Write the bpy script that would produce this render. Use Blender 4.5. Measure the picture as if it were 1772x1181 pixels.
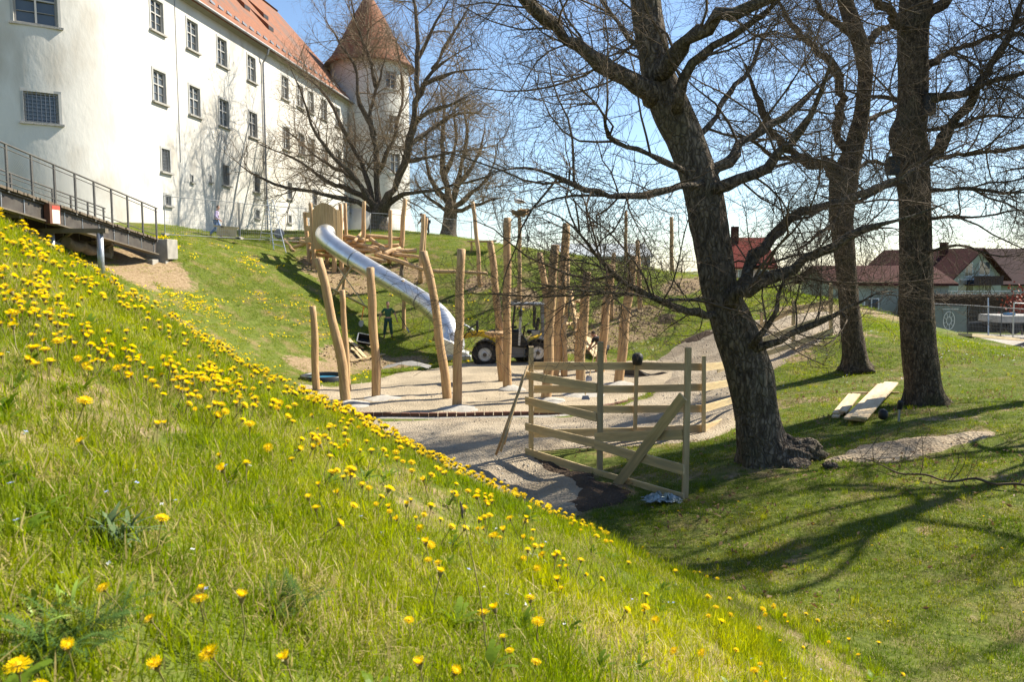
import bpy, bmesh, math, random
import numpy as np
from mathutils import Vector, Matrix, Quaternion, Euler

for _o in list(bpy.data.objects):
    bpy.data.objects.remove(_o)
SC = bpy.context.scene
COL = SC.collection
R = math.radians

# ------------------------------------------------------------------ camera (eye at the origin, looking along +Y)
FOC, CX, CY = 1378.2, 886.0, 590.5          # focal length and centre in photo pixels
PITCH = math.atan(125.5 / FOC)
cam_d = bpy.data.cameras.new('camera')
cam_d.lens = 28.0; cam_d.sensor_width = 36.0; cam_d.clip_start = 0.05; cam_d.clip_end = 3000
cam_d.dof.use_dof = True; cam_d.dof.focus_distance = 16.0; cam_d.dof.aperture_fstop = 9.0
cam = bpy.data.objects.new('camera', cam_d); COL.objects.link(cam)
cam.rotation_euler = (math.pi / 2 - PITCH, 0, 0)
SC.camera = cam

# ------------------------------------------------------------------ sky, sun, exposure
SUN_AZ = (0.88, 0.47)                        # horizontal direction towards the sun
SUN_EL = R(43)
world = bpy.data.worlds.new('World'); SC.world = world; world.use_nodes = True
nt = world.node_tree; nt.nodes.clear()
sky = nt.nodes.new('ShaderNodeTexSky'); sky.sky_type = 'NISHITA'; sky.sun_disc = False
sky.sun_elevation = SUN_EL; sky.sun_rotation = math.atan2(SUN_AZ[0], SUN_AZ[1])
sky.air_density = 1.0; sky.dust_density = 0.35; sky.ozone_density = 3.0; sky.altitude = 400
bg = nt.nodes.new('ShaderNodeBackground'); bg.inputs[1].default_value = 0.086
wo = nt.nodes.new('ShaderNodeOutputWorld')
nt.links.new(sky.outputs[0], bg.inputs[0]); nt.links.new(bg.outputs[0], wo.inputs[0])
sun_d = bpy.data.lights.new('sun', 'SUN'); sun_d.energy = 5.0; sun_d.angle = R(0.53); sun_d.color = (1.0, 0.92, 0.76)
sun = bpy.data.objects.new('sun', sun_d); COL.objects.link(sun)
_n = math.hypot(*SUN_AZ)
SUN_DIR = Vector((SUN_AZ[0] / _n * math.cos(SUN_EL), SUN_AZ[1] / _n * math.cos(SUN_EL), math.sin(SUN_EL)))
sun.rotation_euler = SUN_DIR.to_track_quat('Z', 'Y').to_euler()
sun.location = (30, 16, 40)
SC.view_settings.view_transform = 'Standard'; SC.view_settings.look = 'None'
SC.view_settings.exposure = 1.2; SC.view_settings.gamma = 1.0
SC.render.film_transparent = False
SC.cycles.max_bounces = 6; SC.cycles.diffuse_bounces = 3; SC.cycles.glossy_bounces = 3
SC.cycles.transmission_bounces = 4; SC.cycles.transparent_max_bounces = 8
SC.cycles.sample_clamp_indirect = 4.0
SC.cycles.use_denoising = True

# ------------------------------------------------------------------ measuring helpers
_d = np.array((0, math.cos(PITCH), -math.sin(PITCH))); _u = np.array((0, math.sin(PITCH), math.cos(PITCH)))
def ray(px, py):
    return np.array(((px - CX) / FOC, 0, 0)) + (CY - py) / FOC * _u + _d
def P(px, py, Y=None, z=None):
    r = ray(px, py)
    k = Y / r[1] if Y is not None else z / r[2]
    return Vector(r * k)
def lerp(a, b, t): return a + (b - a) * t
def sstep(a, b, x):
    t = np.clip((x - a) / (b - a), 0, 1); return t * t * (3 - 2 * t)
def unit(v):
    v = np.asarray(v, float); n = np.linalg.norm(v); return v / n if n > 1e-9 else v

# value noise on numpy arrays
_rng0 = np.random.RandomState(5)
_perm = _rng0.rand(256, 256)
def vnoise(x, y, s=1.0):
    x = np.asarray(x, float) / s + 500.3; y = np.asarray(y, float) / s + 500.7
    xi = np.floor(x).astype(int); yi = np.floor(y).astype(int)
    fx = x - xi; fy = y - yi; fx = fx * fx * (3 - 2 * fx); fy = fy * fy * (3 - 2 * fy)
    a = _perm[xi & 255, yi & 255]; b = _perm[(xi + 1) & 255, yi & 255]
    c = _perm[xi & 255, (yi + 1) & 255]; d = _perm[(xi + 1) & 255, (yi + 1) & 255]
    return (a * (1 - fx) + b * fx) * (1 - fy) + (c * (1 - fx) + d * fx) * fy
def fnoise(x, y, s=1.0, o=3):
    t = 0; w = 0
    for i in range(o):
        t = t + vnoise(x, y, s / 2 ** i) * .5 ** i; w += .5 ** i
    return t / w

# ------------------------------------------------------------------ materials
MATS = {}
def mat(name, c1, c2=None, scale=6.0, rough=0.7, metal=0.0, bump=0.0, bscale=30.0, stretch=(1, 1, 1), coords='Object',
        spec=0.4, lo=0.35, hi=0.65, c3=None, s3=1.0, coat=0.0):
    if name in MATS: return MATS[name]
    m = bpy.data.materials.new(name); m.use_nodes = True; MATS[name] = m
    t = m.node_tree; N = t.nodes; L = t.links
    b = N['Principled BSDF']; b.inputs['Roughness'].default_value = rough; b.inputs['Metallic'].default_value = metal
    b.inputs['Specular IOR Level'].default_value = spec
    b.inputs['Coat Weight'].default_value = coat
    c1 = (*c1, 1); b.inputs['Base Color'].default_value = c1
    if c2 is None and bump == 0: return m
    tc = N.new('ShaderNodeTexCoord'); mp = N.new('ShaderNodeMapping'); mp.inputs['Scale'].default_value = stretch
    if coords == 'World':
        g = N.new('ShaderNodeNewGeometry'); L.new(g.outputs['Position'], mp.inputs[0])
    else:
        L.new(tc.outputs[coords], mp.inputs[0])
    if c2 is not None:
        nz = N.new('ShaderNodeTexNoise'); nz.inputs['Scale'].default_value = scale; nz.inputs['Detail'].default_value = 5
        L.new(mp.outputs[0], nz.inputs['Vector'])
        cr = N.new('ShaderNodeValToRGB'); cr.color_ramp.elements[0].position = lo; cr.color_ramp.elements[1].position = hi
        cr.color_ramp.elements[0].color = c1; cr.color_ramp.elements[1].color = (*c2, 1)
        L.new(nz.outputs[0], cr.inputs[0]); out = cr.outputs[0]
        if c3 is not None:
            n2 = N.new('ShaderNodeTexNoise'); n2.inputs['Scale'].default_value = s3; n2.inputs['Detail'].default_value = 3
            L.new(mp.outputs[0], n2.inputs['Vector'])
            r2 = N.new('ShaderNodeValToRGB'); r2.color_ramp.elements[0].position = .48; r2.color_ramp.elements[1].position = .68
            L.new(n2.outputs[0], r2.inputs[0])
            mx = N.new('ShaderNodeMix'); mx.data_type = 'RGBA'; L.new(r2.outputs[0], mx.inputs['Factor'])
            L.new(out, mx.inputs['A']); mx.inputs['B'].default_value = (*c3, 1); out = mx.outputs['Result']
        L.new(out, b.inputs['Base Color'])
    if bump:
        nb = N.new('ShaderNodeTexNoise'); nb.inputs['Scale'].default_value = bscale; nb.inputs['Detail'].default_value = 6
        L.new(mp.outputs[0], nb.inputs['Vector'])
        bp = N.new('ShaderNodeBump'); bp.inputs['Strength'].default_value = min(1, bump); bp.inputs['Distance'].default_value = 0.05 * max(1, bump)
        L.new(nb.outputs[0], bp.inputs['Height']); L.new(bp.outputs[0], b.inputs['Normal'])
    return m

def leafmat(name, ca, cb, cc=None, trans=0.4, rough=0.5):
    """Thin leaf: tint per instance from the 'tint' attribute, reflects and lets light through."""
    m = bpy.data.materials.new(name); m.use_nodes = True; MATS[name] = m
    t = m.node_tree; N = t.nodes; L = t.links
    b = N['Principled BSDF']; b.inputs['Roughness'].default_value = rough; b.inputs['Specular IOR Level'].default_value = 0.12
    at = N.new('ShaderNodeAttribute'); at.attribute_type = 'INSTANCER'; at.attribute_name = 'tint'
    cr = N.new('ShaderNodeValToRGB'); e = cr.color_ramp.elements
    e[0].color = (*ca, 1); e[1].color = (*(cc or cb), 1)
    if cc:
        k = e.new(0.55); k.color = (*cb, 1)
    L.new(at.outputs['Fac'], cr.inputs[0]); L.new(cr.outputs[0], b.inputs['Base Color'])
    tr = N.new('ShaderNodeBsdfTranslucent')
    hs = N.new('ShaderNodeHueSaturation'); hs.inputs['Value'].default_value = 1.5; hs.inputs['Saturation'].default_value = 1.1
    L.new(cr.outputs[0], hs.inputs['Color']); L.new(hs.outputs[0], tr.inputs[0])
    mx = N.new('ShaderNodeMixShader'); mx.inputs[0].default_value = trans
    L.new(b.outputs[0], mx.inputs[1]); L.new(tr.outputs[0], mx.inputs[2])
    L.new(mx.outputs[0], N['Material Output'].inputs[0])
    return m

# ------------------------------------------------------------------ mesh collecting and object helpers
ORG = {}
class MB:
    def __init__(s): s.v = []; s.f = []; s.mi = []; s.cur = 0
    def add(s, vs, fs):
        n = len(s.v); s.v.extend([tuple(map(float, v)) for v in vs]); s.f.extend([tuple(i + n for i in f) for f in fs]); s.mi.extend([s.cur] * len(fs)); return s
    def box(s, c, size, rot=None):
        x, y, z = [k / 2 for k in size]
        vs = [Vector((a, b, d)) for a in (-x, x) for b in (-y, y) for d in (-z, z)]
        if rot is not None: vs = [rot @ v for v in vs]
        c = Vector(c)
        return s.add([v + c for v in vs], [(0, 1, 3, 2), (4, 6, 7, 5), (0, 4, 5, 1), (2, 3, 7, 6), (0, 2, 6, 4), (1, 5, 7, 3)])
    def bar(s, p0, p1, w, h, up=(0, 0, 1)):
        p0 = Vector(p0); p1 = Vector(p1); d = p1 - p0; L = d.length
        return s.box((p0 + p1) / 2, (L, w, h), frame(d, up))
    def tube(s, pts, rad, n=8, cap=True):
        vs, fs = tube_arrays(pts, rad, n, cap); return s.add(vs, fs)
    def prism(s, poly, p0, ax, ay, az, th):
        """Extrude a 2D polygon (in ax, ay) along az by th, starting at p0."""
        p0 = Vector(p0); ax = Vector(ax); ay = Vector(ay); az = Vector(az); n = len(poly)
        a = [p0 + ax * u + ay * w for u, w in poly]; b = [q + az * th for q in a]
        return s.add(a + b, [tuple(range(n))[::-1], tuple(range(n, 2 * n))] + [(i, (i + 1) % n, n + (i + 1) % n, n + i) for i in range(n)])
    def lathe(s, prof, c, n=16, axis=None, cap=True):
        """prof = [(radius, height)] about the given axis (unit, default z) from c."""
        q = Vector((0, 0, 1)).rotation_difference(Vector(axis)) if axis is not None else Quaternion()
        c = Vector(c); vs = []; fs = []; m = len(prof)
        for r, h in prof:
            for k in range(n):
                a = 2 * math.pi * k / n; vs.append(c + q @ Vector((r * math.cos(a), r * math.sin(a), h)))
        for i in range(m - 1):
            for k in range(n):
                k2 = (k + 1) % n; fs.append((i * n + k, i * n + k2, (i + 1) * n + k2, (i + 1) * n + k))
        if cap: fs.append(tuple(range(n))[::-1]); fs.append(tuple(range((m - 1) * n, m * n)))
        return s.add(vs, fs)
    def build(s, name, material, parent=None, smooth=False, org=None, bevel=0.0):
        return mesh_obj(name, s.v, s.f, material, parent, smooth, org, s.mi if any(s.mi) else None, bevel)

def frame(d, up=(0, 0, 1)):
    d = Vector(d).normalized(); up = Vector(up)
    if abs(d.dot(up)) > .98 * up.length: up = Vector((0, 1, 0)) if abs(d.y) < .9 else Vector((1, 0, 0))
    y = up.cross(d).normalized(); z = d.cross(y)
    return Matrix((d, y, z)).transposed()

def tube_arrays(pts, rad, n=8, cap=True):
    pts = np.asarray([tuple(p) for p in pts], float); m = len(pts)
    rad = np.full(m, rad) if np.isscalar(rad) else np.asarray(rad, float)
    tan = np.gradient(pts, axis=0); tan /= np.maximum(np.linalg.norm(tan, axis=1, keepdims=True), 1e-9)
    ref = np.array((0.0, 0, 1)) if abs(tan[0][2]) < .9 else np.array((1.0, 0, 0))
    a = np.cross(tan, ref); nn = np.linalg.norm(a, axis=1, keepdims=True)
    if (nn < .05).any():
        ref = np.array((0.31, 0.9, 0.3)); a = np.cross(tan, ref); nn = np.maximum(np.linalg.norm(a, axis=1, keepdims=True), 1e-6)
    a /= nn; b = np.cross(tan, a)
    ang = np.arange(n) * 2 * math.pi / n
    vs = (pts[:, None, :] + rad[:, None, None] * (np.cos(ang)[None, :, None] * a[:, None, :] + np.sin(ang)[None, :, None] * b[:, None, :])).reshape(-1, 3)
    i = np.arange(m - 1)[:, None] * n; k = np.arange(n)[None, :]; k2 = (k + 1) % n
    fs = np.stack([i + k, i + n + k, i + n + k2, i + k2], -1).reshape(-1, 4).tolist()
    if cap: fs.append(list(range(n))); fs.append(list(range((m - 1) * n, m * n))[::-1])
    return vs, fs

def mesh_obj(name, v, f, material, parent=None, smooth=False, org=None, mi=None, bevel=0.0):
    v = np.asarray(v, float).reshape(-1, 3)
    if parent is not None: o3 = np.array(ORG[parent.name])
    elif org is not None: o3 = np.array(tuple(org), float)
    else:
        lo = v.min(0); hi = v.max(0); o3 = np.array(((lo[0] + hi[0]) / 2, (lo[1] + hi[1]) / 2, lo[2]))
    me = bpy.data.meshes.new(name); me.from_pydata((v - o3).tolist(), [], f)
    ms = material if isinstance(material, (list, tuple)) else [material]
    for q in ms: me.materials.append(q)
    if mi is not None: me.polygons.foreach_set('material_index', mi)
    if smooth: me.polygons.foreach_set('use_smooth', [True] * len(me.polygons))
    me.update()
    o = bpy.data.objects.new(name, me); COL.objects.link(o)
    if parent is not None: o.parent = parent
    else: o.location = o3
    ORG[o.name] = tuple(o3)
    if bevel:
        bv = o.modifiers.new('bevel', 'BEVEL'); bv.width = bevel; bv.segments = 1; bv.limit_method = 'ANGLE'
    return o

def tag(o, label, cat, group=None, kind=None):
    if label: o['label'] = label
    if cat: o['category'] = cat
    if group: o['group'] = group
    if kind: o['kind'] = kind
    return o
def struct(o): o['kind'] = 'structure'; return o
def thing(name, label, cat, loc, group=None):
    o = bpy.data.objects.new(name, None); COL.objects.link(o); o.empty_display_size = .2
    o.location = tuple(loc); ORG[o.name] = tuple(float(k) for k in loc)
    return tag(o, label, cat, group)
_UB = {}
def board(name, p0, p1, w, h, m, parent=None, up=(0, 0, 1), bevel=0.004):
    """A sawn board as its own object, local X along its length; w across, h in the 'up' sense."""
    p0 = Vector(p0); p1 = Vector(p1); d = p1 - p0; L = d.length
    key = (round(L, 3), round(w, 4), round(h, 4), m.name)
    if key not in _UB:
        mb = MB().box((L / 2, 0, 0), (L, w, h)); me = bpy.data.meshes.new(name); me.from_pydata(mb.v, [], mb.f); me.materials.append(m); _UB[key] = me
    o = bpy.data.objects.new(name, _UB[key]); COL.objects.link(o)
    base = Vector(ORG[parent.name]) if parent is not None else Vector((0, 0, 0))
    o.matrix_local = Matrix.Translation(p0 - base) @ frame(d, up).to_4x4()
    if parent is not None: o.parent = parent
    ORG[o.name] = tuple(p0)
    return o
def log(name, pts, rad, m, parent=None, n=10, seed=0, wob=0.04, rings=None, tip=0.8):
    """A peeled log: round pole along pts with gentle wobble, local Z along its length."""
    rng = random.Random(seed * 7 + 3); pts = [Vector(p) for p in pts]
    d = pts[-1] - pts[0]; L = d.length; q = Vector((0, 0, 1)).rotation_difference(d.normalized())
    base = Vector(ORG[parent.name]) if parent is not None else Vector((0, 0, 0))
    loc = [q.inverted() @ (p - pts[0]) for p in pts]
    cs = [0]
    for a, b in zip(loc, loc[1:]): cs.append(cs[-1] + (b - a).length)
    k = rings or max(6, int(L / .35)); out = []; rr = []
    A = np.array(loc); cs = np.array(cs)
    for i in range(k + 1):
        t = i / k * cs[-1]
        p = np.array([np.interp(t, cs, A[:, j]) for j in range(3)])
        p[:2] += rad * wob * 6 * np.array((math.sin(i * 1.1 + seed), math.cos(i * .83 + seed * 2))) * (.3 if i in (0, k) else 1) * .5
        out.append(p); rr.append(rad * lerp(1.05, tip, i / k) * (1 + rng.uniform(-.06, .06)))
    # rounded tip
    out.append(out[-1] + np.array((0, 0, rad * .18))); rr.append(rr[-1] * .72)
    vs, fs = tube_arrays(out, rr, n)
    me = bpy.data.meshes.new(name); me.from_pydata(vs.tolist(), [], fs); me.materials.append(m)
    me.polygons.foreach_set('use_smooth', [len(p.vertices) == 4 for p in me.polygons])
    o = bpy.data.objects.new(name, me); COL.objects.link(o)
    o.matrix_local = Matrix.Translation(pts[0] - base) @ q.to_matrix().to_4x4()
    if parent is not None: o.parent = parent
    ORG[o.name] = tuple(pts[0])
    return o

# ------------------------------------------------------------------ the materials of this place
M_plaster = mat('white_plaster', (.57, .55, .51), (.64, .62, .58), scale=.5, rough=.9, bump=.3, bscale=5, coords='World', stretch=(1, 1, .5), c3=(.50, .465, .41), s3=.7)
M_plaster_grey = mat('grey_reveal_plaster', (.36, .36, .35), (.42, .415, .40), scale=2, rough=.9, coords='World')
M_stone = mat('grey_stone', (.28, .27, .25), (.38, .36, .33), scale=5, rough=.85, bump=.3, bscale=20)
M_winframe = mat('window_frame_paint', (.30, .29, .27), rough=.6)
M_winframe_w = mat('white_window_bar', (.42, .41, .39), rough=.5)
M_glass = mat('window_glass', (.05, .06, .07), (.10, .12, .14), scale=1.2, rough=.06, spec=.7)
_t = M_glass.node_tree; _oi = _t.nodes.new('ShaderNodeObjectInfo'); _cr = _t.nodes.new('ShaderNodeValToRGB'); _e = _cr.color_ramp.elements
_e[0].color = (.03, .04, .05, 1); _e[1].position = .75; _e[1].color = (.12, .14, .16, 1); _k = _e.new(.95); _k.color = (.30, .29, .27, 1)
_t.links.new(_oi.outputs['Random'], _cr.inputs[0]); _t.links.new(_cr.outputs[0], _t.nodes['Principled BSDF'].inputs['Base Color'])
M_iron = mat('black_iron', (.03, .03, .035), rough=.6, metal=.3)
M_iron_grey = mat('grey_iron', (.22, .23, .25), rough=.5, metal=.5)
M_roof = mat('clay_roof', (.25, .094, .042), (.18, .072, .038), scale=3.0, rough=.85, bump=.5, bscale=9, coords='World', c3=(.14, .085, .065), s3=.45)
M_wood = mat('peeled_robinia', (.58, .385, .19), (.33, .19, .09), scale=3.2, rough=.65, bump=.45, bscale=14, stretch=(7, 7, .7), lo=.36, hi=.80, c3=(.40, .235, .12), s3=2.1)
M_wood_pale = mat('fresh_cut_wood', (.66, .46, .24), (.50, .31, .14), scale=5, rough=.7, stretch=(4, 4, 1.5))
M_board = mat('sawn_board', (.64, .49, .27), (.50, .36, .185), scale=2.2, rough=.75, bump=.2, bscale=20, stretch=(.7, 9, 9), c3=(.43, .34, .205), s3=1.1)
M_board_pale = mat('pale_new_board', (.68, .54, .34), (.56, .41, .23), scale=2.2, rough=.7, bump=.15, bscale=20, stretch=(.7, 9, 9))
M_board_grey = mat('greenish_treated_post', (.52, .39, .225), (.39, .29, .165), scale=2.4, rough=.8, bump=.25, bscale=20, stretch=(1.0, 8, 8))
M_panel = mat('lacquered_plywood', (.45, .30, .14), (.36, .23, .10), scale=3, rough=.5, stretch=(8, 8, .6))
M_steel = mat('brushed_steel', (.80, .79, .77), (.70, .69, .67), scale=3, rough=.40, metal=1.0, stretch=(1, 1, 1), bump=.05, bscale=60)
M_steel_dark = mat('dull_steel', (.36, .36, .37), (.28, .28, .29), scale=4, rough=.5, metal=.8)
M_galv = mat('galvanised', (.42, .44, .46), (.34, .36, .38), scale=8, rough=.45, metal=.75)
M_bridge = mat('bridge_steel', (.085, .075, .065), (.055, .045, .04), scale=3, rough=.6, metal=.2)
M_bridge_lt = mat('bridge_flange', (.17, .14, .105), (.12, .10, .075), scale=3, rough=.65, metal=.1)
M_railsteel = mat('railing_steel', (.12, .115, .105), (.085, .08, .075), scale=4, rough=.6, metal=.3)
M_deck = mat('weathered_plank', (.16, .125, .09), (.10, .08, .06), scale=4, rough=.9, bump=.3)
M_concrete = mat('concrete', (.34, .32, .28), (.25, .235, .21), scale=2.5, rough=.9, bump=.25, bscale=20, coords='World')
M_brick = mat('edging_brick', (.16, .07, .045), (.11, .055, .04), scale=9, rough=.9, bump=.3)
M_yellow = mat('machine_yellow', (.85, .54, .015), (.78, .47, .015), scale=3, rough=.4, coat=.2)
M_mgrey = mat('machine_grey', (.20, .205, .215), (.15, .155, .165), scale=3, rough=.45)
M_silver = mat('machine_silver', (.50, .51, .52), rough=.4, metal=.4)
M_black = mat('black_plastic', (.018, .018, .019), rough=.55)
M_rubber = mat('tyre_rubber', (.022, .021, .021), (.045, .040, .036), scale=5, rough=.9)
M_bark = None
# ------------------------------------------------------------------ terrain: control points measured in the place, thin-plate spline between
_cp = []
def cY(px, py, Y): _cp.append(tuple(P(px, py, Y=Y)))
def cZ(px, py, z): _cp.append(tuple(P(px, py, z=z)))
FLOOR = -4.0
for q in [(640, 720), (700, 660), (850, 645), (980, 645), (900, 700), (1000, 716), (1090, 680), (560, 685), (545, 655), (1040, 650), (780, 632), (900, 632), (760, 722), (660, 650)]:
    cZ(*q, FLOOR)
for q in [(850, 800, -3.92), (780, 760, -3.98), (930, 850, -3.80), (1000, 880, -3.68), (960, 820, -3.85), (700, 745, -4.0), (1100, 735, -3.85), (960, 745, -3.95), (1180, 720, -3.65)]: cZ(*q)
_cp += [(-1, 12, -3.85), (-5, 15, -4.0), (-10, 15, -3.9), (-12, 20, -3.6), (-7, 22, -4.0), (-4, 18, -4.0), (-16, 14, -2.5), (-20, 20, -2.0), (0, 8, -3.4), (-6, 8, -3.4), (-14, 6, -3), (0, 0, -3.2), (-10, -5, -3), (6, -5, -2.9)]
for q in [(919, 776, 16.0), (1038, 812, 13.75), (1186, 868, 11.6), (1098, 767, 16.4), (1218, 758, 16.6), (1270, 735, 17.2)]: cY(*q)
for q in [(1330, 800, -3.1), (1600, 705, -3.0), (1478, 640, -2.9), (1400, 1000, -3.15), (1700, 1100, -2.95), (1772, 900, -2.75), (1772, 740, -2.6), (1250, 900, -3.25), (1500, 800, -3.05), (1772, 1181, -2.8), (1400, 700, -3.05)]: cZ(*q)
for q in [(1772, 612, 27), (1640, 590, 30), (1700, 585, 33), (1560, 562, 31), (1440, 577, 25.6), (1373, 608, 25), (1310, 640, 24), (1250, 650, 24.5), (1180, 650, 27), (1130, 645, 29.5), (1200, 602, 30.5),
          (1440, 535, 32), (1330, 560, 30), (1240, 562, 32), (1240, 580, 31),
          (1150, 555, 37), (1000, 605, 36), (1100, 500, 42), (1100, 457, 47), (1200, 482, 45.5), (1350, 497, 42), (1300, 530, 36), (1440, 518, 36), (1080, 590, 35.2), (1150, 600, 34),
          (740, 428, 47), (830, 432, 47), (910, 434, 47), (1000, 442, 47), (860, 520, 41), (960, 530, 40.5), (760, 520, 41.5), (1060, 545, 39.5),
          (880, 610, 36), (800, 612, 36), (720, 600, 37), (672, 586, 38), (620, 560, 39), (640, 500, 42), (560, 466, 44), (490, 425, 47), (378, 411, 50), (300, 410, 41), (700, 450, 45.5),
          (400, 520, 36), (300, 436, 37), (450, 470, 40), (500, 600, 33.5), (400, 590, 30), (300, 540, 30), (220, 482, 31), (176, 476, 28), (590, 625, 34.5), (640, 632, 35), (520, 540, 37.5),
          (260, 600, 26), (100, 470, 27), (140, 440, 33), (500, 640, 30.5), (320, 395, 45), (560, 403, 56), (640, 398, 58), (740, 405, 60)]: cY(*q)
_cp += [(-21, 45, 2.6), (-19.5, 55, 2.6), (-17, 70, 2.8), (-24, 38, 1.8), (-28, 30, 1.0), (-30, 40, 2.2), (-10, 80, 2.8), (2, 62, 0.4), (12, 60, -2.2), (25, 45, -4.0), (30, 60, -4.6), (40, 30, -3.4), (20, 12, -1.8), (30, 10, -1.0),
        (15, 5, -2.0), (20, -5, -2.0), (18, 22, -2.45), (22, 33, -3.5), (16, 42, -3.1), (8, 50, -1.4), (20, 55, -3.9), (-30, 90, 3), (10, 90, -3.5), (45, 90, -5.5), (-40, 10, 0), (-40, 60, 2.6), (50, 55, -4.6), (50, 0, -1)]
_cp = np.array(_cp)
def _U(r2): return np.where(r2 > 1e-12, r2 * np.log(np.maximum(r2, 1e-12)), 0) * .5
_XY = _cp[:, :2]; _nc = len(_cp)
_K = _U(((_XY[:, None] - _XY[None]) ** 2).sum(-1)) + np.eye(_nc) * 1.5
_Pm = np.hstack([np.ones((_nc, 1)), _XY])
_A = np.zeros((_nc + 3, _nc + 3)); _A[:_nc, :_nc] = _K; _A[:_nc, _nc:] = _Pm; _A[_nc:, :_nc] = _Pm.T
_W = np.linalg.solve(_A, np.concatenate([_cp[:, 2], np.zeros(3)]))
def Hbase(x, y):
    x = np.atleast_1d(np.asarray(x, float)); y = np.atleast_1d(np.asarray(y, float)); sh = x.shape
    xf = np.clip(x.ravel(), -42, 52); yf = np.clip(y.ravel(), -6, 92); out = np.empty(len(xf))
    for i in range(0, len(xf), 20000):
        q = np.stack([xf[i:i + 20000], yf[i:i + 20000]], 1)
        out[i:i + 20000] = _U(((q[:, None] - _XY[None]) ** 2).sum(-1)) @ _W[:_nc] + _W[_nc] + q @ _W[_nc + 1:]
    far = sstep(60, 100, y.ravel())
    zf = lerp(2.6, -6.0, sstep(-8, 24, x.ravel() - .05 * y.ravel()))
    return (out * (1 - far) + zf * far).reshape(sh)
def Hbank(x, y):
    x = np.asarray(x, float); y = np.asarray(y, float)
    s = y - 7.0; drop = .58 * .5 * (s + np.sqrt(s * s + .7))
    drop0 = .58 * .5 * (-7 + math.sqrt(49 + .7))
    z = -.9 - .5 * x - .14 * y - drop + drop0 + .11 * np.maximum(0, -x - 2.2) + .12 * (fnoise(x, y, 2.2, 3) - .5) + .05 * (fnoise(x + 9, y, .5, 2) - .5)
    z = -np.log(np.exp(-2.0 * z) + math.exp(-2.0 * 2.4)) / 2.0
    return z
def H(x, y):
    a = Hbase(x, y); b = Hbank(x, y)
    k = 5.0; m = np.maximum(a, b); r = m + np.log(np.exp(k * (a - m)) + np.exp(k * (b - m))) / k
    d = np.hypot(x, y)
    bump = .10 * (fnoise(x, y, 2.5, 3) - .5) * sstep(4, 10, d) * (1 - sstep(60, 90, d))
    return r + bump * np.where(a > -3.9, 1, .3)
def h1(x, y): return float(H(np.array([x]), np.array([y]))[0])
def G(px, py, y0=6.0, y1=110.0):
    """Where the sight line through a photo pixel meets the ground (beyond the near bank)."""
    r = ray(px, py); ys = np.concatenate([np.arange(y0, 60, .05), np.arange(60, y1, .3)])
    xs = r[0] / r[1] * ys; zs = r[2] / r[1] * ys
    below = np.nonzero(zs < Hbase(xs, ys))[0]
    i = below[0] if len(below) else len(ys) - 1
    return Vector((xs[i], ys[i], h1(xs[i], ys[i])))
def on(x, y, dz=0.0): return Vector((x, y, h1(x, y) + dz))

# masks on the ground: polygons given by their outline
def polyXY(pix, extra=()): return np.array([tuple(G(*q))[:2] for q in pix] + list(extra))
def sdist(poly, x, y):
    """Signed distance to a polygon, positive inside."""
    x = np.asarray(x, float); y = np.asarray(y, float); ins = np.zeros(x.shape, bool); d = np.full(x.shape, 1e9)
    n = len(poly)
    for i in range(n):
        ax, ay = poly[i]; bx, by = poly[(i + 1) % n]
        ex, ey = bx - ax, by - ay; t = np.clip(((x - ax) * ex + (y - ay) * ey) / (ex * ex + ey * ey + 1e-9), 0, 1)
        d = np.minimum(d, np.hypot(x - ax - t * ex, y - ay - t * ey))
        c = ((ay > y) != (by > y)) & (x < ex * (y - ay) / (by - ay + 1e-12) + ax); ins ^= c
    return np.where(ins, d, -d)
EDGE_PIX = [(600, 722), (653, 722), (760, 723), (870, 721), (960, 719), (1010, 716), (1073, 703), (1111, 692), (1152, 677), (1180, 661)]
EDGE = [tuple(P(*q, z=FLOOR))[:2] for q in EDGE_PIX]
PIT = np.array(EDGE + [tuple(P(*q, z=FLOOR))[:2] for q in [(1165, 648), (1120, 640), (1040, 634), (960, 628), (880, 626), (800, 630), (740, 638), (690, 645), (640, 662), (570, 672), (512, 668), (505, 690)]])
PATH = np.array([(-6.5, 19.5), (-5.0, 15.2), (-2.2, 12.6), (0.2, 10.6)] + [tuple(G(*q))[:2] for q in [(985, 893), (1085, 862), (1040, 838), (985, 815), (918, 783), (1000, 776), (1110, 771), (1220, 764), (1268, 742),
                (1290, 690), (1330, 640), (1375, 614), (1440, 584), (1475, 570), (1475, 548), (1440, 542), (1330, 556), (1245, 566), (1175, 596), (1120, 636), (1160, 655), (1120, 692), (1000, 722), (760, 727), (600, 727)]])
SAND = polyXY([(1435, 800), (1480, 778), (1560, 768), (1640, 757), (1715, 748), (1722, 757), (1650, 778), (1590, 790), (1540, 805), (1480, 806)])
STREET = np.array([(60, 36), (24, 36.5), (17.5, 39), (16.5, 46), (22, 56), (60, 52)])
SOIL = [(250, 460, 2.6, .9), (200, 470, 2.0, 1), (560, 470, 1.8, .7), (600, 490, 2.0, .75), (540, 452, 1.3, .7), (828, 492, 1.1, .8), (727, 480, 1.0, .8), (900, 515, 1.3, .9), (1108, 545, 1.5, .8), (1060, 545, 1.4, .8),
        (960, 590, 2.0, .7), (1030, 590, 2.6, .85), (1100, 575, 2.0, .7), (1190, 495, 1.8, .95), (1240, 480, 1.5, .8), (620, 628, 2.2, .9), (560, 640, 2.0, .9), (700, 630, 1.5, .8), (1400, 535, 2.2, .8), (1500, 540, 2.0, .7),
        (660, 445, 2.0, .5), (700, 470, 1.6, .6), (950, 890, .9, .9), (1040, 855, .8, .8), (1560, 760, 1.4, .35), (1330, 815, .8, .5), (1250, 590, 2.0, .8), (960, 860, .7, .9), (1600, 712, .9, .5)]
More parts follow.
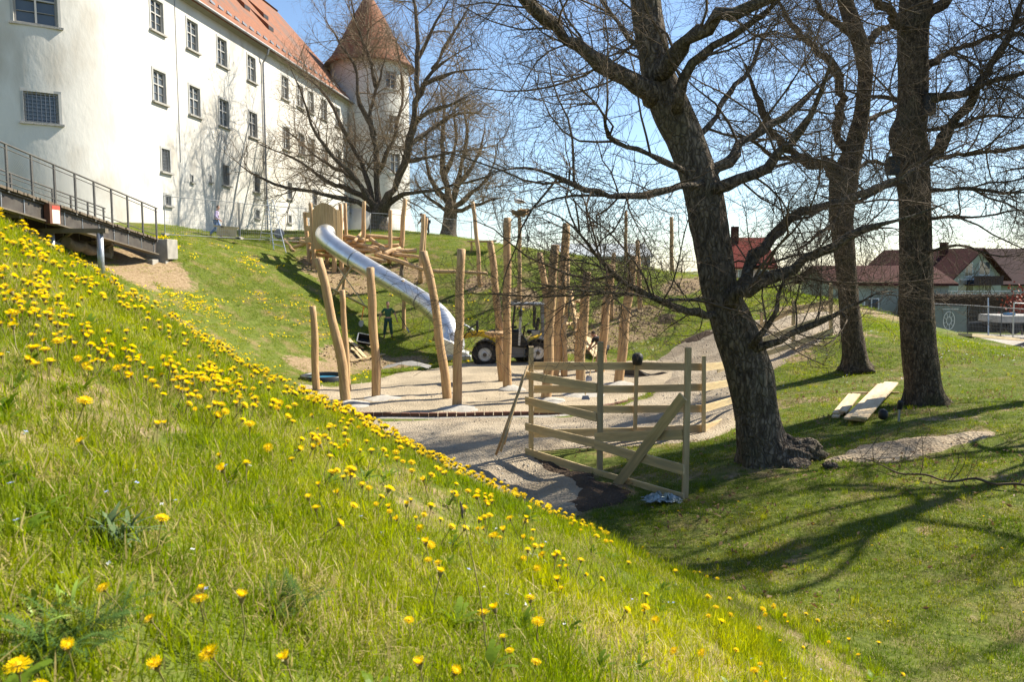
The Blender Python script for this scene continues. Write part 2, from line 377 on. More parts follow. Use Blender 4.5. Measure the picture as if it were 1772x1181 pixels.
SOIL = [(G(a, b), r, w) for a, b, r, w in SOIL]
def soil_mask(x, y):
    m = np.zeros(np.shape(x))
    for c, r, w in SOIL:
        m = np.maximum(m, w * (1 - sstep(.45, 1.1, np.hypot(x - c.x, y - c.y) / r)))
    # trodden bare spots of the near bank
    near = sstep(.58, .72, fnoise(x + 3, y + 8, .9, 3)) * (y < 9) * .5
    near = np.maximum(near, sstep(.56, .70, fnoise(x + 33, y + 18, 2.0, 4)) * (y > 9) * (y < 34) * (x > 1) * .55)
    return np.maximum(m, near)

def axis(segs):
    out = [segs[0][0]]
    for a, b, st in segs:
        n = max(1, int(round((b - a) / st))); out += list(np.linspace(a, b, n + 1)[1:])
    return np.array(out)
gx = axis([(-900, -200, 70), (-200, -60, 14), (-60, -24, 1.5), (-24, -8, .45), (-8, 12, .2), (12, 26, .5), (26, 60, 1.7), (60, 200, 14), (200, 900, 70)])
gy = axis([(-12, -1, 1), (-1, 12, .2), (12, 52, .28), (52, 100, 1.2), (100, 300, 10), (300, 1500, 80)])
X, Y = np.meshgrid(gx, gy); Z = H(X, Y)
nx, ny = len(gx), len(gy)
ii = (np.arange(ny - 1)[:, None] * nx + np.arange(nx - 1)[None]).ravel()
fcs = np.stack([ii, ii + 1, ii + nx + 1, ii + nx], 1).tolist()

def ground_material():
    m = bpy.data.materials.new('meadow_ground'); m.use_nodes = True; t = m.node_tree; N = t.nodes; L = t.links
    b = N['Principled BSDF']; b.inputs['Roughness'].default_value = .95; b.inputs['Specular IOR Level'].default_value = .1
    g = N.new('ShaderNodeNewGeometry')
    def noise(sc, det=4, src=None):
        n = N.new('ShaderNodeTexNoise'); n.inputs['Scale'].default_value = sc; n.inputs['Detail'].default_value = det; L.new(g.outputs['Position'], n.inputs['Vector']); return n.outputs[0]
    def ramp(s, p0, p1, c0=(0, 0, 0), c1=(1, 1, 1)):
        r = N.new('ShaderNodeValToRGB'); r.color_ramp.elements[0].position = p0; r.color_ramp.elements[1].position = p1
        r.color_ramp.elements[0].color = (*c0, 1); r.color_ramp.elements[1].color = (*c1, 1); L.new(s, r.inputs[0]); return r.outputs[0]
    def mix(f, a, bb):
        x = N.new('ShaderNodeMix'); x.data_type = 'RGBA'; L.new(f, x.inputs['Factor']); L.new(a, x.inputs['A']); L.new(bb, x.inputs['B']); return x.outputs['Result']
    grass = ramp(noise(7, 6), .35, .68, (.07, .095, .016), (.135, .16, .032))
    dry = ramp(noise(30, 3), .3, .7, (.15, .115, .05), (.24, .19, .09))
    gr = mix(ramp(noise(1.3, 5), .50, .70), grass, dry)
    soil = ramp(noise(9, 6), .3, .72, (.17, .115, .065), (.33, .25, .155))
    at = N.new('ShaderNodeAttribute'); at.attribute_name = 'soil'
    ad = N.new('ShaderNodeMath'); ad.operation = 'ADD'; L.new(at.outputs['Fac'], ad.inputs[0])
    ns = N.new('ShaderNodeMath'); ns.operation = 'MULTIPLY_ADD'; L.new(noise(3.5, 6), ns.inputs[0]); ns.inputs[1].default_value = .9; ns.inputs[2].default_value = -.45
    L.new(ns.outputs[0], ad.inputs[1])
    col = mix(ramp(ad.outputs[0], .38, .58), gr, soil)
    L.new(col, b.inputs['Base Color'])
    bp = N.new('ShaderNodeBump'); bp.inputs['Strength'].default_value = .7; bp.inputs['Distance'].default_value = .06
    L.new(noise(14, 8), bp.inputs['Height']); L.new(bp.outputs[0], b.inputs['Normal'])
    return m
M_ground = ground_material()
ground = struct(mesh_obj('ground', np.stack([X, Y, Z], -1).reshape(-1, 3), fcs, M_ground, smooth=True, org=(0, 0, 0)))
sa = ground.data.attributes.new('soil', 'FLOAT', 'POINT'); sa.data.foreach_set('value', soil_mask(X, Y).ravel().astype(np.float32))

def gravel_mat(name, ca, cb, cc, fine=60):
    m = bpy.data.materials.new(name); m.use_nodes = True; t = m.node_tree; N = t.nodes; L = t.links
    b = N['Principled BSDF']; b.inputs['Roughness'].default_value = .95; b.inputs['Specular IOR Level'].default_value = .12
    g = N.new('ShaderNodeNewGeometry')
    def noise(sc, det=5):
        n = N.new('ShaderNodeTexNoise'); n.inputs['Scale'].default_value = sc; n.inputs['Detail'].default_value = det; L.new(g.outputs['Position'], n.inputs['Vector']); return n.outputs[0]
    def ramp(s, p0, p1, c0, c1):
        r = N.new('ShaderNodeValToRGB'); r.color_ramp.elements[0].position = p0; r.color_ramp.elements[1].position = p1
        r.color_ramp.elements[0].color = (*c0, 1); r.color_ramp.elements[1].color = (*c1, 1); L.new(s, r.inputs[0]); return r.outputs[0]
    x = N.new('ShaderNodeMix'); x.data_type = 'RGBA'
    L.new(ramp(noise(.8, 6), .42, .62, (0, 0, 0), (1, 1, 1)), x.inputs['Factor'])
    L.new(ramp(noise(fine, 4), .3, .7, ca, cb), x.inputs['A']); L.new(ramp(noise(fine * .6, 4), .3, .7, cc, ca), x.inputs['B'])
    L.new(x.outputs['Result'], b.inputs['Base Color'])
    v = N.new('ShaderNodeTexVoronoi'); v.inputs['Scale'].default_value = 22; L.new(g.outputs['Position'], v.inputs['Vector'])
    ad = N.new('ShaderNodeMath'); ad.operation = 'ADD'; L.new(v.outputs['Distance'], ad.inputs[0]); L.new(noise(6, 8), ad.inputs[1])
    bp = N.new('ShaderNodeBump'); bp.inputs['Strength'].default_value = .6; bp.inputs['Distance'].default_value = .05
    L.new(ad.outputs[0], bp.inputs['Height']); L.new(bp.outputs[0], b.inputs['Normal'])
    return m
M_gravel = gravel_mat('pale_gravel', (.33, .27, .19), (.42, .35, .255), (.23, .195, .145))
M_path = gravel_mat('trodden_gravel', (.32, .265, .195), (.41, .345, .26), (.20, .16, .115))
M_sand = gravel_mat('pale_sand', (.36, .29, .205), (.43, .355, .26), (.20, .15, .10))
M_asphalt = gravel_mat('street_paving', (.36, .33, .29), (.42, .39, .34), (.31, .285, .25))
def sheet(name, poly, step, top, rel, m, rough=.05, slope=.16):
    lo = poly.min(0) - .6; hi = poly.max(0) + .6
    xs = np.arange(lo[0], hi[0] + step, step); ys = np.arange(lo[1], hi[1] + step, step)
    A, B = np.meshgrid(xs, ys); sd = sdist(poly, A, B) + (fnoise(A, B, .8, 3) - .5) * .5
    z = H(A, B) + np.clip(sd * slope, -.08, top) + np.where(sd > 0, rel * (fnoise(A + 4, B, .9, 4) - .42), 0)
    n = len(xs); k = (np.arange(len(ys) - 1)[:, None] * n + np.arange(n - 1)[None]).ravel()
    q = np.stack([k, k + 1, k + n + 1, k + n], 1); keep = (sd.ravel()[q] > -.45).any(1)
    q = q[keep]; used = np.unique(q); mp = np.full(len(used) and used.max() + 1, -1); mp[used] = np.arange(len(used))
    V = np.stack([A, B, z], -1).reshape(-1, 3)[used]
    return mesh_obj(name, V, mp[q].tolist(), m, smooth=True, org=(0, 0, 0))
struct(sheet('gravel_pit', PIT, .14, .075, .12, M_gravel))
struct(sheet('path', PATH, .14, .045, .15, M_path))
struct(sheet('sand_patch', SAND, .08, .05, .17, M_sand, slope=.14))
struct(sheet('street', STREET, .6, .06, .0, M_asphalt))

M_dug = gravel_mat('dark_dug_soil', (.075, .052, .036), (.12, .085, .06), (.045, .032, .024), fine=30)
tag(sheet('dug_soil', polyXY([(900, 782), (940, 792), (985, 812), (1040, 838), (1090, 852), (1080, 872), (1010, 892), (965, 884), (990, 858), (950, 826)]), .09, .07, .16, M_dug, slope=.25), 'dark freshly dug soil along the foot of the near fence bay', 'soil', kind='stuff')
tag(sheet('dug_soil', polyXY([(1134, 546), (1150, 540), (1170, 546), (1168, 562), (1148, 566), (1136, 560)]), .09, .05, .30, M_dug, slope=.25), 'small dark hole dug in the slope right of the pit', 'soil', kind='stuff')
tag(sheet('dug_soil', polyXY([(1150, 592), (1200, 582), (1232, 570), (1240, 578), (1205, 596), (1158, 602)]), .10, .06, .30, M_dug, slope=.25), 'dark cut bank of soil above the start of the ramp', 'soil', kind='stuff')
# ------------------------------------------------------------------ the castle
CW0 = Vector((-26.3, 0, 0)); CWD = Vector((.119, 1, 0)).normalized(); CWN = Vector((CWD.y, -CWD.x, 0))   # wall line, outward normal
def wall_hit(px, py):
    r = Vector(ray(px, py)); k = CW0.dot(CWN) / r.dot(CWN); p = r * k
    return (p - CW0).dot(CWD), p.z
castle = thing('castle', 'white plastered castle with orange tiled roof and conical corner tower', 'castle', (-20, 50, 2.5))
def grid_wall(mapf, u0, u1, z0, z1, rects, ustep, zstep, depth):
    """Wall sheet with real openings; returns MB with faces and reveals. mapf(u, z, d) gives the point d behind the face."""
    us = {u0, u1}; zs = {z0, z1}
    for a, b, c, d in rects: us |= {a, b}; zs |= {c, d}
    us |= set(np.arange(u0, u1, ustep)); zs |= set(np.arange(z0, z1, zstep))
    def thin(s):
        s = sorted(s); o = [s[0]]
        for k in s[1:]:
            if k - o[-1] > 1e-4: o.append(k)
        return o
    us = thin(us); zs = thin(zs); mb = MB(); idx = {}
    def vid(u, z):
        if (u, z) not in idx: idx[(u, z)] = len(mb.v); mb.v.append(tuple(mapf(u, z, 0)))
        return idx[(u, z)]
    for i in range(len(us) - 1):
        for j in range(len(zs) - 1):
            cu = (us[i] + us[i + 1]) / 2; cz = (zs[j] + zs[j + 1]) / 2
            if any(a < cu < b and c < cz < d for a, b, c, d in rects): continue
            mb.f.append((vid(us[i], zs[j]), vid(us[i + 1], zs[j]), vid(us[i + 1], zs[j + 1]), vid(us[i], zs[j + 1]))); mb.mi.append(0)
    for a, b, c, d in rects:
        for (ua, za), (ub, zb) in (((a, c), (b, c)), ((b, c), (b, d)), ((b, d), (a, d)), ((a, d), (a, c))):
            mb.add([mapf(ua, za, 0), mapf(ub, zb, 0), mapf(ub, zb, depth), mapf(ua, za, depth)], [(0, 3, 2, 1)])
    return mb
def window(mapf, u, z0, w, h, kind, parent, d=.16):
    """frame, sill, pane and bars of one window; kind: cross, grille or small."""
    def pt(uu, zz, dd): return Vector(mapf(u + uu, z0 + zz, dd))
    fr = MB(); t = .09 if kind != 'small' else .05
    def strip(mb, ua, za, ub, zb, d0, d1):
        q = [pt(ua, za, d0), pt(ub, za, d0), pt(ub, zb, d0), pt(ua, zb, d0), pt(ua, za, d1), pt(ub, za, d1), pt(ub, zb, d1), pt(ua, zb, d1)]
        mb.add(q, [(0, 1, 2, 3), (4, 7, 6, 5), (0, 4, 5, 1), (1, 5, 6, 2), (2, 6, 7, 3), (3, 7, 4, 0)])
    hw = w / 2; e = .003
    for ua, za, ub, zb in ((-hw + e, e, -hw + t, h - e), (hw - t, e, hw - e, h - e), (-hw + t, e, hw - t, t), (-hw + t, h - t, hw - t, h - e)): strip(fr, ua, za, ub, zb, d * .45, d + .02)
    wn = fr.build('window', M_winframe, parent)
    g = MB(); strip(g, -hw + t, t, hw - t, h - t, d, d + .015); g.build('pane', M_glass, wn)
    # surround proud of the wall
    s = MB(); b = .13 if kind != 'small' else .07
    for ua, za, ub, zb in ((-hw - b, 0, -hw, h), (hw, 0, hw + b, h), (-hw - b, h, hw + b, h + b)): strip(s, ua, za, ub, zb, -.035, .03)
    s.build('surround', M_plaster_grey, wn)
    sl = MB(); strip(sl, -hw - b - .06, -.11, hw + b + .06, -.004, -.16, .03); sl.build('sill', M_stone, wn)
    if kind == 'cross':
        c = MB(); strip(c, -.045, t, .045, h - t, d * .5, d - .004); c.build('mullion', M_winframe_w, wn)
        for k in (-1, 1): c2 = MB(); strip(c2, min(k * .047, k * (hw - t)), h * .58 - .035, max(k * .047, k * (hw - t)), h * .58 + .035, d * .55, d - .004); c2.build('transom', M_winframe_w, wn)
        for k in (-1, 1):
            for zz in (h * .3, h * .8): c2 = MB(); strip(c2, min(k * .05, k * (hw - t)), zz - .012, max(k * .05, k * (hw - t)), zz + .012, d * .7, d - .005); c2.build('glazing_bar', M_winframe, wn)
    if kind == 'grille':
        c = MB(); nu = max(3, int(w / .17)); nz = max(4, int(h / .17))
        for k in range(1, nu): uu = -hw + w * k / nu; strip(c, uu - .013, 0, uu + .013, h, .02, .046)
        for k in range(1, nz): zz = h * k / nz; strip(c, -hw, zz - .013, hw, zz + .013, .047, .07)
        c.build('iron_grille', M_iron_grey, wn)
    return wn
def wmap(u, z, d): p = CW0 + CWD * u - CWN * d; return (p.x, p.y, z)
cols = [wall_hit(x, 150)[0] for x in (276, 336, 386, 436, 493, 519, 537, 560, 583, 604)]
g_cols = [wall_hit(x, 285)[0] for x in (287, 390, 443, 500, 543, 606)]
s_cols = [wall_hit(x, 360)[0] for x in (291, 445, 501, 560)]
z1 = wall_hit(276, 57)[1]; z2 = wall_hit(280, 179)[1]; z3 = wall_hit(287, 298)[1]; z4 = wall_hit(291, 356)[1]
wins = [(u, z1, 1.3, 1.8, 'cross') for u in cols] + [(u, z2, 1.3, 1.8, 'cross') for u in cols] + [(u, z3, .9, 1.35, 'grille') for u in g_cols] + [(u, z4, .62, .62, 'grille') for u in s_cols]
wins += [(wall_hit(x, 310)[0], wall_hit(x, 315)[1], .22, .42, 'small') for x in (332, 364)]
u_a = wall_hit(236, 300)[0]; u_b = (85.5 - CW0.y) / CWD.y
EAVE = wall_hit(345, 6)[1]
grid_wall(wmap, u_a, u_b, 0.5, EAVE, [(u - w / 2, u + w / 2, z, z + h) for u, z, w, h, k in wins], 4, 4, .2).build('wall', M_plaster, castle)
for u, z, w, h, k in wins: window(wmap, u, z, w, h, k, castle)
# gable end and back walls
p = [Vector(wmap(u_b, 0.5, 0)), Vector(wmap(u_b, EAVE, 0)), Vector(wmap(u_b, EAVE + 9.6, 8.6)), Vector(wmap(u_b, EAVE, 17.2)), Vector(wmap(u_b, .5, 17.2))]
MB().add(p, [(0, 1, 2, 3, 4)]).build('gable_wall', M_plaster, castle)
# roof
def rp(u, k, lift=0): return Vector(wmap(u, EAVE - .25 + (k + .55) / 8.6 * 9.6 + lift, k))
rf = MB(); ua, ub2 = u_a - 9, u_b + .25
for lo, hi in ((-.55, 8.6),):
    rf.add([rp(ua, lo), rp(ub2, lo), rp(ub2, hi), rp(ua, hi), rp(ua, lo, -.22), rp(ub2, lo, -.22), rp(ub2, hi, -.22), rp(ua, hi, -.22)],
           [(0, 1, 2, 3), (7, 6, 5, 4), (0, 4, 5, 1), (1, 5, 6, 2), (2, 6, 7, 3), (3, 7, 4, 0)])
    a = [Vector(wmap(u, EAVE + 10.2, 8.6)) for u in (ua, ub2)]; b = [Vector(wmap(u, EAVE - .2, 17.8)) for u in (ua, ub2)]
    rf.add([a[0], a[1], b[1], b[0]], [(0, 1, 2, 3)])
roof = rf.build('roof', M_roof, castle)
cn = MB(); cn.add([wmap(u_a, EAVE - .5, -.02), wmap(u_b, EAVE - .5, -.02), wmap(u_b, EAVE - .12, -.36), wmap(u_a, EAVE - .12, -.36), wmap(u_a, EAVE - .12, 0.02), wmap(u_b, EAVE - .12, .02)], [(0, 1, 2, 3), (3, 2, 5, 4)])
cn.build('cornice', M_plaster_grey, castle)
gt = MB(); gt.tube([wmap(u_a - 2, EAVE - .30, -.62), wmap(u_b + .2, EAVE - .30, -.62)], .09, 8); gt.build('gutter', M_steel_dark, castle)
for k in range(34):      # snow guard hooks
    u = lerp(u_a, u_b, (k + .5) / 34); q = rp(u, .35, .02); MB().box(q + Vector((0, 0, .1)), (.06, .9, .16)).build('snow_guard', M_steel_dark, roof)
for u, k in ((wall_hit(500, 150)[0], 3.4), (wall_hit(522, 150)[0], 2.6), (wall_hit(545, 150)[0], 4.4)):   # shed dormers
    q = rp(u, k); o = -CWN
    d = MB(); w = 1.0
    a0 = q - CWD * w / 2; a1 = q + CWD * w / 2; t0 = a0 + Vector((0, 0, .45)); t1 = a1 + Vector((0, 0, .45)); b0 = rp(u, k + 1.9) - CWD * w / 2; b1 = rp(u, k + 1.9) + CWD * w / 2
    d.add([a0, a1, t1, t0], [(0, 1, 2, 3)]); d.add([a0, t0, b0], [(0, 1, 2)]); d.add([a1, b1, t1], [(0, 1, 2)])
    dm = d.add([t0, t1, b1, b0], [(0, 1, 2, 3)]); dm = d.build('dormer', M_roof, roof); MB().add([a0 - CWN * -.02 + Vector((0, 0, .08)), a1 - CWN * -.02 + Vector((0, 0, .08)), t1 - CWN * -.02 - Vector((0, 0, .06)), t0 - CWN * -.02 - Vector((0, 0, .06))], [(0, 1, 2, 3)]).build('dormer_opening', M_iron, dm)
dr = MB()
up_ = wall_hit(455, 200)[0]
dr.tube([wmap(up_, EAVE - .35, -.6), wmap(up_, EAVE - .8, -.5), wmap(up_, EAVE - 1.4, -.13), wmap(up_, 8, -.12), wmap(up_, 2.2, -.12)], .075, 8); dr.build('downpipe', M_steel_dark, castle)
dr = MB(); ud = wall_hit(613, 200)[0]; dr.tube([wmap(ud, EAVE - .35, -.55), wmap(ud, EAVE - 1.2, -.14), wmap(ud, 2.4, -.12)], .09, 8); dr.build('downpipe', M_iron, castle)
dr = MB(); ud = wall_hit(305, 100)[0]; dr.tube([wmap(ud, EAVE - .3, -.03), wmap(ud, 6.5, -.03)], .018, 6); dr.build('lightning_rod', M_steel_dark, castle)
# round corner bastion towards the viewer
BR = 6.0; bc = Vector(wmap(u_a, 0, 0)) - CWN * BR; a0 = math.atan2(CWN.y, CWN.x)
def bmap(u, z, d):
    a = a0 - u / BR; r = BR - d + .012 * max(0, 16 - z)
    return (bc.x + r * math.cos(a), bc.y + r * math.sin(a), z)
def bast_hit(px, py):
    r = Vector(ray(px, py)); best = None
    A = r.x ** 2 + r.y ** 2; B = -2 * (r.x * bc.x + r.y * bc.y); C = bc.x ** 2 + bc.y ** 2 - BR ** 2
    k = (-B - math.sqrt(max(0, B * B - 4 * A * C))) / (2 * A); p = r * k
    a = math.atan2(p.y - bc.y, p.x - bc.x); return ((a0 - a + math.pi) % (2 * math.pi) - math.pi) * BR, p.z
bu1, bz1 = bast_hit(73, 213); bu0, bz0 = bast_hit(63, 42)
bw = [(bu1, bz1, 1.5, 1.5, 'grille'), (bu0, bz0, 1.9, 2.1, 'cross')]
grid_wall(bmap, -.05, BR * math.pi * 1.2, -2.5, 24, [(u - w / 2, u + w / 2, z, z + h) for u, z, w, h, k in bw], .5, .9, .3).build('bastion_wall', M_plaster, castle, smooth=True)
for u, z, w, h, k in bw: window(bmap, u, z, w, h, k, castle, d=.26)
# corner tower at the far end
TY = 86.0; tc_ = P(641, 200, Y=TY); TR = 4.05; tz = P(641, 116, Y=TY).z; ta = P(631, 2, Y=TY).z
def tmap(u, z, d): a = -1.2 + u / TR; r = TR - d; return (tc_.x + r * math.cos(a), tc_.y + r * math.sin(a), z)
def tower_u(px):
    r = ray(px, 200); ang = []
    A = r[0] ** 2 + r[1] ** 2; B = -2 * (r[0] * tc_.x + r[1] * tc_.y); C = tc_.x ** 2 + tc_.y ** 2 - TR ** 2
    k = (-B - math.sqrt(max(0, B * B - 4 * A * C))) / (2 * A); a = math.atan2(r[1] * k - tc_.y, r[0] * k - tc_.x)
    return ((a + 1.2) % (2 * math.pi)) * TR if (a + 1.2) % (2 * math.pi) < math.pi else ((a + 1.2) % (2 * math.pi) - 2 * math.pi) * TR
tw = [(tower_u(677), P(677, 153, Y=83).z, 1.2, 1.7, 'cross'), (tower_u(681), P(681, 232, Y=83).z, 1.2, 1.9, 'cross'), (tower_u(683), P(683, 298, Y=83).z, 1.2, 1.9, 'cross')]
off = -2 * math.pi * TR / 2
grid_wall(tmap, off, -off, 0, tz, [(u - w / 2, u + w / 2, z, z + h) for u, z, w, h, k in tw], .6, 3, .25).build('tower_wall', M_plaster, castle, smooth=True)
for u, z, w, h, k in tw: window(tmap, u, z, w, h, k, castle)
cone = MB(); cone.lathe([(4.0, -.1), (4.75, -.22), (4.72, -.05), (4.0, .75), (3.3, 1.9), (2.5, 3.4), (1.5, 5.3), (.6, 6.8), (.1, 7.4)], (tc_.x, tc_.y, tz), 40)
trf = cone.build('tower_roof', M_roof, castle, smooth=True)
fin = MB(); fin.lathe([(.12, 0), (.14, .2), (.05, .35), (.04, 1.2), (.01, 1.5)], (tc_.x, tc_.y, tz + 7.35), 8); fin.build('finial', M_iron, trf)
# buttress skirt at the tower foot
MB().lathe([(5.0, 0), (4.7, 2.2), (4.08, 4.6)], (tc_.x, tc_.y, 1.5), 32).build('tower_base', M_plaster, castle, smooth=True)

# ------------------------------------------------------------------ footbridge over the moat
bx = -15.7
def brz(y): return lerp(2.62, 1.36, (y - 24) / 11.0)      # deck level
YB0, YB1 = 15.0, 35.3
bridge = thing('footbridge', 'sloping steel footbridge with mesh railing leading to the castle lawn', 'bridge', (bx, 30, 0))
for sx in (0, -2.0):
    mb = MB(); mb.bar((bx + sx, YB0, brz(YB0) - .42), (bx + sx, YB1, brz(YB1) - .42), .05, .50); mb.build('girder', M_bridge, bridge)
    mb = MB(); mb.bar((bx + sx, YB0, brz(YB0) - .70), (bx + sx, YB1, brz(YB1) - .70), .30, .045); mb.build('girder_flange', M_bridge_lt, bridge)
    mb = MB(); mb.bar((bx + sx, YB0, brz(YB0) - .145), (bx + sx, YB1, brz(YB1) - .145), .22, .04); mb.build('girder_flange', M_bridge, bridge)
    y = YB0 + .5
    while y < YB1:
        MB().box((bx + sx + .035, y, brz(y) - .42), (.03, .03, .46)).build('stiffener', M_galv, bridge); y += 1.15
y = YB0; rng = random.Random(4)
while y < YB1 - .16:
    sl = (brz(YB1) - brz(YB0)) / (YB1 - YB0)
    board('deck_plank', (bx - 2.2, y, brz(y) - .06), (bx + .2 + rng.uniform(-.03, .03), y, brz(y) - .06), .15, .08, M_deck, bridge, up=(0, -sl, 1)); y += .17
yp = YB1 - .15; k = 0
while yp > YB0:
    for sx in (.14, -2.14):
        q = MB(); q.box((bx + sx, yp, brz(yp) + .55), (.05, .085, 1.45)); q.build('railing_post', M_railsteel, bridge)
    yp -= 1.28
for sx in (.14, -2.14):
    for hz, r in ((1.30, .032), (1.16, .018), (.13, .018)):
        MB().tube([(bx + sx, YB0, brz(YB0) + hz), (bx + sx, YB1, brz(YB1) + hz)], r, 8).build('handrail' if hz > 1.2 else 'rail', M_railsteel, bridge)
def wire_mesh(o, u, v, lu, lv, step, r):
    """Diagonal wire infill between o, o+u*lu, v*lv (as thin strips)."""
    mb = MB(); o = Vector(o); u = Vector(u); v = Vector(v)
    for sgn in (1, -1):
        t = -lv
        while t < lu:
            a, b = (t, t + lv) if sgn > 0 else (t + lv, t)
            def clip(a, b):
                pa = [a, 0.0]; pb = [b, lv]
                if a == b: return None
                pts = []
                lo, hi = 0.0, 1.0
                d = b - a
                for bound, s in ((0, 1), (lu, -1)):
                    q = (bound - a) / d
                    if (s > 0) == (d > 0): lo = max(lo, q)
                    else: hi = min(hi, q)
                return (lo, hi) if hi > lo else None
            c = clip(a, b)
            if c:
                p0 = o + u * (a + (b - a) * c[0]) + v * (lv * c[0]); p1 = o + u * (a + (b - a) * c[1]) + v * (lv * c[1])
                n = u.cross(v).normalized(); w = (p1 - p0).cross(n).normalized() * r
                mb.add([p0 - w, p0 + w, p1 + w, p1 - w], [(0, 1, 2, 3)])
            t += step
    return mb
ud = Vector((0, YB1 - YB0, brz(YB1) - brz(YB0))); ul = ud.length; ud.normalize()
q = wire_mesh((bx + .17, YB0, brz(YB0) + .14), ud, (0, 0, 1), ul, 1.0, .09, .002); q.build('wire_infill', M_railsteel, bridge)['kind'] = 'stuff'
for yc in (18, 22.2, 25.7, 28.6, 31.5):
    MB().bar((bx - 2.0, yc, brz(yc) - .75), (bx, yc, brz(yc) - .75), .12, .12).build('cross_beam', M_bridge_lt, bridge)
    MB().bar((bx, yc + .1, brz(yc) - .78), (bx - 1.9, yc + 2.5, brz(yc + 2.5) - .78), .08, .08).build('brace', M_bridge_lt, bridge)
pb = P(176, 476, Y=28); gz = h1(pb.x, 28)
for cx_ in (pb.x, pb.x - 1.7):
    MB().tube([(cx_, 28, gz - .3), (cx_, 28, brz(28) - .8)], .11, 14).build('column', M_galv, bridge, smooth=True)
MB().bar((pb.x + .25, 28, brz(28) - .85), (pb.x - 2.1, 28, brz(28) - .85), .22, .16).build('cross_head', M_bridge_lt, bridge)
for cx_ in (bx - .3, bx - 1.7): MB().tube([(cx_, 21, -3), (cx_, 21, brz(21) - .8)], .11, 14).build('column', M_galv, bridge, smooth=True)
for j, yc in enumerate((19.5, 22.6, 24.3, 26.9, 29.6, 30.6)):     # corrugated pipe slung under the deck
    q = MB()
    for k in range(14):
        yy = yc + k * .085; c = Vector((bx - .75, yy, brz(yy) - .98 - .10 * math.sin(k / 13 * math.pi)))
        q.lathe([(.17, 0), (.2, .025), (.2, .05), (.17, .075)], c, 14, (0, 1, -.1))
    q.build('corrugated_pipe', M_bridge_lt, bridge)
bs = P(130, 362, Y=27.2)
sg = MB().box((bx + .16, 27.2, brz(27.2) - .42), (.20, .62, .66)).build('control_box', mat('rusty_box', (.16, .06, .035), (.10, .045, .03), rough=.8), bridge)
MB().box((bx + .264, 27.24, brz(27.2) - .44), (.006, .44, .58)).build('notice', mat('notice_paper', (.72, .66, .55), (.62, .56, .46), scale=14, stretch=(1, 1, 6), rough=.6), sg)
MB().box((bx + .269, 27.24, brz(27.2) - .21), (.006, .44, .12)).build('notice_header', mat('notice_red', (.65, .06, .04), rough=.6), sg)
abut = thing('bridge_abutment', 'concrete abutment block where the footbridge meets the lawn', 'abutment', (bx - 1, 35.6, .2))
MB().box((bx - 1.05, 35.75, .70), (2.7, .3, 1.2)).build('front_wall', M_concrete, abut, bevel=.02)
MB().bar((bx + .32, 35.6, .86), (bx + .36, 36.6, .86), .16, .9).build('wing_wall', M_concrete, abut, bevel=.02)
MB().box((bx - 1.1, 35.2, .15), (2.3, .7, .5)).build('bearing_step', M_concrete, abut, bevel=.02)
rw = thing('retaining_wall', 'pale rubble stone wall under the footbridge, left of its column', 'wall', (-19.5, 33.5, -.8))
rr = random.Random(8)
MB().box((-20, 34.0, .35), (6.0, .4, 2.6)).build('core', M_concrete, rw)
M_rub = mat('rubble_stone', (.50, .45, .37), (.38, .33, .27), scale=7, rough=.9, bump=.4, bscale=14, coords='World')
for row in range(9):
    x = -22.9
    while x < -17.2:
        w = rr.uniform(.25, .6); MB().box((x + w / 2, 33.76, -.72 + row * .28 + .13), (w - .03, rr.uniform(.1, .16), .25), Euler((rr.uniform(-.06, .06), rr.uniform(-.04, .04), rr.uniform(-.06, .06))).to_matrix()).build('stone', M_rub, rw, bevel=.02); x += w
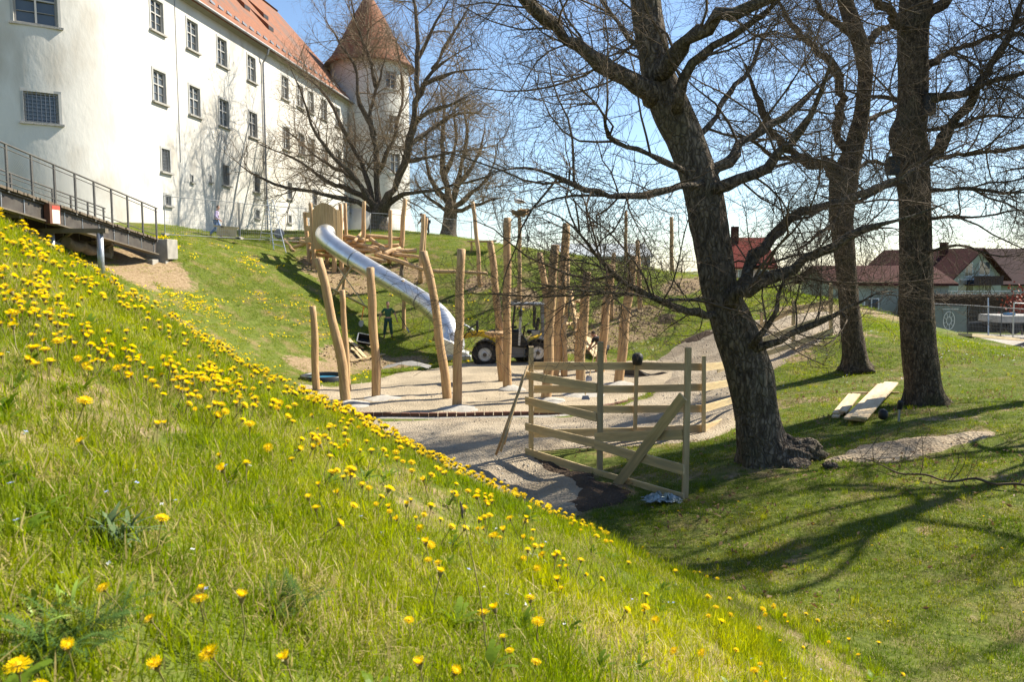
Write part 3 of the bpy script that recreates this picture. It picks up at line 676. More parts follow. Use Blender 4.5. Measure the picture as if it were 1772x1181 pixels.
# ------------------------------------------------------------------ trees
def bark_mat(name, a, b, c, bump=1.0, sc=1.0):
    m = bpy.data.materials.new(name); m.use_nodes = True; t = m.node_tree; N = t.nodes; L = t.links
    p = N['Principled BSDF']; p.inputs['Roughness'].default_value = .92; p.inputs['Specular IOR Level'].default_value = .15
    tc = N.new('ShaderNodeNewGeometry'); mp = N.new('ShaderNodeMapping'); mp.inputs['Scale'].default_value = (1, 1, .38); L.new(tc.outputs['Position'], mp.inputs[0])
    def noise(s, d, src): n = N.new('ShaderNodeTexNoise'); n.inputs['Scale'].default_value = s; n.inputs['Detail'].default_value = d; L.new(src, n.inputs['Vector']); return n.outputs[0]
    def ramp(s, p0, p1, c0, c1):
        r = N.new('ShaderNodeValToRGB'); r.color_ramp.elements[0].position = p0; r.color_ramp.elements[1].position = p1
        r.color_ramp.elements[0].color = (*c0, 1); r.color_ramp.elements[1].color = (*c1, 1); L.new(s, r.inputs[0]); return r.outputs[0]
    f = noise(15 * sc, 12, mp.outputs[0])
    wn = N.new('ShaderNodeTexNoise'); wn.inputs['Scale'].default_value = 5; wn.inputs['Detail'].default_value = 4; L.new(tc.outputs['Position'], wn.inputs['Vector'])
    wv = N.new('ShaderNodeVectorMath'); wv.operation = 'MULTIPLY_ADD'; L.new(wn.outputs['Color'], wv.inputs[0]); wv.inputs[1].default_value = (.16, .16, .16); L.new(mp.outputs[0], wv.inputs[2])
    vo = N.new('ShaderNodeTexVoronoi'); vo.feature = 'DISTANCE_TO_EDGE'; vo.inputs['Scale'].default_value = 15 * sc; L.new(wv.outputs[0], vo.inputs['Vector'])
    crack = ramp(vo.outputs['Distance'], .0, .2, (.35, .35, .35), (1, 1, 1))
    hm = N.new('ShaderNodeMath'); hm.operation = 'MULTIPLY_ADD'; L.new(f, hm.inputs[0]); hm.inputs[1].default_value = .7; L.new(crack, hm.inputs[2])
    mx = N.new('ShaderNodeMix'); mx.data_type = 'RGBA'; L.new(ramp(noise(1.7, 5, tc.outputs['Position']), .50, .68, (0, 0, 0), (.75, .75, .75)), mx.inputs['Factor'])
    L.new(ramp(f, .34, .66, a, b), mx.inputs['A']); mx.inputs['B'].default_value = (*c, 1)
    ck = N.new('ShaderNodeMix'); ck.data_type = 'RGBA'; L.new(crack, ck.inputs['Factor']); ck.inputs['A'].default_value = (a[0] * .9, a[1] * .9, a[2] * .9, 1); L.new(mx.outputs['Result'], ck.inputs['B']); L.new(ck.outputs['Result'], p.inputs['Base Color'])
    bp = N.new('ShaderNodeBump'); bp.inputs['Strength'].default_value = .75 * min(1, bump); bp.inputs['Distance'].default_value = .06
    L.new(hm.outputs[0], bp.inputs['Height']); L.new(bp.outputs[0], p.inputs['Normal'])
    return m
M_bark = bark_mat('grey_brown_bark', (.060, .047, .036), (.24, .195, .15), (.125, .11, .065))
M_bark2 = bark_mat('dark_furrowed_bark', (.045, .034, .025), (.19, .145, .105), (.10, .09, .045), sc=1.3)
M_twig = mat('twig_bark', (.085, .062, .043), (.15, .112, .075), scale=3, rough=.9, coords='World', spec=.2)
M_twig_pale = mat('pale_twig_bark', (.16, .12, .08), (.25, .19, .13), scale=3, rough=.9, coords='World', spec=.2)  # paler brown twig colour, used on the farther trees

class Tubes:
    def __init__(s): s.v = []; s.f = []; s.n = 0
    def add(s, pts, rad, sides): s.many(np.asarray(pts, float)[None], np.asarray(rad, float)[None], sides)
    def many(s, P_, R_, sides):
        """Many tubes at once: P_ (K, m, 3), R_ (K, m)."""
        K, m, _ = P_.shape
        if K == 0: return
        t = np.gradient(P_, axis=1); t /= np.maximum(np.linalg.norm(t, axis=2, keepdims=True), 1e-9)
        ref = np.where(np.abs(t[:, :1, 2:3]) < .85, np.array((0, 0, 1.0)), np.array((1.0, 0, 0)))
        a = np.cross(t, ref); a /= np.maximum(np.linalg.norm(a, axis=2, keepdims=True), 1e-6); b = np.cross(t, a); g = np.arange(sides) * 2 * math.pi / sides
        V = P_[:, :, None] + R_[:, :, None, None] * (np.cos(g)[None, None, :, None] * a[:, :, None] + np.sin(g)[None, None, :, None] * b[:, :, None])
        k = np.arange(K)[:, None, None] * m * sides + np.arange(m - 1)[None, :, None] * sides; q = np.arange(sides)[None, None]; q2 = (q + 1) % sides
        s.v.append(V.reshape(-1, 3)); s.f.append(np.stack([k + q, k + sides + q, k + sides + q2, k + q2], -1).reshape(-1, 4) + s.n); s.n += K * m * sides
    def build(s, name, m, parent, smooth=True):
        return mesh_obj(name, np.concatenate(s.v), np.concatenate(s.f).tolist(), m, parent, smooth)
def grow(rng, p, d, L, n, wander, up, curl=None):
    pts = [np.array(p, float)]; d = unit(d); st = L / n; ax = rng.randn(3) * .25
    for i in range(n):
        d = unit(d + rng.randn(3) * wander + np.array((0, 0, up)) + np.cross(ax, d) * .35)
        pts.append(pts[-1] + d * st)
    return np.array(pts)
TW_ZMIN = -1.3      # no twigs hang lower than this near the lawn
def nvec(a): return a / np.maximum(np.linalg.norm(a, axis=-1, keepdims=True), 1e-9)
def twigs(rng, P_, R_, spec, T, tmin=.12):
    """Branches on many parents at once; spec = [(per metre, length lo, hi, segments, sides, wander, up, radius factor)] level by level."""
    for pm, l0, l1, ns, sides, wa, up, rf in spec:
        K, m, _ = P_.shape
        if K == 0: return
        L = np.linalg.norm(np.diff(P_, axis=1), axis=2).sum(1); cnt = rng.poisson(L * pm * (1 - tmin)); par = np.repeat(np.arange(K), cnt); n = len(par)
        t = rng.uniform(tmin, 1, n); s_ = t * (m - 1) * .9999; i = s_.astype(int); f = (s_ - i)[:, None]
        p = P_[par, i] * (1 - f) + P_[par, i + 1] * f; r = R_[par, i] * (1 - f[:, 0]) + R_[par, i + 1] * f[:, 0]; tan = nvec(P_[par, i + 1] - P_[par, i])
        q = rng.randn(n, 3); q = nvec(q - tan * (q * tan).sum(1, keepdims=True)); ang = np.radians(rng.uniform(28, 75, n))[:, None]; d = tan * np.cos(ang) + q * np.sin(ang)
        ln = rng.uniform(l0, l1, n) * (1.15 - .5 * t); br = np.minimum(r * .75, np.maximum(.0034, ln * rf)); ax = rng.randn(n, 3) * .25; pts = [p]
        for _ in range(ns):
            d = nvec(d + rng.randn(n, 3) * wa + np.array((0, 0, up)) + np.cross(ax, d) * .35); pts.append(pts[-1] + d * (ln / ns)[:, None])
        P_ = np.stack(pts, 1); ok = P_[:, -1, 2] > TW_ZMIN; P_ = P_[ok]; br = br[ok]; R_ = br[:, None] + (np.maximum(br * .3, .0022) - br)[:, None] * np.linspace(0, 1, ns + 1)[None]; T.many(P_, R_, sides); tmin = .15
def resample(pts, rad, n=18):
    pts = np.asarray(pts, float); cs = np.concatenate([[0], np.cumsum(np.linalg.norm(np.diff(pts, axis=0), axis=1))]); t = np.linspace(0, cs[-1], n)
    return np.stack([np.interp(t, cs, pts[:, k]) for k in range(3)], 1), np.interp(t, cs, rad)
def sub_branches(rng, pts, rad, spec, lev, T, tmin=.12):
    a, b = resample(pts, rad); twigs(rng, a[None], b[None], spec, T, tmin)
def fine(path, k):
    """Smooth resample of a polyline."""
    A = np.array([tuple(p) for p in path]); seg = np.linalg.norm(np.diff(A, axis=0), axis=1); cs = np.concatenate([[0], np.cumsum(seg)])
    n = max(4, int(cs[-1] / k)); t = np.linspace(0, cs[-1], n + 1)
    B = np.stack([np.interp(t, cs, A[:, j]) for j in range(A.shape[1])], 1)
    for _ in range(2): B[1:-1] = (B[:-2] + 2 * B[1:-1] + B[2:]) / 4
    return B
def px_path(pix, Ya, Yb, width0, width1):
    out = []
    for i, q in enumerate(pix):
        t = i / (len(pix) - 1); Yv = lerp(Ya, Yb, t); p = P(q[0], q[1], Y=Yv); out.append((*p, lerp(width0, width1, t ** .8) * (1 - .75 * max(0, t - .7) / .3) / 2 / FOC * Yv))
    return out
def trunk_mesh(rows, Y, k, sides, rng, knob, ylean=0.0, slim=.90):
    """rows = (centre px, py, width px) from the foot up."""
    pts = []
    for i, (cx, cy, w) in enumerate(rows): p = P(cx, cy, Y=Y + ylean * i / len(rows)); pts.append((*p, w / 2 / FOC * Y))
    B = fine(pts, k); c = B[:, :3]; r = B[:, 3] * (slim if Y > 13 else .86)
    vs, fs = tube_arrays(c, r, sides, True)
    V = np.array(vs).reshape(len(c), sides, 3); ang = np.arange(sides) * 2 * math.pi / sides
    z = np.arange(len(c))[:, None] * k
    n1 = fnoise(np.cos(ang)[None] * 1.3 + z * 0 + 7 * rng.rand(), z * .9 + np.sin(ang)[None] * 1.3, .8, 4) - .5
    n2 = fnoise(np.cos(ang)[None] * 6 + 3, z * 1.2 + np.sin(ang)[None] * 6, .6, 3) - .5
    foot = np.clip(1 - z / .9, 0, 1) ** 2 * (.16 + .22 * np.cos(ang * 5 + 1.0)[None])
    dd = V - c[:, None]; V = c[:, None] + dd * (1 + knob * n1 * 1.1 + .13 * n2 + foot)[..., None]
    return V.reshape(-1, 3), fs, c, r
def make_tree(name, label, rows, Y, limbs, spec, seed, bark, twig, k=.12, sides=40, knob=.25, ylean=0., crown=None, group=None):
    rng = np.random.RandomState(seed)
    V, fs, c, r = trunk_mesh(rows, Y, k, sides, rng, knob, ylean)
    gz = h1(c[0][0], c[0][1]); base = (c[0][0], c[0][1], gz)
    t = thing(name, label, 'tree', base, group)
    mesh_obj('trunk', V, fs, bark, t, True)
    T = Tubes()
    for pix, Ya, Yb, w0, w1 in limbs:
        B = fine(px_path(pix, Ya, Yb, w0, w1), .22 if Y < 40 else .8); p = B[:, :3]; rr = B[:, 3]
        m = len(p); jit = (rng.randn(m, 3)) * rr[:, None] * .35; jit[0] = 0; p = p + jit
        vs, ff = tube_arrays(p, rr * (1 + .14 * rng.randn(m)), 10 if Y < 40 else 7, True)
        mesh_obj('limb', vs, ff, bark, t, True)
        sub_branches(rng, p, rr, spec, 0, T, .10)
    if crown:      # further limbs up the trunk above the picture
        zlo, n, llo, lhi = crown
        idx = [i for i in range(len(c)) if c[i][2] > zlo]
        for _ in range(n):
            i = idx[rng.randint(len(idx))]; ln = rng.uniform(llo, lhi); a = rng.uniform(0, 2 * math.pi)
            d = np.array((math.cos(a), math.sin(a), rng.uniform(.2, .9))); q = grow(rng, c[i], d, ln, 12, .14, .03)
            rr = np.linspace(min(r[i] * .5, ln * .022), .012, 13)
            vs, ff = tube_arrays(q, rr, 7, True); mesh_obj('limb', vs, ff, bark, t, True)
            sub_branches(rng, q, rr, spec, 0, T, .2)
    o = T.build('twigs', twig, t); o['kind'] = 'stuff'
    return t
SP = [(5.2, .8, 2.7, 7, 4, .19, .02, .0090), (8.5, .35, 1.15, 4, 3, .25, .02, .0075), (9.5, .16, .52, 2, 3, .30, .03, .0085)]
SP_OUT = [(2.0, .9, 2.6, 5, 4, .17, .02, .011), (3.2, .35, 1.15, 3, 3, .22, .02, .010), (3.0, .2, .5, 2, 3, .28, .03, .013)]
T1Y = 12.75
main_rows = [(1333, 806, 150), (1326, 790, 112), (1318, 765, 92), (1309, 719, 84), (1297, 651, 90), (1283, 600, 84), (1264, 549, 78), (1244, 500, 66), (1232, 420, 68), (1219, 339, 76), (1203, 296, 70), (1184, 237, 70), (1158, 182, 72), (1142, 140, 64), (1134, 100, 56), (1122, 42, 58), (1118, 0, 56), (1110, -120, 50), (1105, -260, 38), (1112, -420, 20)]
main_limbs = [
    ([(1130, 170), (1110, 157), (1063, 123), (1008, 80), (966, 47), (932, 17), (902, 0), (850, -60), (800, -150)], 12.75, 11.0, 34, 14),
    ([(1140, 130), (1160, 93), (1199, 72), (1224, 34), (1279, 21), (1326, 0), (1400, -40), (1480, -90)], 12.6, 10.8, 34, 14),
    ([(1172, 190), (1177, 161), (1190, 110), (1228, 80), (1287, 55), (1342, 8), (1400, -60)], 12.5, 11.6, 22, 9),
    ([(1215, 318), (1165, 326), (1114, 339), (1063, 341), (1025, 334), (974, 311), (919, 284), (880, 293), (845, 300)], 12.5, 10.2, 15, 4),
    ([(1185, 295), (1131, 271), (1084, 252), (1046, 243), (1044, 225), (1050, 207), (1040, 180), (1000, 150)], 12.4, 11.0, 12, 4),
    ([(1228, 310), (1258, 292), (1275, 254), (1317, 224), (1368, 203), (1389, 174), (1423, 144), (1480, 100)], 12.6, 13.6, 20, 6),
    ([(1235, 328), (1283, 315), (1330, 292), (1368, 250), (1402, 203), (1428, 150), (1440, 90)], 12.5, 11.2, 24, 8),
    ([(1262, 530), (1275, 505), (1300, 490), (1343, 477), (1389, 458), (1432, 427), (1466, 405), (1516, 393), (1559, 384), (1640, 350)], 12.5, 11.3, 30, 8),
    ([(1270, 525), (1283, 494), (1300, 456), (1326, 418), (1359, 381), (1393, 362), (1435, 353), (1507, 330), (1554, 313), (1613, 275), (1690, 240)], 12.7, 13.8, 26, 7),
    ([(1300, 604), (1326, 604), (1360, 587), (1402, 562), (1436, 549), (1461, 545), (1495, 511), (1540, 500)], 12.5, 11.8, 20, 4),
    ([(1300, 600), (1318, 585), (1330, 566), (1343, 537), (1347, 507), (1356, 481), (1390, 440)], 12.4, 11.9, 13, 5),
    ([(1235, 545), (1217, 540), (1176, 537), (1139, 520), (1102, 503), (1068, 483), (1048, 462), (1024, 435), (1004, 405), (983, 381), (955, 366), (900, 355)], 12.4, 9.6, 15, 3),
    ([(1235, 520), (1214, 516), (1170, 520), (1120, 515), (1071, 505), (1017, 506), (949, 496), (888, 479), (868, 469)], 12.4, 9.2, 7, 2),
    ([(1150, 160), (1120, 100), (1085, 60), (1040, 0), (1000, -50)], 12.9, 14.5, 12, 6),
    ([(1190, 250), (1230, 215), (1260, 160), (1300, 120), (1320, 60), (1360, 10)], 12.9, 14.8, 12, 5),
]
make_tree('lime_tree', 'thick leaning bare tree with gnarled foot beside the board fence', main_rows, T1Y, main_limbs, SP, 11, M_bark, M_twig, k=.07, sides=64, knob=.24, crown=(4.6, 7, 3, 5.5))
t3_rows = [(1604, 712, 92), (1602, 700, 76), (1598, 670, 66), (1590, 600, 62), (1585, 500, 60), (1583, 339, 55), (1574, 250, 62), (1568, 233, 66), (1577, 210, 54), (1579, 170, 52), (1580, 42, 54), (1586, 0, 56), (1588, -150, 45), (1595, -320, 28), (1600, -480, 12)]
t3_limbs = [
    ([(1598, 285), (1613, 271), (1651, 212), (1677, 178), (1706, 131), (1740, 72), (1772, 0), (1800, -80)], 17.2, 16, 20, 8),
    ([(1600, 172), (1617, 165), (1643, 176), (1672, 161), (1706, 140), (1772, 127), (1850, 100)], 17.0, 15.6, 18, 8),
    ([(1598, 280), (1664, 267), (1723, 262), (1790, 250), (1860, 235)], 17.3, 18.5, 10, 4),
    ([(1600, 332), (1640, 330), (1681, 322), (1723, 338), (1790, 330), (1850, 340)], 17.0, 15.2, 9, 3),
    ([(1595, 226), (1660, 216), (1702, 199), (1790, 205)], 17.2, 17.8, 10, 4),
    ([(1570, 60), (1540, 20), (1500, -20), (1450, -60)], 17.2, 15.0, 18, 8),
    ([(1600, 30), (1625, 10), (1650, -15), (1700, -60)], 17.2, 17.0, 24, 10),
    ([(1600, 120), (1640, 90), (1690, 70), (1740, 60), (1800, 20)], 17.3, 19.0, 12, 5),
    ([(1572, 320), (1545, 315), (1500, 345), (1470, 355), (1420, 340)], 17.0, 15.6, 10, 3),
    ([(1600, 380), (1650, 372), (1700, 380), (1745, 360), (1790, 365)], 17.1, 15.8, 7, 2),
    ([(1598, 440), (1640, 420), (1690, 430), (1730, 450), (1772, 440)], 17.0, 15.2, 6, 2),
    ([(1570, 180), (1530, 165), (1500, 170), (1450, 150)], 17.2, 18.5, 9, 4),
]
make_tree('lime_tree', 'tall straight bare tree with a burl and two dark nest boxes', t3_rows, 17.2, t3_limbs, SP, 23, M_bark2, M_twig, k=.10, sides=48, knob=.14, crown=(6, 9, 3, 6))
t2_rows = [(1482, 642, 62), (1481, 632, 46), (1476, 590, 40), (1472, 549, 37), (1464, 465, 37), (1456, 381, 42), (1460, 313, 52), (1477, 262, 36), (1490, 203, 28), (1499, 127, 26), (1492, 85, 28), (1475, 40, 30), (1462, 0, 26), (1452, -80, 20), (1450, -200, 10)]
t2_limbs = [
    ([(1455, 320), (1440, 296), (1406, 279), (1376, 271), (1334, 231), (1317, 190), (1304, 157), (1290, 110)], 22.6, 21, 26, 9),
    ([(1478, 268), (1461, 254), (1440, 220), (1462, 170), (1448, 127), (1419, 89), (1385, 59), (1351, 13), (1335, -40)], 22.6, 22, 19, 10),
    ([(1496, 110), (1499, 72), (1524, 53), (1550, 42), (1600, 20)], 22.6, 24, 17, 7),
    ([(1485, 215), (1540, 190), (1570, 180), (1640, 190)], 22.7, 24.5, 9, 4),
    ([(1470, 300), (1510, 275), (1545, 290), (1600, 280), (1660, 300)], 22.6, 24.8, 8, 3),
    ([(1455, 380), (1420, 400), (1390, 430), (1350, 440)], 22.5, 21.5, 8, 2),
    ([(1462, 420), (1490, 400), (1530, 392), (1570, 400)], 22.5, 21, 7, 2),
    ([(1480, 60), (1430, 30), (1400, -20)], 22.6, 21, 14, 7),
    ([(1380, 272), (1340, 275), (1300, 240), (1260, 225)], 21.6, 20, 10, 3),
]
make_tree('lime_tree', 'slimmer forked bare tree standing behind the pair of larger trunks', t2_rows, 22.6, t2_limbs, SP, 37, M_bark2, M_twig, k=.12, sides=36, knob=.16, crown=(6.5, 8, 3, 5.5))
# the tree just right of the picture whose boughs reach in
t4_rows = [(1992, 690, 74), (1990, 650, 60), (1986, 560, 56), (1982, 400, 54), (1978, 200, 50), (1974, 0, 44), (1966, -200, 34), (1960, -400, 14)]
t4_limbs = [([(1978, 200), (1960, 175), (1950, 150), (1860, 90), (1780, 60), (1720, 50)], 18.1, 17, 24, 5), ([(1980, 300), (1970, 292), (1960, 300), (1860, 280), (1770, 290), (1720, 300)], 18.1, 16, 18, 3),
            ([(1975, 60), (1940, -20), (1900, -80), (1780, -150)], 18.1, 16.5, 26, 8), ([(1982, 380), (1970, 396), (1960, 390), (1880, 400), (1790, 400)], 18.1, 19, 12, 3), ([(1976, 100), (1940, 60), (1900, 10), (1800, 0), (1740, -20)], 18.1, 20, 18, 5)]
make_tree('lime_tree', 'bare tree at the right edge, only its boughs reach into view', t4_rows, 18.1, t4_limbs, SP, 51, M_bark2, M_twig, k=.2, sides=24, knob=.14, crown=(3, 6, 3, 6))
t5_rows = [(2240, 790, 60), (2238, 740, 48), (2230, 600, 44), (2225, 400, 40), (2215, 100, 34), (2200, -200, 26), (2190, -500, 18), (2185, -760, 9)]
t5_limbs = [([(2215, 0), (2080, -120), (1950, -200), (1840, -300)], 13.4, 12, 18, 6), ([(2210, -120), (2260, -300), (2330, -480)], 13.4, 14, 16, 6), ([(2200, -200), (2100, -380), (2000, -560)], 13.4, 15, 16, 6)]
make_tree('lime_tree', 'bare tree just outside the right edge, known by its long shadow', t5_rows, 13.4, t5_limbs, SP_OUT, 57, M_bark2, M_twig, k=.3, sides=18, knob=.14, crown=(1.0, 30, 3, 6.5))
# big tree in front of the castle
TAY = 58.0
SPA = [(2.6, 2.0, 5.4, 7, 4, .18, .06, .010), (3.2, 1.0, 2.8, 4, 3, .22, .05, .0105), (3.0, .5, 1.5, 2, 3, .26, .04, .015)]
ta_rows = [(656, 402, 46), (656, 392, 34), (656, 380, 30), (656, 366, 32), (656, 352, 24)]
ta_limbs = [
    ([(660, 372), (668, 362), (678, 332), (695, 295), (705, 257), (714, 217), (722, 176), (732, 146), (749, 119), (780, 98), (820, 75)], 58, 54, 20, 5),
    ([(724, 165), (722, 119), (725, 68), (719, 27), (715, -5), (705, -50)], 56, 57, 10, 4),
    ([(655, 370), (651, 356), (654, 305), (651, 264), (644, 237), (641, 190), (651, 149), (665, 120), (670, 80)], 58, 59, 15, 4),
    ([(652, 368), (648, 352), (631, 325), (614, 312), (590, 285), (563, 257), (539, 230), (534, 203), (528, 165), (515, 150), (500, 110)], 58, 55, 12, 3),
    ([(645, 350), (635, 300), (617, 261), (600, 237), (583, 200), (570, 169), (549, 146), (515, 125), (495, 108)], 58, 62, 10, 3),
    ([(650, 362), (637, 339), (614, 329), (583, 325), (556, 308), (526, 285), (499, 268), (465, 257), (430, 240)], 58, 61, 11, 3),
    ([(653, 368), (644, 359), (617, 349), (583, 342), (549, 332), (516, 329), (482, 322), (441, 305), (414, 291), (400, 270)], 58, 54, 11, 3),
    ([(660, 366), (665, 356), (685, 339), (719, 332), (753, 330), (803, 318), (847, 305), (881, 288)], 58, 55, 11, 3),
    ([(712, 225), (714, 213), (736, 196), (770, 186), (803, 169), (830, 156)], 56.4, 53, 10, 3),
    ([(707, 255), (714, 247), (746, 224), (780, 200), (820, 190), (850, 200)], 56.6, 60, 10, 3),
    ([(648, 235), (630, 200), (614, 163), (624, 136), (614, 108), (590, 81), (575, 50), (560, 30)], 58.5, 60, 9, 3),
    ([(700, 280), (740, 275), (780, 260), (820, 262), (860, 250)], 57, 61, 8, 3),
    ([(655, 300), (680, 250), (690, 200), (700, 150), (690, 100), (680, 40)], 58.5, 62, 9, 3),
    ([(640, 335), (600, 300), (575, 290), (545, 270), (515, 240), (480, 215)], 58.2, 64, 8, 3),
    ([(730, 148), (770, 130), (800, 118), (845, 120)], 55, 53, 7, 3),
    ([(724, 100), (745, 60), (760, 20), (790, -20)], 57, 55, 8, 3),
    ([(651, 150), (640, 100), (620, 60), (610, 10), (600, -40)], 59, 60, 8, 3),
    ([(748, 120), (775, 70), (800, 40), (815, 0)], 55, 56, 7, 3),
]
make_tree('spreading_tree', 'wide spreading bare tree growing on the lawn before the castle tower', ta_rows, TAY, ta_limbs, SPA, 61, M_bark, M_twig_pale, k=.25, sides=20, knob=.15)
SPB = [(2.4, 2.0, 5.2, 6, 3, .18, .07, .011), (3.0, 1.0, 3.0, 4, 3, .22, .05, .0115), (2.8, .6, 1.7, 2, 3, .26, .04, .018)]
tb_rows = [(775, 420, 44), (776, 405, 30), (778, 385, 26), (782, 350, 24)]
tb_limbs = [([(780, 370), (775, 330), (768, 290), (765, 240), (770, 200), (765, 160), (760, 140)], 74, 75, 14, 3), ([(780, 360), (795, 320), (800, 280), (810, 240), (805, 200), (800, 170)], 74, 72, 13, 3),
            ([(782, 360), (810, 340), (835, 320), (855, 290), (862, 250)], 74, 72, 10, 3), ([(778, 355), (755, 330), (740, 300), (735, 260), (740, 220)], 74, 76, 10, 3), ([(782, 365), (820, 358), (850, 345), (880, 340)], 74, 73, 9, 3),
            ([(790, 320), (820, 290), (835, 250), (840, 215)], 73.4, 75, 9, 3), ([(770, 300), (790, 260), (785, 210), (790, 170)], 74.5, 73, 9, 3), ([(782, 372), (750, 350), (725, 330), (715, 300)], 74, 75, 8, 3)]
make_tree('spreading_tree', 'fine branched bare tree behind the mesh fence, right of the tower', tb_rows, 74, tb_limbs, SPB, 71, M_bark, M_twig_pale, k=.4, sides=12, knob=.12)
# far bare trees behind the houses
SPF = [(1.2, 1.4, 3.6, 4, 3, .2, .06, .012), (1.9, .7, 2.0, 2, 3, .24, .05, .018)]
def far_tree(seed, x, y, hgt, label, twig=None):
    rng = np.random.RandomState(seed); z = h1(x, y); t = thing('far_tree', label, 'tree', (x, y, z), 'bare trees far behind the houses')
    tr = grow(rng, (x, y, z - .2), (0, 0, 1), hgt * .9, 10, .05, .05); r = np.linspace(hgt * .017, .03, 11)
    vs, ff = tube_arrays(tr, r, 7, True); mesh_obj('trunk', vs, ff, M_bark, t, True)
    T = Tubes()
    for k in range(22):
        i = rng.randint(2, 10); ln = hgt * rng.uniform(.2, .42) * (1.1 - i / 14)
        q = grow(rng, tr[i], (rng.randn(), rng.randn(), .9), ln, 7, .14, .06); rr = np.linspace(r[i] * .5, .02, 8); T.add(q, rr, 4); sub_branches(rng, q, rr, SPF, 0, T, .15)
    T.build('crown', twig or M_twig_pale, t)['kind'] = 'stuff'
_ft = [(1690, 128, 13, 'tall bare tree above the roof ridge of the balcony house'), (1745, 135, 14, 'tall bare tree above the dark roof at the right edge'), (1640, 140, 13, 'bare tree behind the red roof, right of the straight trunk'), (1525, 118, 10, 'bare tree seen between the two straight trunks'), (1395, 108, 10, 'bushy bare tree right of the pink gable'),
       (1430, 126, 11, 'bare tree left of the forked trunk, far back'), (1365, 122, 9, 'small bare tree beside the pink house'), (1130, 95, 8, 'low bare tree on the horizon left of the thick trunk'), (1175, 105, 9, 'bare tree on the horizon touching the thick trunk'), (1215, 118, 9, 'far bare tree hidden partly by the thick trunk'), (1005, 120, 8, 'pale bush-like tree on the horizon over the play posts')]
_ft += [(1472, 132, 12, 'bare tree whose crown shows just left of the slim trunk'), (1505, 140, 13, 'bare tree far behind the red outbuilding roof'), (1548, 136, 12, 'bare tree whose crown touches the straight trunk from the left'), (1622, 118, 11, 'bare tree close behind the left slope of the balcony house'), (1715, 126, 13, 'bare tree between the balcony house and the purple roof'), (1770, 128, 14, 'outermost bare tree above the purple roof')]
for i, (px_, y_, h_, lb) in enumerate(_ft): far_tree(100 + i, (px_ - CX) / FOC * y_, y_, h_, lb)
# ------------------------------------------------------------------ peeled poles of the playground
POLES = []
def pole(pix, w, label, Y=None, dY=0.0, tip=.85, name='climbing_pole'):
    """pix = list of (px, py) from foot to top; w = width in photo pixels."""
    b = P(*pix[0], z=FLOOR + .06) if Y is None else P(*pix[0], Y=Y)
    pts = [P(q[0], q[1], Y=b.y + dY * i / max(1, len(pix) - 1)) for i, q in enumerate(pix)]
    pts[0] = pts[0] - Vector((0, 0, .3))
    o = log(name, pts, w / 2 / FOC * b.y, M_wood, seed=len(POLES) + 1, n=14, tip=tip)
    tag(o, label, 'pole', 'peeled robinia poles'); POLES.append(b); return o
pole([(547, 678), (545, 600), (541, 531)], 13, 'short upright wooden pole, leftmost of all at the edge of the pit')
pole([(600, 698), (594, 640), (578, 565), (563, 500), (551, 448)], 17, 'long bent pole leaning left, in front of the tube slide')
pole([(603, 676), (598, 600), (592, 503)], 11, 'thin pole standing right behind the long bent pole')
pole([(652, 690), (650, 620), (644, 540), (641, 464)], 16, 'pole with slanted top standing left of the worker in green')
pole([(776, 690), (768, 640), (757, 560), (745, 480), (732, 436)], 16, 'pole leaning left across the lower end of the slide')
pole([(789, 706), (792, 640), (795, 540), (798, 432)], 17, 'straight pole nearest the brick edging, left of the loader')
pole([(869, 658), (863, 560), (856, 480), (848, 418)], 14, 'bent pole carrying the small wooden seat before the loader')
pole([(878, 672), (877, 560), (878, 378)], 15, 'tall straight pole in front of the loader cab')
pole([(957, 628), (950, 560), (943, 500), (934, 438)], 13, 'pole leaning left behind the loader rear')
pole([(945, 693), (950, 600), (953, 523), (961, 425)], 18, 'thick pole rising behind the left gate post')
pole([(958, 650), (965, 580), (972, 500), (980, 388)], 16, 'tall pole leaning right in the middle cluster, highest tip')
pole([(976, 650), (976, 600), (975, 548)], 12, 'short stub pole beside the small middle platform')
pole([(1003, 682), (1006, 600), (1011, 540), (1016, 472)], 17, 'pole with pale slanted top right of the notched log')
pole([(998, 642), (1000, 600), (1003, 552)], 10, 'short pole hidden behind the pale topped pole')
pole([(1037, 645), (1044, 580), (1052, 510), (1058, 459)], 16, 'reddish pole leaning right above the middle fence post')
pole([(1070, 664), (1078, 590), (1086, 520), (1098, 444)], 17, 'thick pole leaning right, farthest right in the pit')
pole([(1058, 545), (1059, 490), (1062, 438)], 8, 'thin pole on the far slope between the two reddish poles', Y=39)
pole([(1108, 545), (1106, 480), (1103, 416)], 8, 'slender pole on the far slope right of the pit', Y=39.5)
pole([(1083, 452), (1083, 410), (1083, 366)], 6, 'slender pole on the skyline above the reddish pole', Y=47)
pole([(1163, 468), (1162, 420), (1162, 376)], 7, 'slender pole on the skyline left of the thick trunk', Y=45.5)
pole([(831, 491), (827, 430), (818, 350)], 7.5, 'slender leaning pole on the upper slope left of the nest', Y=42.5)
pole([(628, 438), (629, 400), (630, 349)], 8, 'upright pole behind the top of the slide', Y=45.5)
pole([(674, 447), (675, 410), (676, 364)], 7.5, 'short pole in the log heap behind the slide', Y=45)
pole([(694, 428), (697, 390), (701, 345)], 8.5, 'pole leaning right at the back of the log heap', Y=46)
pole([(727, 480), (730, 430), (733, 371)], 8, 'taller of two poles standing close together right of the log heap', Y=43)
pole([(732, 438), (735, 410), (738, 378)], 6.5, 'shorter leaning pole of the close pair right of the log heap', Y=45.5)
pole([(699, 572), (699, 530), (697, 486)], 7, 'prop under the middle of the tube slide, behind the worker', Y=38.9)
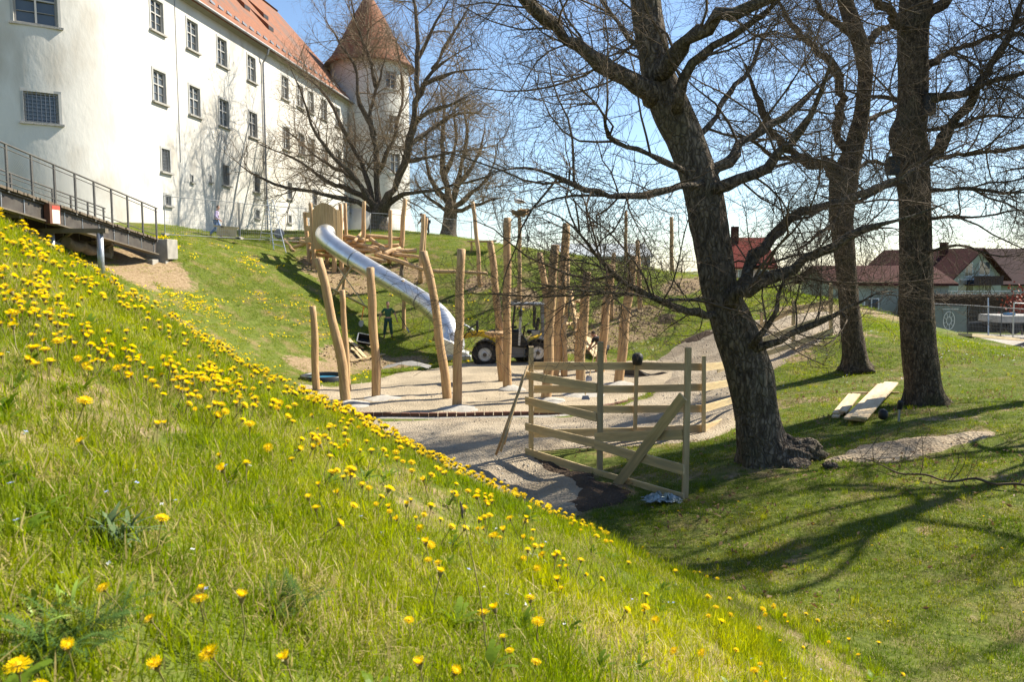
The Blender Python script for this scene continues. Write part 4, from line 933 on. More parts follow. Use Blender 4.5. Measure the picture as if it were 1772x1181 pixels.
# stork nest on its pole
npole = pole([(899, 515), (899, 450), (899, 377)], 7.5, 'slender pole carrying the wooden stork nest', Y=41)
nc = P(899, 370, Y=41); nest = thing('stork_nest', 'nest of short wooden billets on a slender pole', 'nest', nc)
rn = random.Random(3)
for k in range(38):
    a = rn.uniform(0, 6.28); r = rn.uniform(.05, .5); lv = rn.uniform(-.12, .22); r *= (.6 + lv * 1.2)
    c = nc + Vector((r * math.cos(a), r * math.sin(a), lv)); d = Vector((math.cos(a + rn.uniform(-.9, .9)), math.sin(a + rn.uniform(-.9, .9)), rn.uniform(-.15, .35))).normalized() * rn.uniform(.22, .36)
    board('billet', c - d * .6, c + d, .07, .06, M_wood_pale if k % 3 else M_wood, nest)
MB().lathe([(.1, -.12), (.36, .0), (.46, .12), (.3, .14)], nc, 14).build('nest_core', M_deck, nest)
# the stork
sk = P(897, 352, Y=41); M_feather = mat('white_feather', (.62, .58, .54), (.5, .46, .43), scale=8, rough=.8); M_dark_f = mat('black_feather', (.03, .03, .035), rough=.7); M_beak = mat('grey_beak', (.12, .09, .08), rough=.5)
stork = thing('stork', 'slender long legged wading bird standing on the wooden nest', 'bird', nc + Vector((0, 0, .16)))
pts = [sk + Vector(v) for v in ((.38, 0, .05), (.24, 0, .08), (.05, 0, .1), (-.12, 0, .13), (-.2, 0, .24), (-.17, 0, .36), (-.13, 0, .44), (-.2, 0, .5), (-.27, 0, .48))]
MB().tube(pts, [.02, .08, .125, .11, .055, .035, .032, .048, .02], 10).build('body', M_feather, stork, smooth=True)
MB().tube([sk + Vector((-.26, 0, .485)), sk + Vector((-.5, 0, .40))], [.02, .004], 6).build('beak', M_beak, stork)
for s in (-1, 1):
    MB().tube([sk + Vector((.42, .03 * s, .02)), sk + Vector((.2, .10 * s, .1)), sk + Vector((-.08, .10 * s, .15))], [.01, .05, .02], 6).build('wing', M_dark_f, stork, smooth=True)
    MB().tube([sk + Vector((.02, .05 * s, .05)), sk + Vector((.0, .05 * s, -.14)), sk + Vector((.02, .05 * s, -.36))], [.016, .012, .012], 6).build('leg', M_beak, stork)

# ------------------------------------------------------------------ slide tower, slide and log heap
TWY = 44.0
tower = thing('slide_tower', 'wooden tower with curved plywood front at the top of the slide', 'play tower', P(560, 466, Y=TWY))
cA, cB = P(541, 372, Y=43.6), P(591, 366, Y=43.9)
n = 9
for k in range(n):
    t0, t1 = k / n, (k + 1) / n
    x0, x1 = lerp(cA.x, cB.x, t0), lerp(cA.x, cB.x, t1) - .012
    def ztop(t): return P(541, 365, Y=43.7).z + .42 * math.sin(min(1, t * 1.1) * math.pi) * .9 + .02
    zb = P(560, 432, Y=43.7).z; yy = 43.55 - .35 * math.sin((t0 + t1) / 2 * math.pi)
    yy2 = 43.55 - .35 * math.sin(t0 * math.pi); yy3 = 43.55 - .35 * math.sin(t1 * math.pi)
    mb = MB(); q = [(x0, yy2, zb), (x1, yy3, zb), (x1, yy3, ztop(t1)), (x0, yy2, ztop(t0))]
    mb.add(q + [(a, b + .05, c) for a, b, c in q], [(0, 1, 2, 3), (7, 6, 5, 4), (0, 4, 5, 1), (1, 5, 6, 2), (2, 6, 7, 3), (3, 7, 4, 0)]); mb.build('front_panel', M_panel, tower)
for (a, b, y, w) in (((545, 467), (537, 352), 43.7, 8), ((538, 462), (527, 368), 44.6, 8), ((590, 440), (589, 354), 43.9, 8), ((566, 452), (565, 410), 44.8, 8), ((577, 470), (579, 430), 43.6, 8), ((600, 438), (597, 352), 45.6, 7)):
    p0, p1 = P(*a, Y=y), P(*b, Y=y); p0.z = min(p0.z, h1(p0.x, y)) - .2; log('post', [p0, p1], w / 2 / FOC * y, M_wood, tower, seed=int(a[0]))
for k in range(7):
    p0 = P(536, 434, Y=43.8 + k * .28); p1 = P(592, 430, Y=43.8 + k * .28); log('floor_log', [p0, p1], .09, M_wood, tower, seed=k)
for a, b in (((528, 372), (545, 372)), ((528, 395), (545, 396)), ((528, 415), (545, 416))): board('side_plank', P(*a, Y=44.6), P(*b, Y=43.75), .05, .3, M_panel, tower)
# tube slide
spx = [(566, 404, 43.4), (561, 402, 43.0), (560, 408, 42.6), (572, 421, 42.2), (598, 440, 41.6), (640, 466, 40.6), (680, 490, 39.6), (720, 514, 38.5), (746, 533, 37.5), (764, 550, 36.8), (775, 566, 36.2), (780, 582, 35.8), (783, 592, 35.5)]
sp = fine([P(a, b, Y=c) for a, b, c in spx], .22)
slide = thing('tube_slide', 'shiny steel tube slide running down the slope from the wooden tower', 'slide', G(785, 628))
SR = .47; nseg = 7; cuts = np.linspace(0, len(sp) - 1, nseg + 1).astype(int)
for k in range(nseg):
    seg = sp[cuts[k]:cuts[k + 1] + 1]; o = MB(); o.tube(seg, SR, 28, False); o.build('tube_section', M_steel, slide, smooth=True)
    if k:
        j = cuts[k]; t = Vector(sp[j + 1] - sp[j - 1]).normalized(); c = Vector(sp[j])
        wide = k in (2, 5); r = MB(); r.lathe([(SR + .002, -.03), (SR + (.022 if wide else .008), -.025), (SR + (.022 if wide else .008), .025), (SR + .002, .03)], c, 28, t, False); r.build('flange', M_steel_dark if wide else M_steel, slide)
t = Vector(sp[1] - sp[0]).normalized()
e0 = Vector(sp[-1]); ed = (Vector(sp[-1]) - Vector(sp[-3])).normalized()
ex = P(790, 622, Y=35.0)
hood = MB(); hood.lathe([(SR + .03, -.1), (SR + .06, .1), (SR + .02, .35), (SR - .12, .62)], e0, 20, ed, False); hood.build('exit_hood', M_steel_dark, slide, smooth=True)
tray = MB(); tray.prism([(-.1, 0), (1.0, 0), (1.0, .28), (.75, .36), (.35, .75), (-.1, .95)], (ex.x - .45, ex.y + .35, FLOOR + .04), (1, 0, 0), (0, 0, 1), (0, -1, 0), .9); tray.build('exit_tray', M_steel, slide, bevel=.02)
fl = MB(); fl.add([(ex.x - .95, ex.y - .1, FLOOR + .8), (ex.x - .2, ex.y - .6, FLOOR + .75), (ex.x - .35, ex.y - .1, FLOOR + 1.35), (ex.x - .95, ex.y - .06, FLOOR + .8), (ex.x - .2, ex.y - .56, FLOOR + .75), (ex.x - .35, ex.y - .06, FLOOR + 1.35)], [(0, 1, 2), (5, 4, 3), (0, 3, 4, 1), (1, 4, 5, 2), (2, 5, 3, 0)]); fl.build('exit_wing', M_steel, slide)
fn = MB(); fn.box((ex.x + .1, ex.y - .45, FLOOR + .12), (1.15, .5, .22)); fn.build('exit_foot', M_galv, slide, bevel=.02)
for a, b, yy in (((598, 462), (592, 520), 41.2), ((604, 462), (575, 518), 41.4), ((762, 560), (750, 590), 37.2), ((757, 556), (762, 590), 37.2)):
    p0, p1 = P(*a, Y=yy), P(*b, Y=yy); board('support', p0, p1, .14, .14, M_wood, slide)
# trestle of crossed planks propping the slide
tr = thing('timber_trestle', 'crossed pale planks propped on the slope under the slide top', 'trestle', G(590, 525))
for a, b, yy, w in (((585, 463), (632, 530), 40.4, .2), ((612, 458), (575, 512), 40.8, .16), ((574, 500), (636, 532), 40.0, .3), ((578, 510), (600, 505), 40.3, .12), ((596, 498), (588, 522), 40.1, .1)):
    board('plank', P(*a, Y=yy), P(*b, Y=yy - .5), .05, w, M_board, tr, up=(0, -1, .4))
rl = random.Random(12)
heap = thing('log_heap', 'jumble of peeled climbing logs wedged between poles behind the slide', 'climbing frame', G(660, 448))
HL = [((592, 409, 45.6), (630, 415, 45.4), 9), ((632, 409, 45.6), (700, 414, 46.2), 8), ((600, 421, 45), (640, 416, 46), 7), ((640, 413, 45.5), (665, 428, 45), 7), ((604, 426, 45.2), (690, 424, 45.6), 8), ((612, 419, 44.8), (626, 402, 46), 6), ((655, 432, 44.8), (720, 434, 45.4), 10), ((664, 441, 44.4), (692, 430, 45.4), 9),
      ((676, 440, 45), (728, 446, 43.2), 7), ((650, 440, 44.6), (745, 470, 42.4), 8), ((745, 469, 42.4), (843, 473, 42), 6.5), ((615, 432, 45), (660, 438, 44.6), 7), ((632, 436, 45), (672, 428, 45.6), 7), ((608, 440, 44.4), (668, 452, 44), 7), ((700, 445, 44.2), (708, 458, 43.4), 5), ((620, 424, 45), (680, 436, 45), 7), ((545, 428, 44.4), (612, 432, 45), 8), ((520, 418, 45.2), (540, 424, 44.4), 7),
      ((548, 440, 44.2), (606, 444, 44.4), 7), ((540, 432, 45), (590, 440, 44.6), 7), ((596, 415, 45.8), (652, 434, 44.6), 8), ((644, 424, 45.6), (694, 440, 44.8), 8), ((508, 428, 45.6), (542, 422, 45), 6), ((552, 434, 44.6), (590, 425, 45), 6)]
for i, (a, b, w) in enumerate(HL): log('log', [P(*a[:2], Y=a[2]), (P(*a[:2], Y=a[2]) + P(*b[:2], Y=b[2])) / 2 + Vector((0, 0, rl.uniform(-.08, .08))), P(*b[:2], Y=b[2])], w / 2 / FOC * 44, M_wood, heap, seed=i + 40, n=9)
for a, y in (((695, 460), 43.6), ((640, 455), 44.4)): p0 = P(*a, Y=y); log('support_stub', [Vector((p0.x, y, h1(p0.x, y) - .1)), Vector((p0.x, y, h1(p0.x, y) + .7))], .12, M_deck, heap, seed=90)
for i, (a, b, y) in enumerate((((492, 417), (508, 436), 46), ((506, 421), (536, 424), 45.4), ((498, 416), (530, 414), 46.6))):
    p0, p1 = G(*a), G(*b); o = log('loose_log', [p0 + Vector((0, 0, .08)), p1 + Vector((0, 0, .08))], .10, M_wood, seed=70 + i)
    tag(o, ['peeled log lying at the foot of the ladder', 'peeled log lying left of the slide tower', 'thin peeled log on the grass behind the ladder foot log'][i], 'log')
def slab_table(pix, Y, w, label, hgt=.55):
    c = P(*pix, Y=Y); g = h1(c.x, Y); t = thing('plank_table', label, 'table', (c.x, Y, g))
    board('table_top', c + Vector((-w / 2, 0, 0)), c + Vector((w / 2, 0, .02)), .6, .09, M_wood_pale, t)
    for s in (-.36, .36): log('leg', [Vector((c.x + s * w, Y, g - .1)), Vector((c.x + s * w, Y, c.z - .05))], .07, M_wood, t, seed=int(pix[0]))
slab_table((834, 418), 46.6, 1.7, 'plank table on the crest behind the slender leaning pole')
seat = thing('pole_seat', 'round wooden seat fixed between two poles in front of the loader', 'seat', P(862, 577, Y=27.4))
MB().lathe([(.38, -.06), (.41, -.03), (.41, .03), (.37, .06)], P(859, 577, Y=27.6), 18).build('seat_board', M_wood, seat)
MB().lathe([(.26, -.13), (.3, -.065)], P(859, 577, Y=27.6), 14).build('seat_block', M_wood_pale, seat)
mp = thing('middle_platform', 'small wooden platform on stub poles behind the loader', 'platform', P(972, 562, Y=31))
MB().lathe([(.42, -.05), (.45, 0), (.42, .05)], P(968, 561, Y=30.4), 16).build('platform_board', M_wood_pale, mp)
for s in (-.2, .1): MB().box(P(968, 567, Y=30.4) + Vector((s, 0, -.02)), (.12, .4, .16)).build('bracket', M_wood, mp)
up2 = thing('slope_platform', 'round plank platform at the top of the notched log', 'platform', P(992, 520, Y=38.5))
MB().lathe([(.6, -.07), (.64, 0), (.6, .06)], P(996, 521, Y=38.5), 18).build('platform_board', M_wood_pale, up2)
for a in ((980, 524), (1006, 524)): p0 = P(*a, Y=38.5); log('leg', [Vector((p0.x, 38.5, h1(p0.x, 38.5) - .2)), p0], .1, M_wood, up2, seed=int(a[0]))
board('cross_plank', P(975, 562, Y=37), P(1000, 558, Y=37.4), .3, .1, M_wood_pale, up2); board('cross_plank', P(996, 548, Y=37.6), P(1012, 538, Y=38), .25, .1, M_wood_pale, up2)
nl = thing('notched_log', 'stepped climbing log with carved notches leaning on the slope', 'climbing log', G(1005, 600))
pa, pb_ = P(985, 505, Y=37.8), P(1002, 592, Y=36.0)
for k in range(11):
    a = pa.lerp(pb_, k / 11); b = pa.lerp(pb_, (k + 1) / 11); log('step', [a + Vector((.03 * (-1) ** k, 0, 0)), b], .16 + .045 * (k % 2), M_wood_pale, nl, n=9, seed=k, rings=2, tip=.72)
log('carrier', [P(980, 430, Y=38.4), P(983, 505, Y=37.9)], .13, M_wood, nl, seed=5)
# planks heaped at the back of the pit
for i, (a, b) in enumerate((((1012, 592), (1035, 620)), ((1010, 602), (1030, 622)), ((1018, 596), (1040, 616)))):
    o = board('loose_plank', G(*a) + Vector((0, 0, .3)), G(*b) + Vector((0, 0, .1)), .16, .07, M_board_pale); tag(o, ['upper pale plank at the back edge of the pit', 'left pale plank at the back edge, nearest the notched log', 'right pale plank at the back edge, beside the stooping person'][i], 'plank', 'planks at the back edge of the pit')

# ------------------------------------------------------------------ brick edging of the pit
E = fine([(x, y, 0) for x, y in EDGE], .1); seg = np.linalg.norm(np.diff(E, axis=0), axis=1); cs = np.concatenate([[0], np.cumsum(seg)])
edging = thing('brick_edging', 'row of dark red bricks edging the gravel pit', 'edging', (E[len(E) // 2][0], E[len(E) // 2][1], FLOOR - .1))
bm_ = MB().box((0, 0, 0), (.225, .115, .15)); bme = bpy.data.meshes.new('brick'); bme.from_pydata(bm_.v, [], bm_.f); bme.materials.append(M_brick)
t = .1; rb = random.Random(2)
while t < cs[-1] - .1:
    p = np.array([np.interp(t, cs, E[:, j]) for j in range(2)]); q = np.array([np.interp(t + .05, cs, E[:, j]) for j in range(2)]); a = math.atan2(q[1] - p[1], q[0] - p[0])
    o = bpy.data.objects.new('brick', bme); COL.objects.link(o); o.parent = edging
    z = FLOOR + .045 + rb.uniform(-.008, .008)
    o.location = Vector((p[0], p[1], z)) - Vector(ORG[edging.name]); o.rotation_euler = (rb.uniform(-.03, .03), rb.uniform(-.03, .03), a + rb.uniform(-.03, .03)); t += .25
hs = MB()
for i in range(len(E) - 1):
    d = unit(E[i + 1] - E[i]); nrm = np.array((d[1], -d[0], 0))
    a, b = E[i] + nrm * .065, E[i + 1] + nrm * .065
    hs.add([(a[0], a[1], FLOOR + .03), (b[0], b[1], FLOOR + .03), (*(b + nrm * .42)[:2], FLOOR - .10), (*(a + nrm * .42)[:2], FLOOR - .10)], [(0, 3, 2, 1)])
hs.build('concrete_haunch', M_concrete, edging)
# concrete collars at pole feet
M_mound = mat('wet_concrete', (.40, .38, .34), (.30, .28, .25), scale=4, rough=.9, bump=.4, bscale=12)
for i, (px_, py_, r) in enumerate(((789, 708, .75), (652, 691, .8), (600, 700, .7), (878, 673, .5), (1003, 684, .8), (1070, 666, .7), (945, 694, .6))):
    c = P(px_, py_, z=FLOOR + .06); mb = MB(); mb.lathe([(r, -.06), (r * .8, .015), (r * .45, .06), (.12, .11)], c + Vector((.12, 0, 0)), 18)
    v = [(x + .05 * r * math.sin(9 * y), y + .05 * r * math.cos(8 * x), z) for x, y, z in mb.v]; mb.v = v
    lbl = ['around the straight pole near the brick edging', 'around the pole left of the worker', 'around the long bent pole', 'around the tall pole before the loader cab', 'around the pale topped pole', 'around the rightmost thick pole', 'around the thick pole behind the left gate post'][i]
    tag(mb.build('concrete_collar', M_mound, smooth=True), 'low pale concrete mound ' + lbl, 'concrete mound', 'concrete collars at pole feet')
# ------------------------------------------------------------------ board fence at the pit entrance
fence = thing('board_fence', 'near bay of the rough board fence with diagonal brace', 'fence', P(1038, 812, Y=13.75))
pA, pB, pC = P(919, 776, Y=16.0), P(1038, 812, Y=13.75), P(1185, 868, Y=11.6)
for (a, b, y, w, m) in (((919, 776), (919, 600), 16.0, .10, M_board), ((1038, 812), (1039, 592), 13.75, .10, M_board_grey), ((1185, 868), (1191, 602), 11.6, .085, M_board_grey)):
    p0 = P(*a, Y=y); board('post', p0 - Vector((0, 0, .25)), P(*b, Y=y), w, w, m, fence, up=(0, 1, 0))
def off(p, d): n = Vector((-.88, -.47, 0)); return p + n * d
for (a, ya), (b, yb) in ((((915, 649), 16.0), ((1038, 671), 13.75)), (((915, 693), 16.0), ((1038, 722), 13.75)), (((915, 738), 16.0), ((1038, 768), 13.75)), (((915, 781), 16.0), ((1040, 820), 13.75)), (((1036, 769), 13.7), ((1190, 813), 11.55)), (((1034, 818), 13.75), ((1190, 863), 11.55)), (((1036, 757), 13.8), ((1188, 752), 11.65))):
    board('board', off(P(*a, Y=ya), .075), off(P(*b, Y=yb), .072), .028, .155, M_board, fence)
board('brace', off(P(1192, 686, Y=11.6), .105), off(P(1074, 842, Y=13.0), .105), .028, .16, M_board, fence, up=(0, -.3, 1))
fence2 = thing('board_fence', 'far line of the rough board fence along the gravel path', 'fence', P(1098, 767, Y=16.4))
for (a, b, y, m) in (((1098, 768), (1102, 618), 16.4, M_board_grey), ((1218, 760), (1218, 616), 16.6, M_board), ((1274, 722), (1274, 628), 19.0, M_board)):
    board('post', P(*a, Y=y) - Vector((0, 0, .25)), P(*b, Y=y), .075, .075, m, fence2, up=(0, 1, 0))
for y0, y1, y2, y3 in ((634, 634, 636, 630), (674, 674, 671, 660), (708, 709, 708, 690), (751, 747, 742, 722)):
    q = [P(924, y0, Y=16.12), P(1099, y1, Y=16.47), P(1218, y2, Y=16.68), P(1278, y3, Y=19.1)]
    for i, (a, b) in enumerate(zip(q, q[1:])): board('board', a + Vector((0, .03 * (i % 2), 0)), b + Vector((0, .03 * (i % 2), 0)), .026, .16, M_board if i != 1 else M_board_grey, fence2)
# bucket-like lamp upside down on the far post
lp = thing('black_cap', 'black bucket hung over the top of a far fence post', 'bucket', P(1102, 628, Y=16.4))
MB().lathe([(.09, -.13), (.11, -.04), (.12, .02), (.10, .09), (.04, .12)], P(1103, 621, Y=16.35), 16).build('bucket_shell', M_black, lp, smooth=True)
# ramp rails behind the thick tree
fence3 = thing('board_fence', 'board rails on both sides of the ramp behind the thick trunk', 'fence', P(1373, 608, Y=25))
for a, b, y in (((1373, 608), (1373, 520), 25), ((1438, 577), (1438, 490), 25.6), ((1318, 590), (1318, 541), 29.5), ((1313, 642), (1313, 580), 24.2)):
    board('post', P(*a, Y=y) - Vector((0, 0, .2)), P(*b, Y=y), .09, .09, M_board, fence3, up=(0, 1, 0))
for a, ya, b, yb in (((1308, 568), 29.4, (1374, 535), 27.8), ((1374, 535), 27.8, (1440, 522), 27.6), ((1312, 592), 24.2, (1374, 567), 24.95), ((1374, 567), 24.95, (1440, 546), 25.5), ((1312, 616), 24.2, (1374, 596), 24.95), ((1374, 596), 24.95, (1440, 571), 25.5), ((1240, 640), 22.5, (1313, 616), 24.1)):
    board('board', P(*a, Y=ya) + Vector((0, -.07, 0)), P(*b, Y=yb) + Vector((0, -.07, 0)), .028, .17, M_board, fence3)
# split sticks leaning on the left gate post
for i, (a, ya, b, yb) in enumerate((((858, 788), 15.3, (913, 634), 15.85), ((866, 782), 15.2, (910, 640), 15.8), ((872, 770), 15.6, (905, 650), 15.82))):
    o = log('split_stick', [P(*a, Y=ya), P(*b, Y=yb)], .028, [M_wood, M_board_grey, M_wood_pale][i], seed=i + 20, n=6)
    tag(o, ['longest dark split stick leaning on the left end post of the fence', 'dark split stick leaning just behind the longest one', 'short pale split stick leaning closest to the left fence post'][i], 'stick', 'sticks leaning on the fence')
# stack of planks on the lawn under the straight tree
rp_ = random.Random(6)
for i, (a, b, w, dz) in enumerate((((1480, 732), (1536, 678), .34, .05), ((1474, 735), (1530, 682), .30, .10), ((1486, 736), (1542, 681), .30, .14), ((1449, 722), (1476, 694), .2, .06), ((1458, 722), (1482, 697), .16, .10), ((1445, 726), (1470, 700), .14, .03))):
    o = board('stacked_plank', G(*a) + Vector((0, 0, dz)), G(*b) + Vector((0, 0, dz + .10)), w, .035, M_board_pale)
    tag(o, ['bottom wide plank of the small stack before the straight tree', 'middle wide plank of the small stack before the straight tree', 'topmost wide plank of the small stack before the straight tree', 'short plank left of the wide plank stack', 'short plank lying atop the left plank offcuts', 'outermost short plank offcut at the left of the stack'][i], 'plank', 'planks on the lawn')
o = board('thin_batten', G(1476, 683) + Vector((0, 0, .03)), G(1556, 683) + Vector((0, 0, .03)), .05, .03, M_board); tag(o, 'thin batten lying on the grass behind the plank stack', 'batten')
o = board('edge_plank', G(1670, 583) + Vector((0, 0, .08)), G(1790, 593) + Vector((0, 0, .08)), .5, .12, M_board_pale); tag(o, 'long pale plank on the grass edge before the street fence', 'plank')
# small stake light at the straight tree
sl = thing('garden_spotlight', 'small black spotlight on a steel stake by the straight tree', 'spotlight', G(1555, 730))
g = G(1555, 732); MB().tube([g - Vector((0, 0, .1)), g + Vector((0, 0, .30))], .022, 8).build('stake', M_galv, sl); MB().lathe([(.05, 0), (.055, .12), (.045, .16)], g + Vector((0, 0, .26)), 12, (0, -.3, 1)).build('lamp_head', M_black, sl)
MB().lathe([(.06, 0), (.09, .05), (.08, .16), (.03, .2)], g + Vector((-.16, .3, 0)), 12).build('transformer', M_black, sl, smooth=True)
# nest boxes on the straight tree
for (px_, py_, w, h, lb) in ((1545, 288, .22, .36, 'lower dark nest box on the left of the straight trunk'), (1607, 181, .22, .42, 'upper dark nest box on the right of the straight trunk')):
    c = P(px_, py_, Y=16.85); nb = thing('nest_box', lb, 'nest box', c - Vector((0, 0, h / 2)), 'dark nest boxes')
    MB().box(c, (w, .2, h)).build('box_body', M_black, nb, bevel=.008); MB().box(c + Vector((0, -.02, h / 2 + .015)), (w + .05, .27, .025), Euler((.18, 0, 0)).to_matrix()).build('lid', M_iron, nb)
    MB().lathe([(.02, 0), (.02, .006)], c + Vector((0, -.1, h * .2)), 12, (0, -1, 0)).build('entrance', M_black, nb)
# crumpled foil sheet at the foot of the near fence post
rf_ = np.random.RandomState(3); fo = G(1145, 874); n = 15; A, B = np.meshgrid(np.linspace(-.27, .27, n), np.linspace(-.14, .14, n)); Zf = .02 + .16 * rf_.rand(n, n) * np.exp(-((A / .25) ** 2 + (B / .12) ** 2))
A = A + rf_.randn(n, n) * .02; B = B + rf_.randn(n, n) * .02
vv = [(fo.x + a, fo.y + b, h1(fo.x, fo.y) + c + .03) for a, b, c in zip(A.ravel(), B.ravel(), Zf.ravel())]; k = (np.arange(n - 1)[:, None] * n + np.arange(n - 1)).ravel()
tag(mesh_obj('crumpled_foil', vv, np.stack([k, k + 1, k + n + 1, k + n], 1).tolist(), mat('foil', (.40, .44, .45), (.16, .2, .2), scale=14, rough=.35, metal=.4)), 'crumpled silvery plastic sheet on the grass below the near fence post', 'foil')
# gnarled root burl right of the thick trunk
for i, (px_, py_, r, lb) in enumerate(((1372, 800, .40, 'big gnarled root burl'), (1437, 812, .10, 'small bark lump'))):
    g = G(px_, py_); mb = bmesh.new(); bmesh.ops.create_icosphere(mb, subdivisions=5 if i == 0 else 3, radius=1)
    vs = [(v.co.x, v.co.y, v.co.z) for v in mb.verts]; ff = [tuple(q.index for q in f.verts) for f in mb.faces]; mb.free(); V = np.array(vs)
    nn = (fnoise(V[:, 0] * 1.2 + 4, V[:, 2] * 1.2 + V[:, 1], .55, 4) - .5) + .6 * (fnoise(V[:, 1] * 2 + 4, V[:, 2] * 2 + V[:, 0], .5, 3) - .5)
    V = V * (1 + .75 * nn)[:, None] * np.array((r * 1.15, r * .8, r * .72))
    V = V + np.array((g.x, g.y, h1(g.x, g.y) + r * .18))
    o = mesh_obj('root_burl', V, ff, M_bark, smooth=True); tag(o, lb + (' bulging from the foot of the thick leaning trunk' if i == 0 else ' in the grass right of the root burl'), 'root')
# fallen branch on the lawn
TW_ZMIN = -9
rb_ = np.random.RandomState(9); T = Tubes(); pth = fine([tuple(G(*q) + Vector((0, 0, .04 + .05 * (i % 2)))) for i, q in enumerate(((1470, 800), (1505, 808), (1560, 830), (1600, 833), (1640, 846), (1690, 840), (1720, 850), (1760, 846), (1800, 856)))], .12); rr_ = np.linspace(.006, .019, len(pth)) * (1 + .15 * rb_.randn(len(pth))); T.add(pth, rr_, 7)
sub_branches(rb_, pth, rr_, [(7, .35, 1.1, 6, 4, .2, .16, .009), (6, .15, .5, 3, 3, .25, .10, .009)], 0, T, .05)
tag(T.build('fallen_branch', M_twig, None), 'fallen dark branch with twigs lying on the lawn below the sand', 'branch')

# ------------------------------------------------------------------ mesh construction fence panels before the castle
M_pgrey = mat('panel_grey', (.21, .22, .23), (.17, .18, .19), scale=5, rough=.6)
def mesh_panel(label, a, b, h, group, sag=0.0, wires=(34, 9), frame_m=None, wire_r=.0035):
    a = Vector(a); b = Vector(b); t = thing('mesh_fence_panel', label, 'fence panel', a, group); u = (b - a).normalized(); L = (b - a).length; z = Vector((0, 0, 1)); fm = frame_m or M_pgrey
    for p in (a, b): MB().tube([p, p + z * h], .024, 8).build('upright', fm, t)
    for k in (.06, h - .02): MB().tube([a + z * k, b + z * k], .02, 8).build('rail', fm, t)
    w = MB()
    for i in range(1, wires[0]): p = a + u * (L * i / wires[0]); w.add([p + z * .06 - u * wire_r, p + z * .06 + u * wire_r, p + z * (h - .02) + u * wire_r, p + z * (h - .02) - u * wire_r], [(0, 1, 2, 3)])
    for i in range(1, wires[1]): p = z * (h * i / wires[1]); w.add([a + p - z * wire_r, a + p + z * wire_r, b + p + z * wire_r, b + p - z * wire_r], [(0, 3, 2, 1)])
    w.build('wire_grid', fm, t)['kind'] = 'stuff'
    for p in (a, b): MB().box(p + Vector((0, 0, .06)), (.22, .55, .12)).build('foot_block', M_concrete, t, bevel=.015)
    return t
def gp(px, py, Y): p = P(px, py, Y=Y); return Vector((p.x, p.y, p.z))
FP = [((286, 408, 40.5), (414, 414, 44), 'mesh fence panel standing between the footbridge end and the carrying person'), ((416, 415, 44), (531, 420, 47.5), 'mesh fence panel behind the ladder on the castle lawn'),
      ((641, 424, 50), (742, 428, 52.5), 'mesh fence panel in front of the spreading tree trunk'), ((742, 428, 52.5), (816, 434, 55), 'mesh fence panel at the crest right of the tower')]
for a, b, lb in FP: mesh_panel(lb, gp(*a), gp(*b), 2.0, 'mesh panels on the castle lawn')

# ------------------------------------------------------------------ wheel loader
LY = 33.4
def W(px, py, dy=0.0): p = P(px, py, Y=LY); return Vector((p.x, LY + dy, p.z))
loader = thing('wheel_loader', 'compact yellow and grey wheel loader parked behind the poles', 'loader', W(888, 632))
def side_plate(pix, y0, th, name, m, parent, bev=.03):
    mb = MB(); v = [W(*q, y0) for q in pix]; n = len(v); mb.add(v + [p + Vector((0, th, 0)) for p in v], [tuple(range(n)), tuple(range(2 * n - 1, n - 1, -1))] + [(i, n + i, n + (i + 1) % n, (i + 1) % n) for i in range(n)])
    return mb.build(name, m, parent, bevel=bev)
def wheel(px, py, dy, r, w):
    c = W(px, py, dy); t = MB(); pr = [(r * .56, -w / 2), (r * .8, -w / 2), (r * .93, -w / 2 + .04), (r, -w / 4), (r, w / 4), (r * .93, w / 2 - .04), (r * .8, w / 2), (r * .56, w / 2)]
    wh = MB().lathe([(r * .55, -w * .36), (r * .55, w * .36)], c, 20, (0, -1, 0)).build('wheel', M_silver, loader, smooth=False)
    t.lathe(pr, c, 32, (0, -1, 0), False); t.build('tyre', M_rubber, wh, smooth=True)
    l = MB()
    for k in range(18):
        a = 2 * math.pi * k / 18
        for s in (-1, 1):
            q = c + Vector((math.cos(a + s * .08) * (r + .012), s * w * .24, math.sin(a + s * .08) * (r + .012))); l.box(q, (.05, w * .46, .06), Matrix.Rotation(-a, 3, 'Y') @ Matrix.Rotation(.5 * s, 3, 'X'))
    l.build('tread_lug', M_rubber, wh)['kind'] = 'stuff'
    h = MB(); h.lathe([(r * .53, w * .30), (r * .5, w * .42), (r * .42, w * .36), (r * .32, w * .30), (r * .25, w * .42), (r * .2, w * .44), (r * .01, w * .44)], c, 24, (0, -1, 0), False); h.build('rim', M_silver, wh, smooth=True)
    h = MB()
    h.lathe([(r * .17, w * .44), (r * .15, w * .5), (.005, w * .5)], c, 14, (0, -1, 0), False); h.build('hub', M_deck, wh)
wheel(840, 611, -.62, .51, .36); wheel(843, 610, .72, .51, .36); wheel(930, 608, -.62, .49, .36); wheel(907, 610, .72, .49, .36)
side_plate([(852, 590), (862, 572), (872, 572), (880, 585), (884, 610), (862, 614), (852, 606)], -.45, .95, 'front_frame', M_yellow, loader)
side_plate([(880, 606), (884, 594), (920, 598), (968, 598), (972, 612), (950, 616), (884, 618)], -.42, .9, 'rear_frame', M_mgrey, loader)
side_plate([(905, 600), (918, 586), (938, 578), (962, 570), (971, 574), (972, 597), (955, 598), (920, 601)], -.5, 1.05, 'engine_hood', M_yellow, loader, .06)
side_plate([(924, 592), (936, 578), (945, 577), (940, 592)], -.515, .02, 'hood_decal', M_silver, loader, .004)
side_plate([(884, 598), (886, 574), (898, 570), (912, 590), (920, 598), (905, 600)], -.52, 1.05, 'cab_floor', M_black, loader)
side_plate([(968, 585), (975, 585), (976, 618), (968, 618)], -.46, .95, 'rear_weight', M_black, loader)
